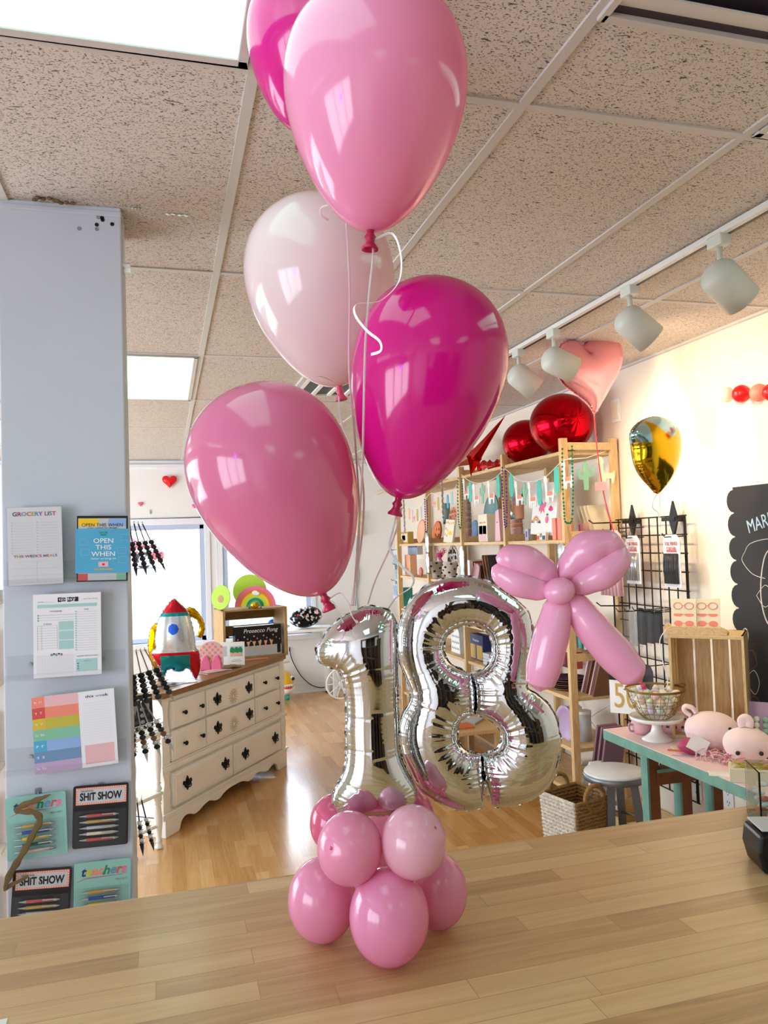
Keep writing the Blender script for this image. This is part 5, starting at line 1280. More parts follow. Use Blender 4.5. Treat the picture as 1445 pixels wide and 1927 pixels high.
# row below (1.325)
Z3 = SZ[2]
t = pack('long navy and white carton in the farthest bay, second row', 777, 1062, 2.40, Z3+.16, .30, .09, .06, 'p_lgray', deco=[(i*.1, i*.1+.05, .0, .8, 'p_slate') for i in range(10)]+[(0, 1, .8, 1, 'p_navy')])
t.location.z = 1.551
q = on_shelf('kraft_bag', 'kraft paper bag with yellow print in the farthest bay', 'bag', 768, 1095, 2.33, Z3); b = MB(); b.prism([(-.09, 0), (-.085, .20), (-.06, .205), (.06, .205), (.085, .20), (.09, 0)], 0, .07, 'p_peach'); b.build('bag', q)
text('SWEET', .01, 'p_gold', q, 0, .06, -.001, w=.11, h=.02)
q = on_shelf('clear_pouch', 'clear pouch with peach sweets in the farthest bay', 'pouch', 788, 1095, 2.31, Z3); b = MB(); b.prism([(-.055, 0), (-.06, .12), (-.03, .165), (.03, .16), (.06, .12), (.055, 0)], 0, .05, 'clear_bag'); b.build('pouch', q); b = MB(); b.ball((0, .025, .045), (.04, .02, .045), 'p_coral', 12, 8); b.build('sweets', q)
q = on_shelf('tinsel_bag', 'clear bag with hot pink tinsel in the third bay', 'bag', 829, 1062, 2.40, Z3+.12); b = MB()
for i in range(22): a = i*.29; b.tube([(0, 0, .05), (.06*sin(a*3), .02*cos(a), .10), (.12*sin(a*2.7), .03*cos(i), .08+.07*cos(a))], .003, 'p_hot', 5)
b.build('tinsel', q)
def cow_dots(t, w, h, y, seed, m='black'):
    r_ = random.Random(seed); q = MB()
    for i in range(11):
        cx, cz, s = (r_.random()-.5)*w*.85, r_.random()*h*.9+.05*h, .010+.012*r_.random()
        q.prism([(cx+s*(.6+.5*r_.random())*cos(a), cz+s*(.6+.5*r_.random())*sin(a)) for a in [2*pi*k/8 for k in range(8)]], y-.001, y, m)
    q.build('spots', t)
t = plates('round black and white cow-print plate in the third bay', 853, 1085, 2.44, Z3+.03, .13, 'cow', 2, 4, dots='black')
for i, (px, lab) in enumerate(((821, 'left cow-print cup standing in the third bay'), (848, 'right cow-print cup standing in the third bay'))):
    t = on_shelf('cow_cup', lab, 'cup', px, 1094, 2.32, Z3, group='cow-print cups'); q = MB(); cup(q, 0, .062, .15, 'cow')
    for k in range(14): a = k*2.4; z = .02+.009*k; rr_ = (.045+.017*z/.15)+.001; q.ball((rr_*cos(a), rr_*sin(a), z), (.012, .012, .009), 'black', 6, 4)
    q.build('cup', t)
for i, (px, m_, w_) in enumerate(((882, 'p_white', .05), (889, 'p_brown', .03), (894, 'p_coral', .025), (899, 'p_cream', .03), (903, 'p_brown', .03))):
    pack(['white','brown','coral','cream','chestnut'][i]+' napkin pack standing in a row in the second bay', px, 1085, 2.36, Z3, w_, .17-.01*i, .14, m_, 'napkin_pack', 'napkins', group='standing napkin packs')
for i in range(3):
    t = on_shelf('plate_pack', ['front', 'middle', 'back'][i]+' dark checked plate pack leaning in the second bay', 'plates', 914+5*i, 1082, 2.36, Z3, tilt=-18, group='dark leaning plate packs'); q = MB(); q.prism([(.008, 0), (-.008, 0), (-.008, .20), (.008, .22)], 0, .16, 'p_brown' if i < 2 else 'm_dark'); q.build('pack', t)
plates('peach scalloped plate at the front of the second bay, second row', 893, 1094, 2.29, Z3, .075, 'p_pinkl', 2, 14)
q = on_shelf('clear_pouch', 'clear pouch lying beside the peach scalloped plate', 'pouch', 915, 1097, 2.30, Z3); b = MB(); b.ball((0, .03, .04), (.09, .04, .04), 'clear_bag', 14, 8); b.build('pouch', q)
for i, (px, m_) in enumerate(((1000, 'p_lgray'), (1015, 'p_gray'), (1028, 'm_dark'))): plates(['light grey', 'mid grey', 'dark grey'][i]+' plate pack standing under the unicorn plates', px, 1060, 2.40, SZ[3]+.30, .10, m_, 2, 4)
# lower rows
Z4, Z5 = SZ[3], SZ[4]
for i in range(6): pack(['first','second','third','fourth','fifth','sixth'][i]+' from the left of the slim teal cartons behind the bow tails', 1052+10*i, 1228, 2.33, Z4, .035, .19+.01*(i % 2), .12, 'p_teal' if i % 2 == 0 else 'p_lgray', group='slim cartons behind the bow', tilt=-6)
t = on_shelf('plate_stack', 'stack of dark plum plates on the lower shelf below the bow', 'plates', 1062, 1308, 2.36, Z5-.0, group=None)
for k in range(6): q = MB(); q.lathe([(.001, .0), (.075, 0), (.11, .010), (.11, .013), (.074, .004), (.001, .004)], 'm_dark' if k % 2 else 'p_brown', 32, (0, .03, .002+k*.012)); q.build('plate', t)
for i in range(4): 
    t = on_shelf('plate_pack', ['first','second','third','fourth'][i]+' of the wrapped plate packs leaning on the lower shelf', 'plates', 1094+7*i, 1306, 2.40, Z5, tilt=24, group='wrapped plate packs'); q = MB(); q.bx(-.006, .006, 0, .16, 0, .26, 'p_brown' if i % 2 else 'p_pinkl'); q.bx(-.0075, .0075, -.001, .161, 0, .262, 'clear_bag'); q.build('pack', t)
cups('pink patterned cup stack on the lower shelf behind the left bow tail', 1045, 1302, 2.42, Z5+.0, 4, .05, .12, ['p_pinkl', 'p_magenta'], .02)
pack('tall magenta patterned gift bag on the lower shelf', 1062, 1300, 2.50, Z5+.09, .10, .20, .05, 'p_magenta', 'gift_bag', 'bag', deco=[(.1, .8, .1, .9, 'p_pink')])
pack('red gift bag beside the magenta one on the lower shelf', 1082, 1300, 2.52, Z5+.09, .05, .19, .05, 'p_red', 'gift_bag', 'bag')
# seen through the upper hole of the eight
t = pack('navy and gold box of cutlery seen through the upper hole of the eight', 897, 1250, 2.33, Z5, .27, .20, .07, 'p_navy', deco=[(.05, .45, .05, .6, 'p_gold'), (.55, .95, .05, .6, 'p_gold')])
text('Premium', .01, 'p_white', t, 0, .155, -.0015, w=.12, h=.02, shear=.2)
q = on_shelf('patterned_bag', 'white bag with black triangles seen through the upper hole of the eight', 'bag', 858, 1238, 2.33, Z5); b = MB(); b.prism([(-.10, 0), (-.09, .17), (-.05, .22), (.05, .22), (.09, .17), (.10, 0)], 0, .07, 'white')
for i in range(5):
    for j in range(3): b.prism([(-.08+.035*i, .03+.05*j), (-.06+.035*i, .03+.05*j), (-.07+.035*i, .05+.05*j)], -.001, 0, 'black')
b.build('bag', q)
pack('slim teal bottle box seen through the upper hole of the eight', 876, 1240, 2.32, Z5, .035, .22, .05, 'p_teal')
for i in range(4): pack(['lowest','second','third','top'][i]+' of the white packets stacked by the navy box', 915, 1256, 2.30, Z5+.022*i, .12, .02, .12, 'p_lgray', 'white_packet', 'packet', group='white packets by the navy box')
# bottom row
plates('round silver foil plate at the bottom of the shelving, right of the eight', 1064, 1390, 2.34, SZ[5]-.03, .115, 'p_lilac', 2, 4)
for i, (px, lab) in enumerate(((1083, 'left glass jar on the bottom shelf'), (1100, 'right glass jar on the bottom shelf'))):
    t = on_shelf('glass_jar', lab, 'jar', px, 1400, 2.42, SZ[5], group='glass jars'); q = MB(); q.cyl((0, 0, 0), (0, 0, .16), .045, 'p_lgray', n=20); q.build('jar', t); q = MB(); q.cyl((0, 0, .16), (0, 0, .18), .047, 'white', n=20); q.build('lid', t)
for i in range(3):
    t = on_shelf('plate_pack', ['left','middle','right'][i]+' of the tall plum plate packs leaning beside the post', 'plates', 1112+8*i, 1425, 2.36, SZ[6]+.11, tilt=16, group='plum plate packs'); q = MB(); q.bx(-.008, .008, 0, .13, 0, .30, 'mauve'); q.bx(-.0095, -.008, 0, .13, 0, .30, 'p_brown'); q.build('pack', t)
for i in range(3):
    t = on_shelf('white_packet', ['left','middle','right'][i]+' of the white packets leaning at the foot of the shelving', 'packet', 1075+12*i, 1445, 2.30, SZ[6], tilt=35, group='white leaning packets'); q = MB(); q.bx(-.007, .007, 0, .13, 0, .24, 'p_white'); q.build('pack', t)
t = thing('low_bench', 'low pine bench with packets seen through the lower hole of the eight', 'bench', (1.78, 4.9, 0)); 
q = MB(); q.bx(0, .42, 0, .75, .36, .385, 'pine'); q.build('seat', t, bev=.002)
for x, y in ((.02, .02), (.38, .02), (.02, .72), (.38, .72)): q = MB(); q.bx(x-.02, x+.02, y-.02, y+.02, 0, .36, 'pine'); q.build('leg', t)
q = MB(); q.bx(.02, .38, .01, .03, .16, .20, 'pine'); q.bx(.01, .03, .02, .72, .30, .36, 'pine'); q.build('rail', t)
for i, (x, y, m_, lab) in enumerate(((1.93, 5.05, 'p_orange', 'orange flat packet on the low bench'), (1.95, 5.3, 'p_white', 'white flat packet on the low bench'), (2.07, 5.18, 'p_lgray', 'grey flat packet on the low bench'))):
    q = MB(); q.bx(-.09, .09, -.07, .07, 0, .012, m_); o = q.build('flat_packet'); o.location = (x, y, .386); o.rotation_euler = (0, 0, .4*i); tag(o, lab, 'packet')
# silver bags hanging on the posts
for px, y0, y1, w, lab in ((803, 1003, 1042, .10, 'upper silver foil bag hanging on the fourth post'), (804, 1042, 1080, .10, 'lower silver foil bag hanging on the fourth post'), (868, 1028, 1086, .11, 'long silver foil bag hanging on the third post'), (1056, 1022, 1062, .10, 'silver foil bag hanging on the nearest post behind the bow')):
    A = atX(px, y0, 2.215); B_ = atX(px, y1, 2.215); t = thing('foil_bag', lab, 'bag', (2.215, A.y, A.z), rz=HP, group='silver foil bags on the posts'); h = A.z-B_.z
    q = MB(); V = []; n, m_ = 5, 12
    for sd in (0, 1):
        for i in range(m_+1):
            for j in range(n+1): u, v = j/n, i/m_; V.append(((u-.5)*w*(.6+.4*min(1, v*6)), (-1 if sd else 1)*.012*sin(pi*u)*sin(pi*min(1, v+.05))+.003*sin(i*1.9+j*2.2), -v*h))
    F = []
    for sd in (0, 1):
        o_ = sd*(m_+1)*(n+1)
        for i in range(m_):
            for j in range(n): F.append((o_+i*(n+1)+j, o_+i*(n+1)+j+1, o_+(i+1)*(n+1)+j+1, o_+(i+1)*(n+1)+j))
    q.add(V, F, 'foil_silver', True); q.build('bag', t)
for i, (px, py, lab) in enumerate(((738, 1035, 'top'), (741, 1062, 'middle'), (738, 1092, 'bottom'))):
    A = atX(px+3, py, 2.25); t = thing('hanging_pack', lab+' white carded pack hanging at the far end of the shelving', 'pack', (2.25, A.y, A.z), rz=HP, group='packs at the far end')
    for k in range(3): q = MB(); q.bx(-.03+.05*k, .012+.05*k, 0, .004, -.20, 0, 'p_lgray'); q.bx(-.02+.05*k, .003+.05*k, -.001, 0, -.15, -.05, 'p_slate'); q.build('card', t)
    q = MB(); q.tube([(0, .06, .0), (.0, -.02, 0), (0, -.03, .015)], .003, 'black', 6); q.build('hook', t)
# teal book at the foot of the far end
pack('teal box on the third row at the far end', 758, 1170, 2.33, SZ[3], .10, .19, .1, 'p_teal')

# bead strings over the posts
def beads(name, label, pts, X, m, r=.006, group=None):
    Q = spline([atX(px, py, X) for px, py in pts], 14); L_ = 0; q = MB(); last = None
    for v in Q:
        if last is None or (v-last).length > r*2.6: q.ball(v, r, m, 8, 5); last = v
    q.tube(Q, .0012, m, 5); o = q.build(name); tag(o, label, 'necklace', group); return o
beads('bead_necklace', 'green bead necklace looped over the nearest shelf post', [(1058, 845), (1058, 900), (1061, 955), (1063, 980), (1069, 984), (1076, 978), (1078, 930), (1077, 880), (1076, 840)], 2.205, 'green_beads', .0065)
beads('bead_necklace', 'purple bead necklace on the second shelf post', [(945, 880), (945, 920), (948, 960), (950, 990), (953, 985), (953, 930), (951, 885)], 2.205, 'purple_beads')
beads('bead_necklace', 'green bead necklace on the third shelf post', [(862, 900), (861, 940), (863, 980), (866, 995), (869, 970), (870, 930), (869, 900)], 2.205, 'green_beads')
beads('bead_necklace', 'purple bead necklace on the fourth shelf post', [(799, 940), (800, 970), (801, 1000), (804, 995), (804, 960), (803, 940)], 2.205, 'purple_beads')
for (px, py0, py1, lab) in ((832, 925, 978, 'silver twisted tinsel hanging in the third bay'), (760, 965, 1005, 'silver twisted tinsel hanging in the farthest bay')):
    A = atX(px, py0, 2.22); A.z = 2.168; B_ = atX(px+2, py1, 2.22); q = MB(); n = 34
    for i in range(n): v = A.lerp(B_, i/n); q.bar(v+Vector((0, -.022*cos(i*1.3), 0)), v+Vector((0, .022*cos(i*1.3), .014)), .012, .002, 'foil_silver')
    tag(q.build('tinsel_garland'), lab, 'tinsel')
# bunting of llamas and cacti
LL = [(-.30, 1.), (-.12, .97), (-.05, .80), (-.10, .72), (-.08, .42), (.30, .42), (.42, .50), (.44, .34), (.36, .05), (.28, .05), (.26, .22), (.02, .22), (.0, .03), (-.08, .03), (-.10, .22), (-.16, .03), (-.22, .05), (-.24, .40), (-.26, .72), (-.36, .80)]
CA = [(-.10, 0), (-.12, .35), (-.30, .38), (-.36, .50), (-.36, .74), (-.28, .78), (-.24, .56), (-.12, .52), (-.12, .92), (0, 1.), (.12, .92), (.12, .60), (.24, .64), (.26, .86), (.34, .86), (.36, .62), (.30, .50), (.12, .44), (.10, 0)]
PC = [(-.16, 0), (-.22, .5), (-.16, .95), (0, 1), (.16, .95), (.22, .5), (.16, 0), (0, -.04)]
def bunting(label, Qpx, X, items, s, name='bunting'):
    Q = spline([atX(px, py, X) for px, py in Qpx], 8); c = Q[len(Q)//2]
    t = thing(name, label, 'garland', c, rz=HP)
    q = MB(); q.tube([(-(v.y-c.y), v.x-c.x, v.z-c.z) for v in Q], .0025, 'white', 5); q.build('string', t)
    for px, kind, m_ in items:
        y = yx(px, 900, X); v = min(Q, key=lambda v: abs(v.y-y)); sh = dict(L=LL, C=CA, P=PC)[kind]; h = s*(1.05 if kind == 'L' else .92)
        q = MB(); q.prism([(-(y-c.y)+a*h*.9, v.z-c.z-h+b_*h) for a, b_ in sh], -.002, .001, m_)
        if kind == 'L': q.bx(-(y-c.y)-.02*h/.13*.5, -(y-c.y)+.30*h, -.003, -.002, v.z-c.z-h+.28*h, v.z-c.z-h+.42*h, 'p_coral')
        q.build({'L': 'llama', 'C': 'cactus', 'P': 'cactus'}[kind], t)
bunting('llama and cactus bunting strung across the two nearest bays', [(868, 893), (885, 906), (905, 909), (930, 900), (948, 884), (954, 885), (975, 903), (1000, 906), (1025, 898), (1045, 880), (1058, 868), (1075, 862)], 2.225,
        [(875, 'L', 'white'), (884, 'P', 'p_aqua'), (894, 'L', 'white'), (907, 'C', 'p_green'), (922, 'L', 'white'), (937, 'P', 'p_aqua'), (962, 'P', 'p_aqua'), (974, 'L', 'white'), (986, 'C', 'p_green'), (999, 'L', 'white'), (1014, 'P', 'p_aqua'), (1031, 'L', 'white'), (1047, 'P', 'p_aqua'), (1066, 'L', 'white')], .165)
bunting('small pastel pennant string across the two farther bays', [(762, 950), (775, 958), (790, 955), (800, 940), (812, 928), (830, 936), (850, 925), (860, 912)], 2.225,
        [(768, 'P', 'p_peach'), (775, 'L', 'p_pinkl'), (783, 'P', 'p_gold'), (790, 'P', 'p_lgray'), (814, 'L', 'p_pinkl'), (823, 'P', 'p_gold'), (841, 'P', 'p_sky'), (849, 'P', 'p_mint')], .12)
t = thing('bunting', 'large green cactus and llama bunting pieces on the side frame of the shelving', 'garland', (2.45, 4.02, 1.99))
q = MB(); q.tube([(-.20, 0, .14), (-.05, -.004, .15), (.08, 0, .19)], .0025, 'white', 5); q.build('string', t)
q = MB(); q.prism([(-.06+a*.15, -.04+c*.17) for a, c in CA], -.004, -.001, 'p_green'); q.build('cactus', t)
q = MB(); q.prism([(.07+a*.15, -.01+c*.17) for a, c in LL], -.004, -.001, 'p_cream'); q.build('llama', t)

# foil balloons on top of the shelving
ZTOP = SZ[0]+.022
t = thing('foil_orb', 'bigger and nearer red foil orb balloon on top of the shelving', 'balloon', (2.36, yx(1057, 805, 2.36), ZTOP+.188), group='red foil orbs')
def orb(t, r):
    q = MB(); n, k = 48, 28; V = []
    for i in range(k+1):
        a = pi*i/k
        for j in range(n):
            e = 2*pi*j/n; w = 1-.015*abs(sin(e*6))*(sin(a)**.5 < .75); V.append((r*w*sin(a)*cos(e), r*w*cos(a), r*.95*w*sin(a)*sin(e)))
    q.add(V, [(i*n+j, (i+1)*n+j, (i+1)*n+(j+1) % n, i*n+(j+1) % n) for i in range(k) for j in range(n)], 'foil_red', True); q.build('foil_body', t)
orb(t, .195)
t = thing('foil_orb', 'farther red foil orb balloon on top of the shelving, with its twisted neck', 'balloon', (2.42, yx(990, 828, 2.42), ZTOP+.155), group='red foil orbs'); orb(t, .165)
q = MB(); q.tube(spline([(-.02, .10, -.10), (-.04, .16, -.125), (-.06, .21, -.12), (-.07, .27, -.14)], 4), ip([.05, .02, .03, .012], 4), 'foil_red', 10, flat=.6); q.build('neck', t)
c = atX(893, 862, 2.33); t = thing('foil_star', 'red spiky foil star balloon on top of the shelving behind the magenta balloon', 'balloon', c)
for i, (px, py, dx, r) in enumerate(((950, 783, .0, .055), (886, 896, -.08, .06), (850, 880, .05, .05), (860, 815, .05, .06), (905, 880, .12, .05))):
    e = atX(px, py, 2.33+dx)-c; q = MB(); q.lathe([(.001, -.05), (r*.9, -.01), (r, .02), (r*.55, e.length*.45), (.002, e.length)], 'foil_red2', 5, (0, 0, 0), e.to_track_quat('Z', 'Y').to_matrix(), sm=False); q.build('spike', t)
q = MB(); A = atX(925, 872, 2.32); q.tube(spline([(0, 0, 0), (.0, -.12, .015), (0, -.30, -.01), (.0, -.45, .01)], 4), [.03+.012*sin(i*2.3) for i in range(13)], 'foil_red', 7, flat=.5, sm=False); o = q.build('foil_ribbon'); o.location = (2.30, A.y+.2, ZTOP+.035); tag(o, 'crumpled red foil scrap lying on the shelving between star and orbs', 'foil')

# ================================================================== RIGHT WALL
def z3(x, y): return (900+x/2.651, 380+y/2.651)
HT = [(398,745),(420,705),(475,688),(520,716),(560,675),(605,655),(660,668),(700,710),(712,780),(690,860),(650,930),(612,1000),(580,1052),(545,1000),(480,950),(425,905),(398,855),(388,795)]
foil('heart_foil_balloon', 'pink heart foil balloon touching the ceiling beside the track spotlights', 'balloon', HT, [], [[(519, 716), (532, 760)]], 3.93, radians(12), 900, 380, 2.651, .0045, .62, m='foil_pink', wr=.8, skirt=.007, seed=12)
def rib(pts, label, m, w=.002):
    q = MB(); q.tube(spline(pts, 8), w, m, 6); return tag(q.build('balloon_string'), label, 'string')
rib([atD(1118, 778, 3.93), atD(1122, 830, 3.94), atD(1128, 880, 3.96), atD(1136, 930, 3.98), atD(1150, 985, 3.96), atD(1158, 1010, 3.95)], 'red string hanging from the pink heart balloon down past the shelving', 'ribbon_red', .003)
q = MB(); p = atD(1131, 915, 3.95); q.box(p, (.06, .002, .045), 'p_pinkl', Matrix.Rotation(-YAW, 3, 'Z')); tag(q.build('paper_tag'), 'small pale tag tied on the red balloon string', 'tag')
# gem shaped gold foil balloon
GEM = [(1190,815),(1204,795),(1228,784),(1252,790),(1268,810),(1271,840),(1264,878),(1252,908),(1242,921),(1240,928),(1234,928),(1230,918),(1212,895),(1202,868),(1199,840)]
def gem_m(x, z, x0, x1, z0, z1):
    u = (x-x0)/(x1-x0); v = (z-z0)/(z1-z0)
    return 'foil_aqua' if (v > .80+.10*sin(u*9) or (u > .82 and v > .35) or (u < .20 and v > .62)) else 'foil_gold'
foil('gem_balloon', 'gold foil gem-shaped balloon with aqua rim floating by the right wall', 'balloon', GEM, [], [], 3.45, radians(22), 0, 0, 1., .0055, .75, m='foil_gold', wr=2.2, skirt=.002, seed=21, mats=gem_m)
rib([atD(1239, 926, 3.45), atD(1230, 940, 3.45), atD(1228, 955, 3.46), atD(1238, 965, 3.47), atD(1240, 980, 3.47)], 'short curled string under the gold gem balloon', 'ribbon', .002)
rib([atD(1241, 926, 3.46), atD(1243, 1000, 3.50), atD(1248, 1110, 3.5), atD(1250, 1180, 3.50)], 'long pale string from the gold gem balloon to the crate', 'ribbon', .0012)
rib([(2.20, 3.06, 1.24), (2.17, 3.07, 1.19), (2.18, 3.07, 1.10), (2.195, 3.06, 1.0), (2.17, 3.06, .96), (2.19, 3.06, .90)], 'white curling string at the left edge of the crate', 'ribbon_white', .0022)
# wall things
p = atX(1161, 773, XR); q = MB(); q.bx(XR-.012, XR, p.y-.045, p.y+.045, p.z-.07, p.z+.07, 'white'); q.bx(XR-.016, XR-.012, p.y-.03, p.y+.03, p.z-.05, p.z+.05, 'p_cream'); tag(q.build('wall_box', bev=.004), 'small cream box on the right wall beside the heart balloon', 'wall box')
P('ball_cream', '#f2ecd2', .4)
for i, (px, py, r, m_, lab) in enumerate(((1367, 743, 15, 'ball_cream', 'cream balloon at the left end of the wall garland'), (1395, 741, 17, 'heart_red', 'red balloon second in the wall garland'), (1428, 739, 17, 'p_coral', 'pink balloon third in the wall garland'), (1452, 738, 17, 'heart_red', 'red wall garland balloon cut by the right edge of the photo'))):
    c = atX(px, py, 2.57); d = (c-CAM).length; q = MB(); rr_ = r*c.dot(Vector((sin(YAW), cos(YAW), 0)))/FPX; q.ball((0, 0, 0), rr_, m_, 24, 16); q.lathe([(.006, rr_*.95), (.012, rr_*1.18), (.001, rr_*1.2)], m_, 10, R=Matrix.Rotation(pi/2, 3, 'Y')); o = q.build('garland_balloon'); o.location = c; tag(o, lab, 'balloon', 'balloon garland on the right wall')
# wire grid panel with hanging packs
t = thing('grid_panel', 'black wire grid panel mounted on the right wall', 'grid panel', (XR-.055, 3.40, .30), rz=HP)
gw, gh = .67, 1.47
q = MB()
for i in range(10): x = -gw+gw*i/9; q.cyl((x, 0, 0), (x, 0, gh), .004, 'satin_black', n=6)
for x in (-gw-.012, .012): q.cyl((x, .0, 0), (x, .0, gh), .004, 'satin_black', n=6)
for j in range(16): z = gh*j/15; q.cyl((-gw-.012, .006, z), (.012, .006, z), .004, 'satin_black', n=6)
q.build('wire', t)
for x in (-.45, -.08):
    q = MB(); q.prism([(x-.035, gh-.02), (x, gh+.08), (x+.035, gh-.02), (x, gh-.11)], -.008, .004, 'satin_black'); q.bx(x-.01, x+.01, 0, .05, gh-.03, gh, 'satin_black'); q.bar((x-.09, -.006, gh-.015), (x+.02, -.006, gh-.015), .012, .02, 'satin_black'); q.build('bracket', t)
GXW = XR-.08
def hang(name, label, cat, px, py0, py1, w, m_, X=GXW-.05, th=.02, text_=None, fr=None, group=None):
    A = atX(px, py0, X); B_ = atX(px, py1, X); h = A.z-B_.z
    t = thing(name, label, cat, (X, A.y, A.z), rz=HP, group=group)
    q = MB(); q.prism([(-w/2, -h), (-w/2, -.03), (-w*.3, 0), (w*.3, 0), (w/2, -.03), (w/2, -h)], -.003, 0, m_); q.build('pack', t)
    if fr:
        q = MB()
        for k in range(9): x = -w*.36+w*.72*k/8; q.tube([(x, -.010, -h*.36), (x+.004*sin(k*2), -.016, -h*.6), (x+.003*cos(k*3), -.012, -h*.93)], w*.06, fr, 6, flat=.6)
        q.build('fringe', t)
        q = MB(); q.bx(-w*.48, w*.48, -.022, -.021, -h*.98, -h*.05, 'clear_bag'); q.build('sleeve', t)
    q = MB(); q.tube([(0, XR-.057-X, -.01), (0, -.04, -.012), (0, -.055, .008)], .003, 'satin_black', 6); q.build('hook', t)
    return t, h
for px, y0, y1, fr, lab in ((1190, 1008, 1098, 'foil_silver', 'silver foil fringe curtain pack hanging on the wire grid'), (1263, 1006, 1105, 'satin_black', 'black foil fringe curtain pack hanging on the wire grid')):
    t, h = hang('fringe_curtain_pack', lab, 'party pack', px, y0, y1, .135, 'paper', fr=fr, group='fringe curtain packs')
    text('FOIL FRINGE\nCURTAIN', .01, 'p_red', t, 0, -h*.22, -.0045, w=.10, h=.045); q = MB(); q.bx(-.04, .04, -.0045, -.003, -h*.33, -h*.30, 'p_red'); q.build('print', t)
for i, (px, y0, y1, m_, w, lab) in enumerate(((1150, 998, 1120, 'p_pinkl', .20, 'pale pink satin gown pack hanging behind the bow'), (1178, 990, 1112, 'clear_bag', .14, 'clear pack with pink ribbon hanging beside the gown pack'),
        (1175, 1146, 1212, 'clear_bag', .13, 'leftmost clear bag hanging under the bow tail'), (1190, 1146, 1214, 'foil_silver', .07, 'silver crinkled bag hanging among the black ones'), (1206, 1144, 1212, 'satin_black', .07, 'middle black bagged curtain on the lower hook'),
        (1222, 1146, 1210, 'satin_black', .07, 'second black bagged curtain on the lower hook'), (1238, 1148, 1208, 'satin_black', .07, 'rightmost black bagged curtain on the lower hook beside the crate'),
        (1215, 1250, 1315, 'm_dark', .12, 'dark patterned bag hanging low on the wire grid'))):
    t, h = hang('hanging_bag', lab, 'bag', px, y0, y1, w, m_, X=2.48-.012*i, group='bags hanging on the wire grid')
    if m_ in ('satin_black', 'foil_silver'): q = MB(); q.bx(-w*.7, w*.7, -.03, -.028, -h*1.05, -.02, 'clear_bag'); q.build('sleeve', t)
    if m_ == 'p_pinkl':
        q = MB()
        for k in range(6): x = -w*.4+w*.8*k/5; q.tube([(x*.7, -.012, -h*.2), (x, -.018, -h*.6), (x*1.1, -.012, -h*1.0)], .020, 'p_pinkl', 8, flat=.5)
        q.build('satin', t)
t, h = hang('number_topper', 'pack with a big gold 50 hanging at the end of the shelving', 'party pack', 1176, 1268, 1342, .17, 'p_white', X=2.30, group=None)
t.rotation_euler = (0, 0, radians(-50))
text('50', .01, 'p_gold', t, 0, -h*.55, -.0048, w=.12, h=h*.62); q = MB(); q.bx(.085, .092, -.006, .004, -h, 0, 'satin_black'); q.bx(-.085, .092, -.006, .004, -.035, 0, 'satin_black'); q.build('frame', t)
for px, py in ((1135, 984), (1150, 1140)):
    A = atX(px, py, 2.50); q = MB(); q.tube([(0, .10, .0), (0, -.06, 0), (0, -.085, .02)], .004, 'satin_black', 6); o = q.build('wire_hook'); o.location = (2.50, A.y, A.z); o.rotation_euler = (0, 0, radians(-130)); tag(o, 'upper empty black hook beside the shelving' if py < 1000 else 'lower black hook beside the shelving', 'hook', 'display hooks')
# chalkboard
t = thing('chalkboard', 'black chalkboard with scalloped edge and chalk drawings on the right wall', 'chalkboard', (XR-.004, 3.10, .86), rz=HP)
out = [(.02, 0)]
nb = 9; bh = 1.02/nb
for i in range(nb):
    for k in range(9): a = -pi/2+pi*k/8; out.append((.02-.045*cos(a), bh*(i+.5)+bh*.48*sin(a)))
out += [(.02, 1.03), (1.0, 1.03), (1.0, 0)]
q = MB(); q.prism(out, -.012, 0, 'chalk_black'); q.build('board', t)
# frame-facing chalk writing
text('MARDI', .01, 'chalk_blue', t, .20, .86, -.0125, w=.19, h=.06, rz=radians(-14)); text('GRAS', .01, 'chalk_blue', t, .42, .84, -.0125, w=.20, h=.07, rz=radians(-14))
q = MB()
def ch(pts, m='chalk', r=.0016): q.tube(spline([(x, -.0125, z) for x, z in pts], 8), r, m, 5)
ch([(.30, .74), (.22, .72), (.18, .62), (.17, .50), (.20, .40), (.27, .36), (.29, .28), (.31, .15), (.36, .08)], 'chalk', .0035)
ch([(.08, .72), (.12, .76), (.25, .78), (.4, .75)]); ch([(.08, .72), (.06, .68), (.12, .62), (.2, .60)]); ch([(.03, .34), (.06, .36), (.075, .33), (.06, .29), (.035, .30), (.03, .34)], 'chalk', .003)
for cx, cz in ((.14, .52), (.30, .60), (.4, .5)): ch([(cx, cz), (cx+.06, cz+.05), (cx+.10, cz), (cx+.05, cz-.05), (cx, cz)])
ch([(.05, .13), (.10, .17), (.13, .12), (.10, .06), (.05, .10)]); ch([(.05, .25), (.10, .26), (.12, .20), (.08, .17)], 'chalk_red'); ch([(.05, .02), (.10, .05), (.14, .01)], 'chalk_red')
ch([(.22, .45), (.28, .5), (.34, .46), (.30, .42), (.22, .45)])
q.build('chalk_drawing', t)
# sockets
for (px, py, lab) in ((1372, 1500, 'white wall socket under the pink-topped table, right of its legs'), (1313, 1482, 'white wall socket seen between the trestle posts')):
    p = atX(px, py, XR); t = thing('wall_socket', lab, 'socket', (XR, p.y, p.z), rz=HP, group='wall sockets')
    q = MB(); q.bx(-.036, .036, -.006, 0, -.058, .058, 'white'); q.build('plate', t, bev=.003); q = MB()
    for z in (-.025, .025):
        for x in (-.008, .008): q.bx(x-.0015, x+.0015, -.007, -.006, z-.006, z+.006, 'black')
        q.bx(-.0025, .0025, -.007, -.006, z-.016, z-.011, 'black')
    q.build('slot', t)

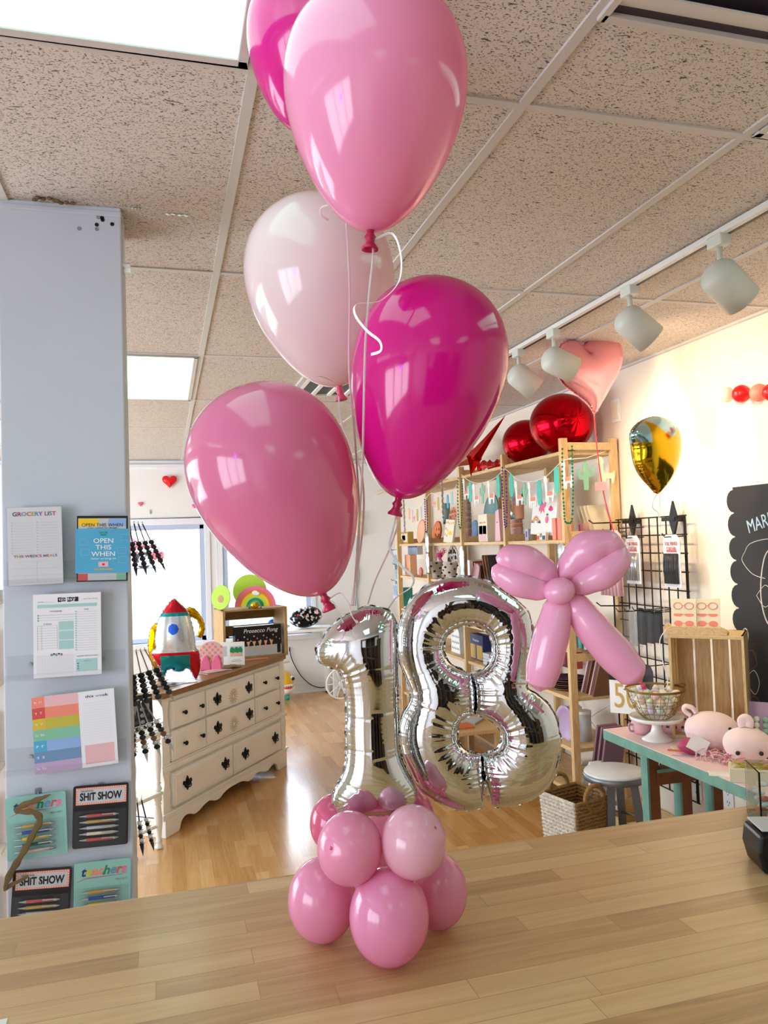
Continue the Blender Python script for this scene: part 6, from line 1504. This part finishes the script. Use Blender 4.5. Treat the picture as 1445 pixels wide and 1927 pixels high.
# ================================================================== TABLE WITH PINK TOP
TB = thing('trestle_table', 'worn teal trestle table with a pink top at the right', 'table', (2.0, 2.1, 0))
q = MB(); q.bx(0, .60, 0, 1.21, .705, .75, 'teal_paint'); q.build('table_top', TB, bev=.003)
q = MB(); q.bx(.002, .598, .002, 1.208, .7497, .752, 'pink_top'); q.build('top_cover', TB)
for yl in (1.0, .12):
    for i, x in enumerate((.105, .275, .445)):
        q = MB(); q.bx(x-.012, x-.002, yl, yl+.05, 0, .705, 'teal_paint'); q.bx(x-.002, x+.05, yl+.001, yl+.05, 0, .705, 'rust_paint'); q.build('leg', TB)
    q = MB(); q.bx(.14, .50, yl-.005, yl+.055, .53, .60, 'rust_paint'); q.bx(.14, .50, yl-.006, yl-.004, .585, .60, 'teal_paint'); q.build('crossbar', TB)
ZS = .752
def tz_(px, py, z=ZS): return atZ(px, py, z)
# crate on end
t = thing('wooden_crate', 'pine slatted crate standing on end on the pink table', 'crate', (2.195, 3.045, ZS), rz=radians(-45))
cw, ch_, cd_ = .315, .468, .235
for z in (0, ch_-.016): q = MB(); q.bx(0, cw, 0, cd_, z, z+.016, 'crate_x'); q.build('end_panel', t, bev=.001)
for k in range(4): q = MB(); q.bx(.006+k*.078, .074+k*.078, cd_-.01, cd_, .0, ch_, 'crate_pine'); q.build('slat', t)
for x in (0, cw-.011):
    for k in range(3): q = MB(); q.bx(x, x+.011, .003+k*.078, .072+k*.078, 0, ch_, 'crate_pine'); q.build('slat', t)
for i, (m_, lab) in enumerate((('p_cream', 'lowest'), ('p_olive', 'middle'), ('p_peach', 'top'))):
    q = MB(); q.bx(-.11, .11, -.085, .085, 0, .008, m_ if i != 1 else 'p_cream'); 
    if i == 2: q.prism([(.0, .0), (.1, .0), (.05, .0)], 0, .001, 'p_coral') if False else q.bx(.02, .09, -.03, .04, .008, .009, 'p_coral')
    o = q.build('greeting_card'); o.location = Vector((2.195, 3.045, ZS+.017+.009*i))+Matrix.Rotation(radians(-45), 3, 'Z') @ Vector((.155, .12, .09)); o.rotation_euler = (0, 0, radians(-45+9*i-9)); tag(o, lab+' of the flat cards lying inside the crate', 'card', 'cards inside the crate')
    o.location.z = ZS+.018+.009*i
for i, z in enumerate(()): pass
# shelf of flat cards at crate mid height seen lower: small stack support
t2 = thing('card_holder', 'rounded wooden holder on the crate top', 'holder', (2.195, 3.045, ZS+ch_), rz=radians(-45))
q = MB(); q.prism([(-.01, .0), (-.01, .018), (.005, .032), (.02, .036), (.225, .036), (.24, .03), (.25, .018), (.25, 0)], .005, .02, 'pine_h'); q.bx(-.01, .25, .02, .09, 0, .010, 'pine_h'); q.cyl((-.005, .06, .02), (-.005, .09, .02), .02, 'pine', n=16); q.build('ledge', t2, bev=.002)
for i, (x, lab) in enumerate(((.065, 'left cream card with red sunglasses pictures on the crate'), (.165, 'right cream card with red sunglasses pictures on the crate'))):
    c3 = thing('sunglasses_card', lab, 'card', Vector((2.195, 3.045, ZS+ch_+.0105))+Matrix.Rotation(radians(-45), 3, 'Z') @ Vector((x, .045+.010*i, 0)), rz=radians(-45), rx=-radians(8), group='sunglasses cards')
    q = MB(); q.bx(-.054, .054, 0, .004, 0, .148, 'p_cream'); q.build('card', c3); q = MB()
    for z, kind in ((.115, 0), (.075, 1), (.035, 2)):
        for sx in (-.024, .024):
            if kind == 0: q.tube([(sx+.019*cos(a), -.001, z+.015*sin(a)) for a in [2*pi*k/14 for k in range(14)]], .002, 'p_coral', 5, closed=True)
            else: q.prism([(sx+(.019 if kind == 2 else .020)*cos(a), z+(.013 if kind == 2 else .009)*max(-.9, min(.55 if kind == 1 else 1, sin(a)))) for a in [2*pi*k/14 for k in range(14)]], -.0015, 0, 'p_coral')
        q.bx(-.006, .006, -.0015, 0, z, z+.003, 'p_coral')
    q.build('picture', c3)
# cake stand with wire basket
c = tz_(1237, 1385); c = Vector((2.10, 3.02, ZS)); c = atZ(1237, 1392, ZS)
t = thing('cake_stand', 'white ceramic cake stand on the pink table', 'cake stand', c)
q = MB(); q.lathe([(.001, 0), (.066, 0), (.068, .006), (.05, .016), (.028, .035), (.022, .06), (.024, .078), (.05, .086), (.105, .090), (.116, .092), (.119, .108), (.114, .108), (.108, .100), (.001, .098)], 'ceramic', 48); q.build('body', t)
t = thing('wire_basket', 'gold wire basket of pastel eggs on the cake stand', 'basket', c+Vector((0, 0, .101)))
def bprof(s): return (.055+.073*s**.6, .125*s)
q = MB()
for k in range(22):
    a = 2*pi*k/22; q.tube([(bprof(s)[0]*cos(a), bprof(s)[0]*sin(a), bprof(s)[1]) for s in (0, .15, .35, .6, .8, 1)], .0013, 'wire_gold', 5)
for s in (0, .22, .45, .68): r_, z = bprof(s); q.tube([(r_*cos(a), r_*sin(a), z) for a in [2*pi*i/32 for i in range(32)]], .0013, 'wire_gold', 5, closed=True)
q.build('wire', t)
q = MB()
for dz in (0, .005): r_, z = bprof(1.); q.tube([((r_+.001)*cos(a), (r_+.001)*sin(a), z+dz) for a in [2*pi*i/40 for i in range(40)]], .003, 'wire_gold', 6, closed=True)
for sx in (-1, 1): q.tube(spline([(sx*.122, -.03, .128), (sx*.150, -.015, .135), (sx*.150, .015, .135), (sx*.122, .03, .128)], 4), .003, 'wire_gold', 6)
q.build('rim', t)
rg = random.Random(4); cols = ['e_mint', 'e_cream', 'e_pink', 'e_green', 'e_peach', 'p_white', 'ball_cream', 'e_lilac']; k = 0
spots = []
for lev, (rad_, n_, z_) in enumerate(((.022, 3, .026), (.052, 8, .040), (.028, 4, .072), (.074, 11, .078), (.040, 6, .105), (.088, 8, .110))):
    for i in range(n_):
        a = 2*pi*i/n_+lev*.5; spots.append((rad_*cos(a), rad_*sin(a), z_))
descr = ['mint', 'cream', 'pink', 'green', 'peach', 'white', 'yellow', 'lilac']
proto = {}
for i, (x, y, z) in enumerate(spots):
    m_ = cols[i % 8]
    if m_ not in proto: q = MB(); q.ball((0, 0, 0), (.016, .016, .021), m_, 14, 10); o = q.build('candy_egg'); proto[m_] = o
    else: o = proto[m_].copy(); COL.objects.link(o)
    o.location = c+Vector((x, y, z+.101)); o.rotation_euler = (rg.random()*3, rg.random()*3, 0)
    tag(o, descr[i % 8]+' pastel candy egg inside the gold wire basket', 'egg', descr[i % 8]+' candy eggs in the basket')
q = MB(); q.ball((-.02, 0, .115), (.08, .075, .045), 'clear_bag', 18, 10); o = q.build('clear_wrap'); o.location = c+Vector((0, 0, .101)); tag(o, 'clear cellophane bag of eggs bulging from the gold wire basket', 'cellophane')
# pots behind the stand
p = Vector((2.16, 3.16, ZS)); t = thing('pink_bowl', 'small lilac pink ribbed bowl behind the cake stand', 'bowl', atZ(1212, 1386, ZS)+Vector((.02, .05, 0)))
q = MB(); q.lathe([(.001, 0), (.03, 0), (.045, .02), (.047, .04), (.044, .055), (.001, .05)], 'p_pinkl', 20); q.build('bowl', t)
q = MB(); q.tube(spline([(-.045, 0, .045), (-.065, 0, .05), (-.06, .0, .02), (-.042, 0, .015)], 4), .005, 'p_lilac', 6); q.build('handle', t)
t = thing('printed_planter', 'round blush pot with black lettering behind the cake stand', 'pot', atZ(1268, 1384, ZS)+Vector((.03, .04, 0)))
q = MB(); q.lathe([(.001, 0), (.045, 0), (.062, .03), (.066, .07), (.058, .11), (.052, .115), (.05, .10), (.001, .09)], 'p_pinkl', 28)
for k in range(12):
    for j, z in enumerate((.04, .075)): a = 2*pi*k/12+j*.2; r_ = .0655; q.box((r_*cos(a), r_*sin(a), z), (.004, .012, .009), 'm_dark', Matrix.Rotation(a, 3, 'Z'))
q.build('pot', t)
# plush toys
def plush(px, py, rx, label, eye, group='pink plush toys'):
    cc = None; z = ZS
    lo_, hi = 2., 6.
    for _ in range(40):
        d = (lo_+hi)/2; v = atD(px, py, d)
        if v.z-rx*.82*d/FPX > ZS+.003: lo_ = d
        else: hi = d
    v = atD(px, py, d); r = rx*d/FPX; t = thing('plush_toy', label, 'plush toy', v, rz=-radians(38), group=group)
    q = MB(); n, k = 40, 26; V = []
    for i in range(k+1):
        a = pi*i/k
        for j in range(n):
            e = 2*pi*j/n; w = 1+.03*cos(3*e)*sin(a); V.append((r*w*sin(a)*cos(e)*(1.05), r*.78*w*sin(a)*sin(e), r*.82*(cos(a)+.10*sin(a)**2)))
    q.add(V, [(i*n+j, (i+1)*n+j, (i+1)*n+(j+1) % n, i*n+(j+1) % n) for i in range(k) for j in range(n)], 'plush', True); q.build('body', t)
    return t, r
t, r = plush(1338, 1377, 46, 'bigger round pink plush toy nearer the crate on the pink table', 1)
q = MB(); q.tube(spline([(-.75*r, 0, .62*r), (-.98*r, 0, .82*r), (-.95*r, 0, .98*r), (-.70*r, 0, .95*r), (-.55*r, 0, .75*r)], 5), .010, 'plush', 10, flat=2.); q.build('ear', t)
q = MB(); q.ball((.70*r, -.55*r, .28*r), .007, 'black', 12, 8); q.build('eye', t)
t, r = plush(1405, 1403, 41, 'smaller pink plush toy with eyes and smile at the right edge of the table', 1)
q = MB(); q.tube(spline([(-.10*r, 0, .85*r), (-.16*r, 0, 1.12*r), (.02*r, 0, 1.25*r), (.16*r, 0, 1.1*r), (.1*r, 0, .85*r)], 5), .009, 'plush', 10, flat=2.); q.build('ear', t)
q = MB(); q.ball((-.42*r, -.76*r, -.18*r), .0085, 'black', 14, 8); q.ball((.55*r, -.68*r, -.15*r), .0085, 'black', 14, 8); q.build('eye', t)
q = MB(); q.tube(spline([(-.83*r, -.52*r, -.30*r), (-.76*r, -.60*r, -.37*r), (-.68*r, -.63*r, -.30*r)], 5), .0022, 'p_magenta', 6); q.build('smile', t)
t2 = thing('cardboard_tag', 'dark blue printed tag on the smaller plush toy', 'tag', atD(1437, 1408, 3.05), rz=-radians(45))
q = MB(); q.bx(-.03, .03, 0, .003, -.04, .035, 'p_navy'); q.bx(-.032, .032, .001, .004, -.042, .037, 'p_red'); q.build('card', t2); q = MB(); q.bx(-.028, .028, -.001, 0, .0, .02, 'p_sky'); q.bx(-.02, .02, -.0015, -.001, -.015, -.005, 'p_white'); q.build('print', t2)
# bags, shred, cards
t = thing('gift_pouch', 'clear pouch of purple sweets with a white tag on the pink table', 'pouch', atZ(1305, 1424, ZS)+Vector((.02, .03, 0)), rz=-radians(30))
q = MB(); q.ball((0, 0, .035), (.06, .035, .035), 'p_magenta', 16, 10); q.ball((.02, -.01, .04), (.05, .03, .035), 'plush_lilac', 14, 8); q.build('sweets', t)
q = MB(); q.ball((0, 0, .042), (.068, .042, .05), 'clear_bag', 18, 10); q.build('pouch', t); q = MB(); q.box((.015, -.055, .055), (.075, .002, .062), 'white', Matrix.Rotation(radians(28), 3, 'Y')); q.build('tag', t)
q = MB()
rg = random.Random(3)
ctrs = [tz_(1350, 1425), tz_(1372, 1436), tz_(1385, 1440), tz_(1335, 1430), tz_(1312, 1398), tz_(1300, 1380)]
for i in range(170):
    c0 = ctrs[i % len(ctrs)]+Vector((rg.uniform(-.05, .05), rg.uniform(-.04, .05), rg.uniform(.002, .035))); d = Vector((rg.uniform(-1, 1), rg.uniform(-1, 1), rg.uniform(-.5, .8)))*.022
    q.tube([c0-d, c0+Vector((rg.uniform(-1, 1), rg.uniform(-1, 1), 1))*.008, c0+d], .0022, 'p_pinkl' if i % 4 else 'p_coral', 4, sm=False)
tag(q.build('paper_shred'), 'crinkled pink paper shred around the plush toys', 'paper shred', kind='stuff')
q = MB(); q.tube(spline([tz_(1355, 1440)+Vector((0, 0, .012)), tz_(1368, 1432)+Vector((0, 0, .02)), tz_(1385, 1428)+Vector((0, 0, .02)), tz_(1392, 1436)+Vector((0, 0, .012))], 5), .006, 'p_lilac', 8, flat=.3); tag(q.build('lilac_ribbon'), 'lilac ribbon bow lying in the pink paper shred', 'ribbon')
for (px, py, a, w, h_, m_, lab) in ((1368, 1458, -35, .13, .06, 'white', 'white card lying at the table edge before the plush toys'), (1281, 1408, -20, .07, .05, 'p_cream', 'small cream card beside the cake stand foot'), (1270, 1413, -40, .06, .02, 'p_orange', 'orange bow clip lying by the cake stand foot'), (1284, 1424, -50, .08, .008, 'p_lilac', 'thin lilac strip lying on the pink table')):
    p = tz_(px, py); q = MB(); q.bx(-w/2, w/2, -h_/2, h_/2, 0, .003, m_); o = q.build('flat_card'); o.location = p; o.rotation_euler = (0, 0, radians(a)); tag(o, lab, 'card')
t = thing('gift_box', 'clear-lidded box with straw filling at the right edge of the pink table', 'box', tz_(1424, 1476)+Vector((0, 0, 0)), rz=radians(-38))
q = MB(); q.bx(-.09, .09, 0, .10, 0, .05, 'p_cream'); q.build('box', t, bev=.002); q = MB()
for i in range(40): q.tube([(-.08+.16*rg.random(), .01+.08*rg.random(), .05), (-.08+.16*rg.random(), .01+.08*rg.random(), .058)], .002, 'p_gold' if i % 2 else 'p_olive', 4)
q.build('straw', t); q = MB(); q.bx(-.091, .091, -.001, .101, .001, .062, 'clear_bag'); q.build('lid', t)
t = thing('zip_bag', 'purple zip bag of pastel eggs at the right edge above the plush toy', 'bag', atZ(1440, 1402, ZS)+Vector((.05, .02, 0)), rz=radians(-48), rx=radians(-12))
q = MB(); q.prism([(-.08, 0), (-.085, .10), (-.09, .17), (.09, .17), (.085, .10), (.08, 0)], -.004, .0, 'p_lilac'); q.build('bag', t); q = MB()
for i in range(16): q.ball((-.055+.037*(i % 4), -.012, .02+.025*(i//4)), .014, ['p_white', 'p_mint', 'p_pinkl', 'p_sky'][i % 4], 10, 6)
q.build('eggs', t)
q = MB(); q.ball((0, 0, 0), (.035, .03, .04), 'clear_bag', 12, 8); o = q.build('clear_wrap'); o.location = tz_(1378, 1372)+Vector((.0, .0, .06)); tag(o, 'crumpled clear cellophane behind the two plush toys', 'cellophane')

# ================================================================== FLOOR ITEMS ON THE RIGHT
t = thing('round_stool', 'round stool with pale grey seat between shelving and pink table', 'stool', (2.20, 3.545, 0))
q = MB(); q.lathe([(.001, .445), (.148, .445), (.154, .449), (.154, .466), (.149, .471), (.001, .471)], 'stool_top', 48); q.build('seat', t)
q = MB(); q.lathe([(.150, .43), (.158, .43), (.158, .462), (.1545, .462)], 'stool_gray', 48); q.build('band', t)
for k in range(4): a = pi/4+k*pi/2; q = MB(); q.bar((.09*cos(a), .09*sin(a), .43), (.15*cos(a), .15*sin(a), 0), .045, .006, 'stool_gray'); q.build('leg', t)
q = MB(); q.tube([(.118*cos(a), .118*sin(a), .22) for a in [2*pi*i/32 for i in range(32)]], .008, 'steel', 8, closed=True); q.build('foot_ring', t)
t = thing('woven_basket', 'woven seagrass basket with ring handles and whitened side by the stool', 'basket', (0, 0, 0), rz=radians(15))
bw, bd, bh_ = .225, .22, .37
Bp = atZ(1083, 1514, .37)-Matrix.Rotation(radians(15), 3, 'Z') @ Vector((-bw/2*1.14, -bd/2*1.14, 0)); t.location = (Bp.x, Bp.y, 0)
def wall_rows(b, x0, y0, x1, y1, m_, rows=20, wob=0):
    for r_ in range(rows):
        z = .012+bh_*r_/rows; n = 16
        out_ = 1+.14*(z/bh_)
        b.tube([((x0+(x1-x0)*i/n)*out_, (y0+(y1-y0)*i/n)*out_, z+.004*sin(i*pi+r_)+0*wob) for i in range(n+1)], .0108, m_, 7)
b1, b2 = MB(), MB()
wall_rows(b1, -bw/2, bd/2, -bw/2, -bd/2, 'rope_white'); wall_rows(b2, -bw/2, -bd/2, bw/2, -bd/2, 'rope_tan'); wall_rows(b2, bw/2, -bd/2, bw/2, bd/2, 'rope_tan'); wall_rows(b2, bw/2, bd/2, -bw/2, bd/2, 'rope_tan')
b2.build('weave', t); b1.build('whitened_side', t)
for sy in (-1, 1):
    q = MB(); cx, cz = .0, bh_+.005
    q.tube([(cx+.062*cos(a), sy*bd/2*1.15, cz+.062*sin(a)) for a in [2*pi*i/28 for i in range(28)]], .012, 'rope_tan', 9, closed=True); q.build('handle', t)
t = thing('wooden_tray', 'low pine box with handle slots on the floor behind the basket', 'box', (2.47, 3.72, 0), rz=radians(4))
hw, hd, hh = .15, .26, .15
for sy in (-1, 1):
    q = MB(); y0, y1 = sorted((sy*hd, sy*(hd-.014)))
    q.bx(-hw, -.05, y0, y1, 0, hh, 'crate_x'); q.bx(.05, hw, y0, y1, 0, hh, 'crate_x'); q.bx(-.05, .05, y0, y1, 0, hh*.60, 'crate_x'); q.bx(-.05, .05, y0, y1, hh*.84, hh, 'crate_x'); q.build('end_panel', t)
for sx in (-1, 1): x0, x1 = sorted((sx*hw, sx*(hw-.012))); q = MB(); q.bx(x0, x1, -hd, hd, 0, hh, 'crate_x'); q.build('side_panel', t)
q = MB(); q.bx(-hw, hw, -hd, hd, 0, .01, 'crate_x'); q.build('bottom', t)
q = MB(); q.bx(2.37, 2.57, 3.55, 3.85, .011, .07, 'p_lgray'); tag(q.build('white_parcel', bev=.004), 'white parcel inside the low pine box', 'parcel')
# storage behind table legs
for i, (y, m_, lab) in enumerate(((3.56, 'p_navy', 'navy'), (3.50, 'p_white', 'white'), (3.44, 'p_red2', 'red'))):
    q = MB(); q.bx(2.50, 2.60, y-.025, y+.025, .46, .64, m_); tag(q.build('bag_roll'), lab+' packet hanging behind the trestle posts', 'packet', 'packets behind the trestle')

# ================================================================== THINGS ON THE COUNTER'S RIGHT END
ZQ = 1.0
p = atZ(1452, 1552, ZQ)
t = thing('glass_vase', 'square clear glass vase with petals at the right end of the counter', 'vase', (p.x+.03, p.y+.015, ZQ+.0005), rz=radians(-25))
s_ = .052; q = MB()
for x0, x1, y0, y1 in ((-s_, s_, -s_, -s_+.004), (-s_, s_, s_-.004, s_), (-s_, -s_+.004, -s_, s_), (s_-.004, s_, -s_, s_)): q.bx(x0, x1, y0, y1, 0, .125, 'jar_glass')
q.bx(-s_, s_, -s_, s_, 0, .010, 'jar_glass'); q.build('glass', t)
q = MB(); rg = random.Random(9)
for i in range(26): q.ball((rg.uniform(-.038, .038), rg.uniform(-.038, .038), .018+.055*rg.random()), (.012, .010, .004), 'p_white' if i % 3 else 'p_coral', 8, 5, Matrix.Rotation(rg.random()*3, 3, 'X'))
q.build('petals', t)
p = atZ(1462, 1635, ZQ)
t = thing('card_reader', 'black card reader cut off by the right edge of the photo', 'card reader', (p.x, p.y, ZQ), rz=radians(-20))
q = MB(); q.prism([(-.035, .0), (-.045, .04), (-.04, .075), (.05, .095), (.06, .02), (.05, 0)], -.03, .06, 'satin_black'); q.build('body', t, bev=.006); q = MB(); q.bx(-.035, .04, -.025, .05, .083, .086, 'p_lgray'); q.build('screen', t)
p = atZ(2, 1924, ZQ); q = MB(); q.bx(-.06, .008, -.06, .006, .0003, .0012, 'white'); o = q.build('paper_slip'); o.location = p; o.rotation_euler = (0, 0, .05); tag(o, 'corner of a white paper slip at the bottom left of the counter', 'paper')

# ================================================================== BEYOND THE PILLAR ON THE LEFT
t = thing('display_rack', 'display rack showing in the gap left of the pillar', 'rack', (-.95, 3.2, 0))
q = MB()
for x in (-.35, .35): q.bx(x-.02, x+.02, -.02, .02, 0, 1.55, 'white')
q.build('post', t); q = MB()
for z in (.3, .6, .9, 1.2, 1.5): q.bx(-.36, .36, -.12, .12, z, z+.015, 'white')
q.build('shelf_board', t)
for i, (z, m_, lab) in enumerate(((.315, 'p_brown', 'brown'), (.615, 'p_coral', 'coral'), (.915, 'foil_gold', 'gold'), (1.215, 'p_pinkl', 'blush'), (1.515, 'p_navy', 'navy'))):
    for j in range(3):
        q = MB(); q.bx(-.08, .08, -.07, .07, 0, .19, m_); o = q.build('gift_pack', bev=.01); o.location = (-.70-.22*j, 3.2, z+.0005); tag(o, '%s gift pack on the rack left of the pillar, %s' % (lab, ('nearest the pillar', 'middle', 'farthest left')[j]), 'pack', 'gift packs left of the pillar')
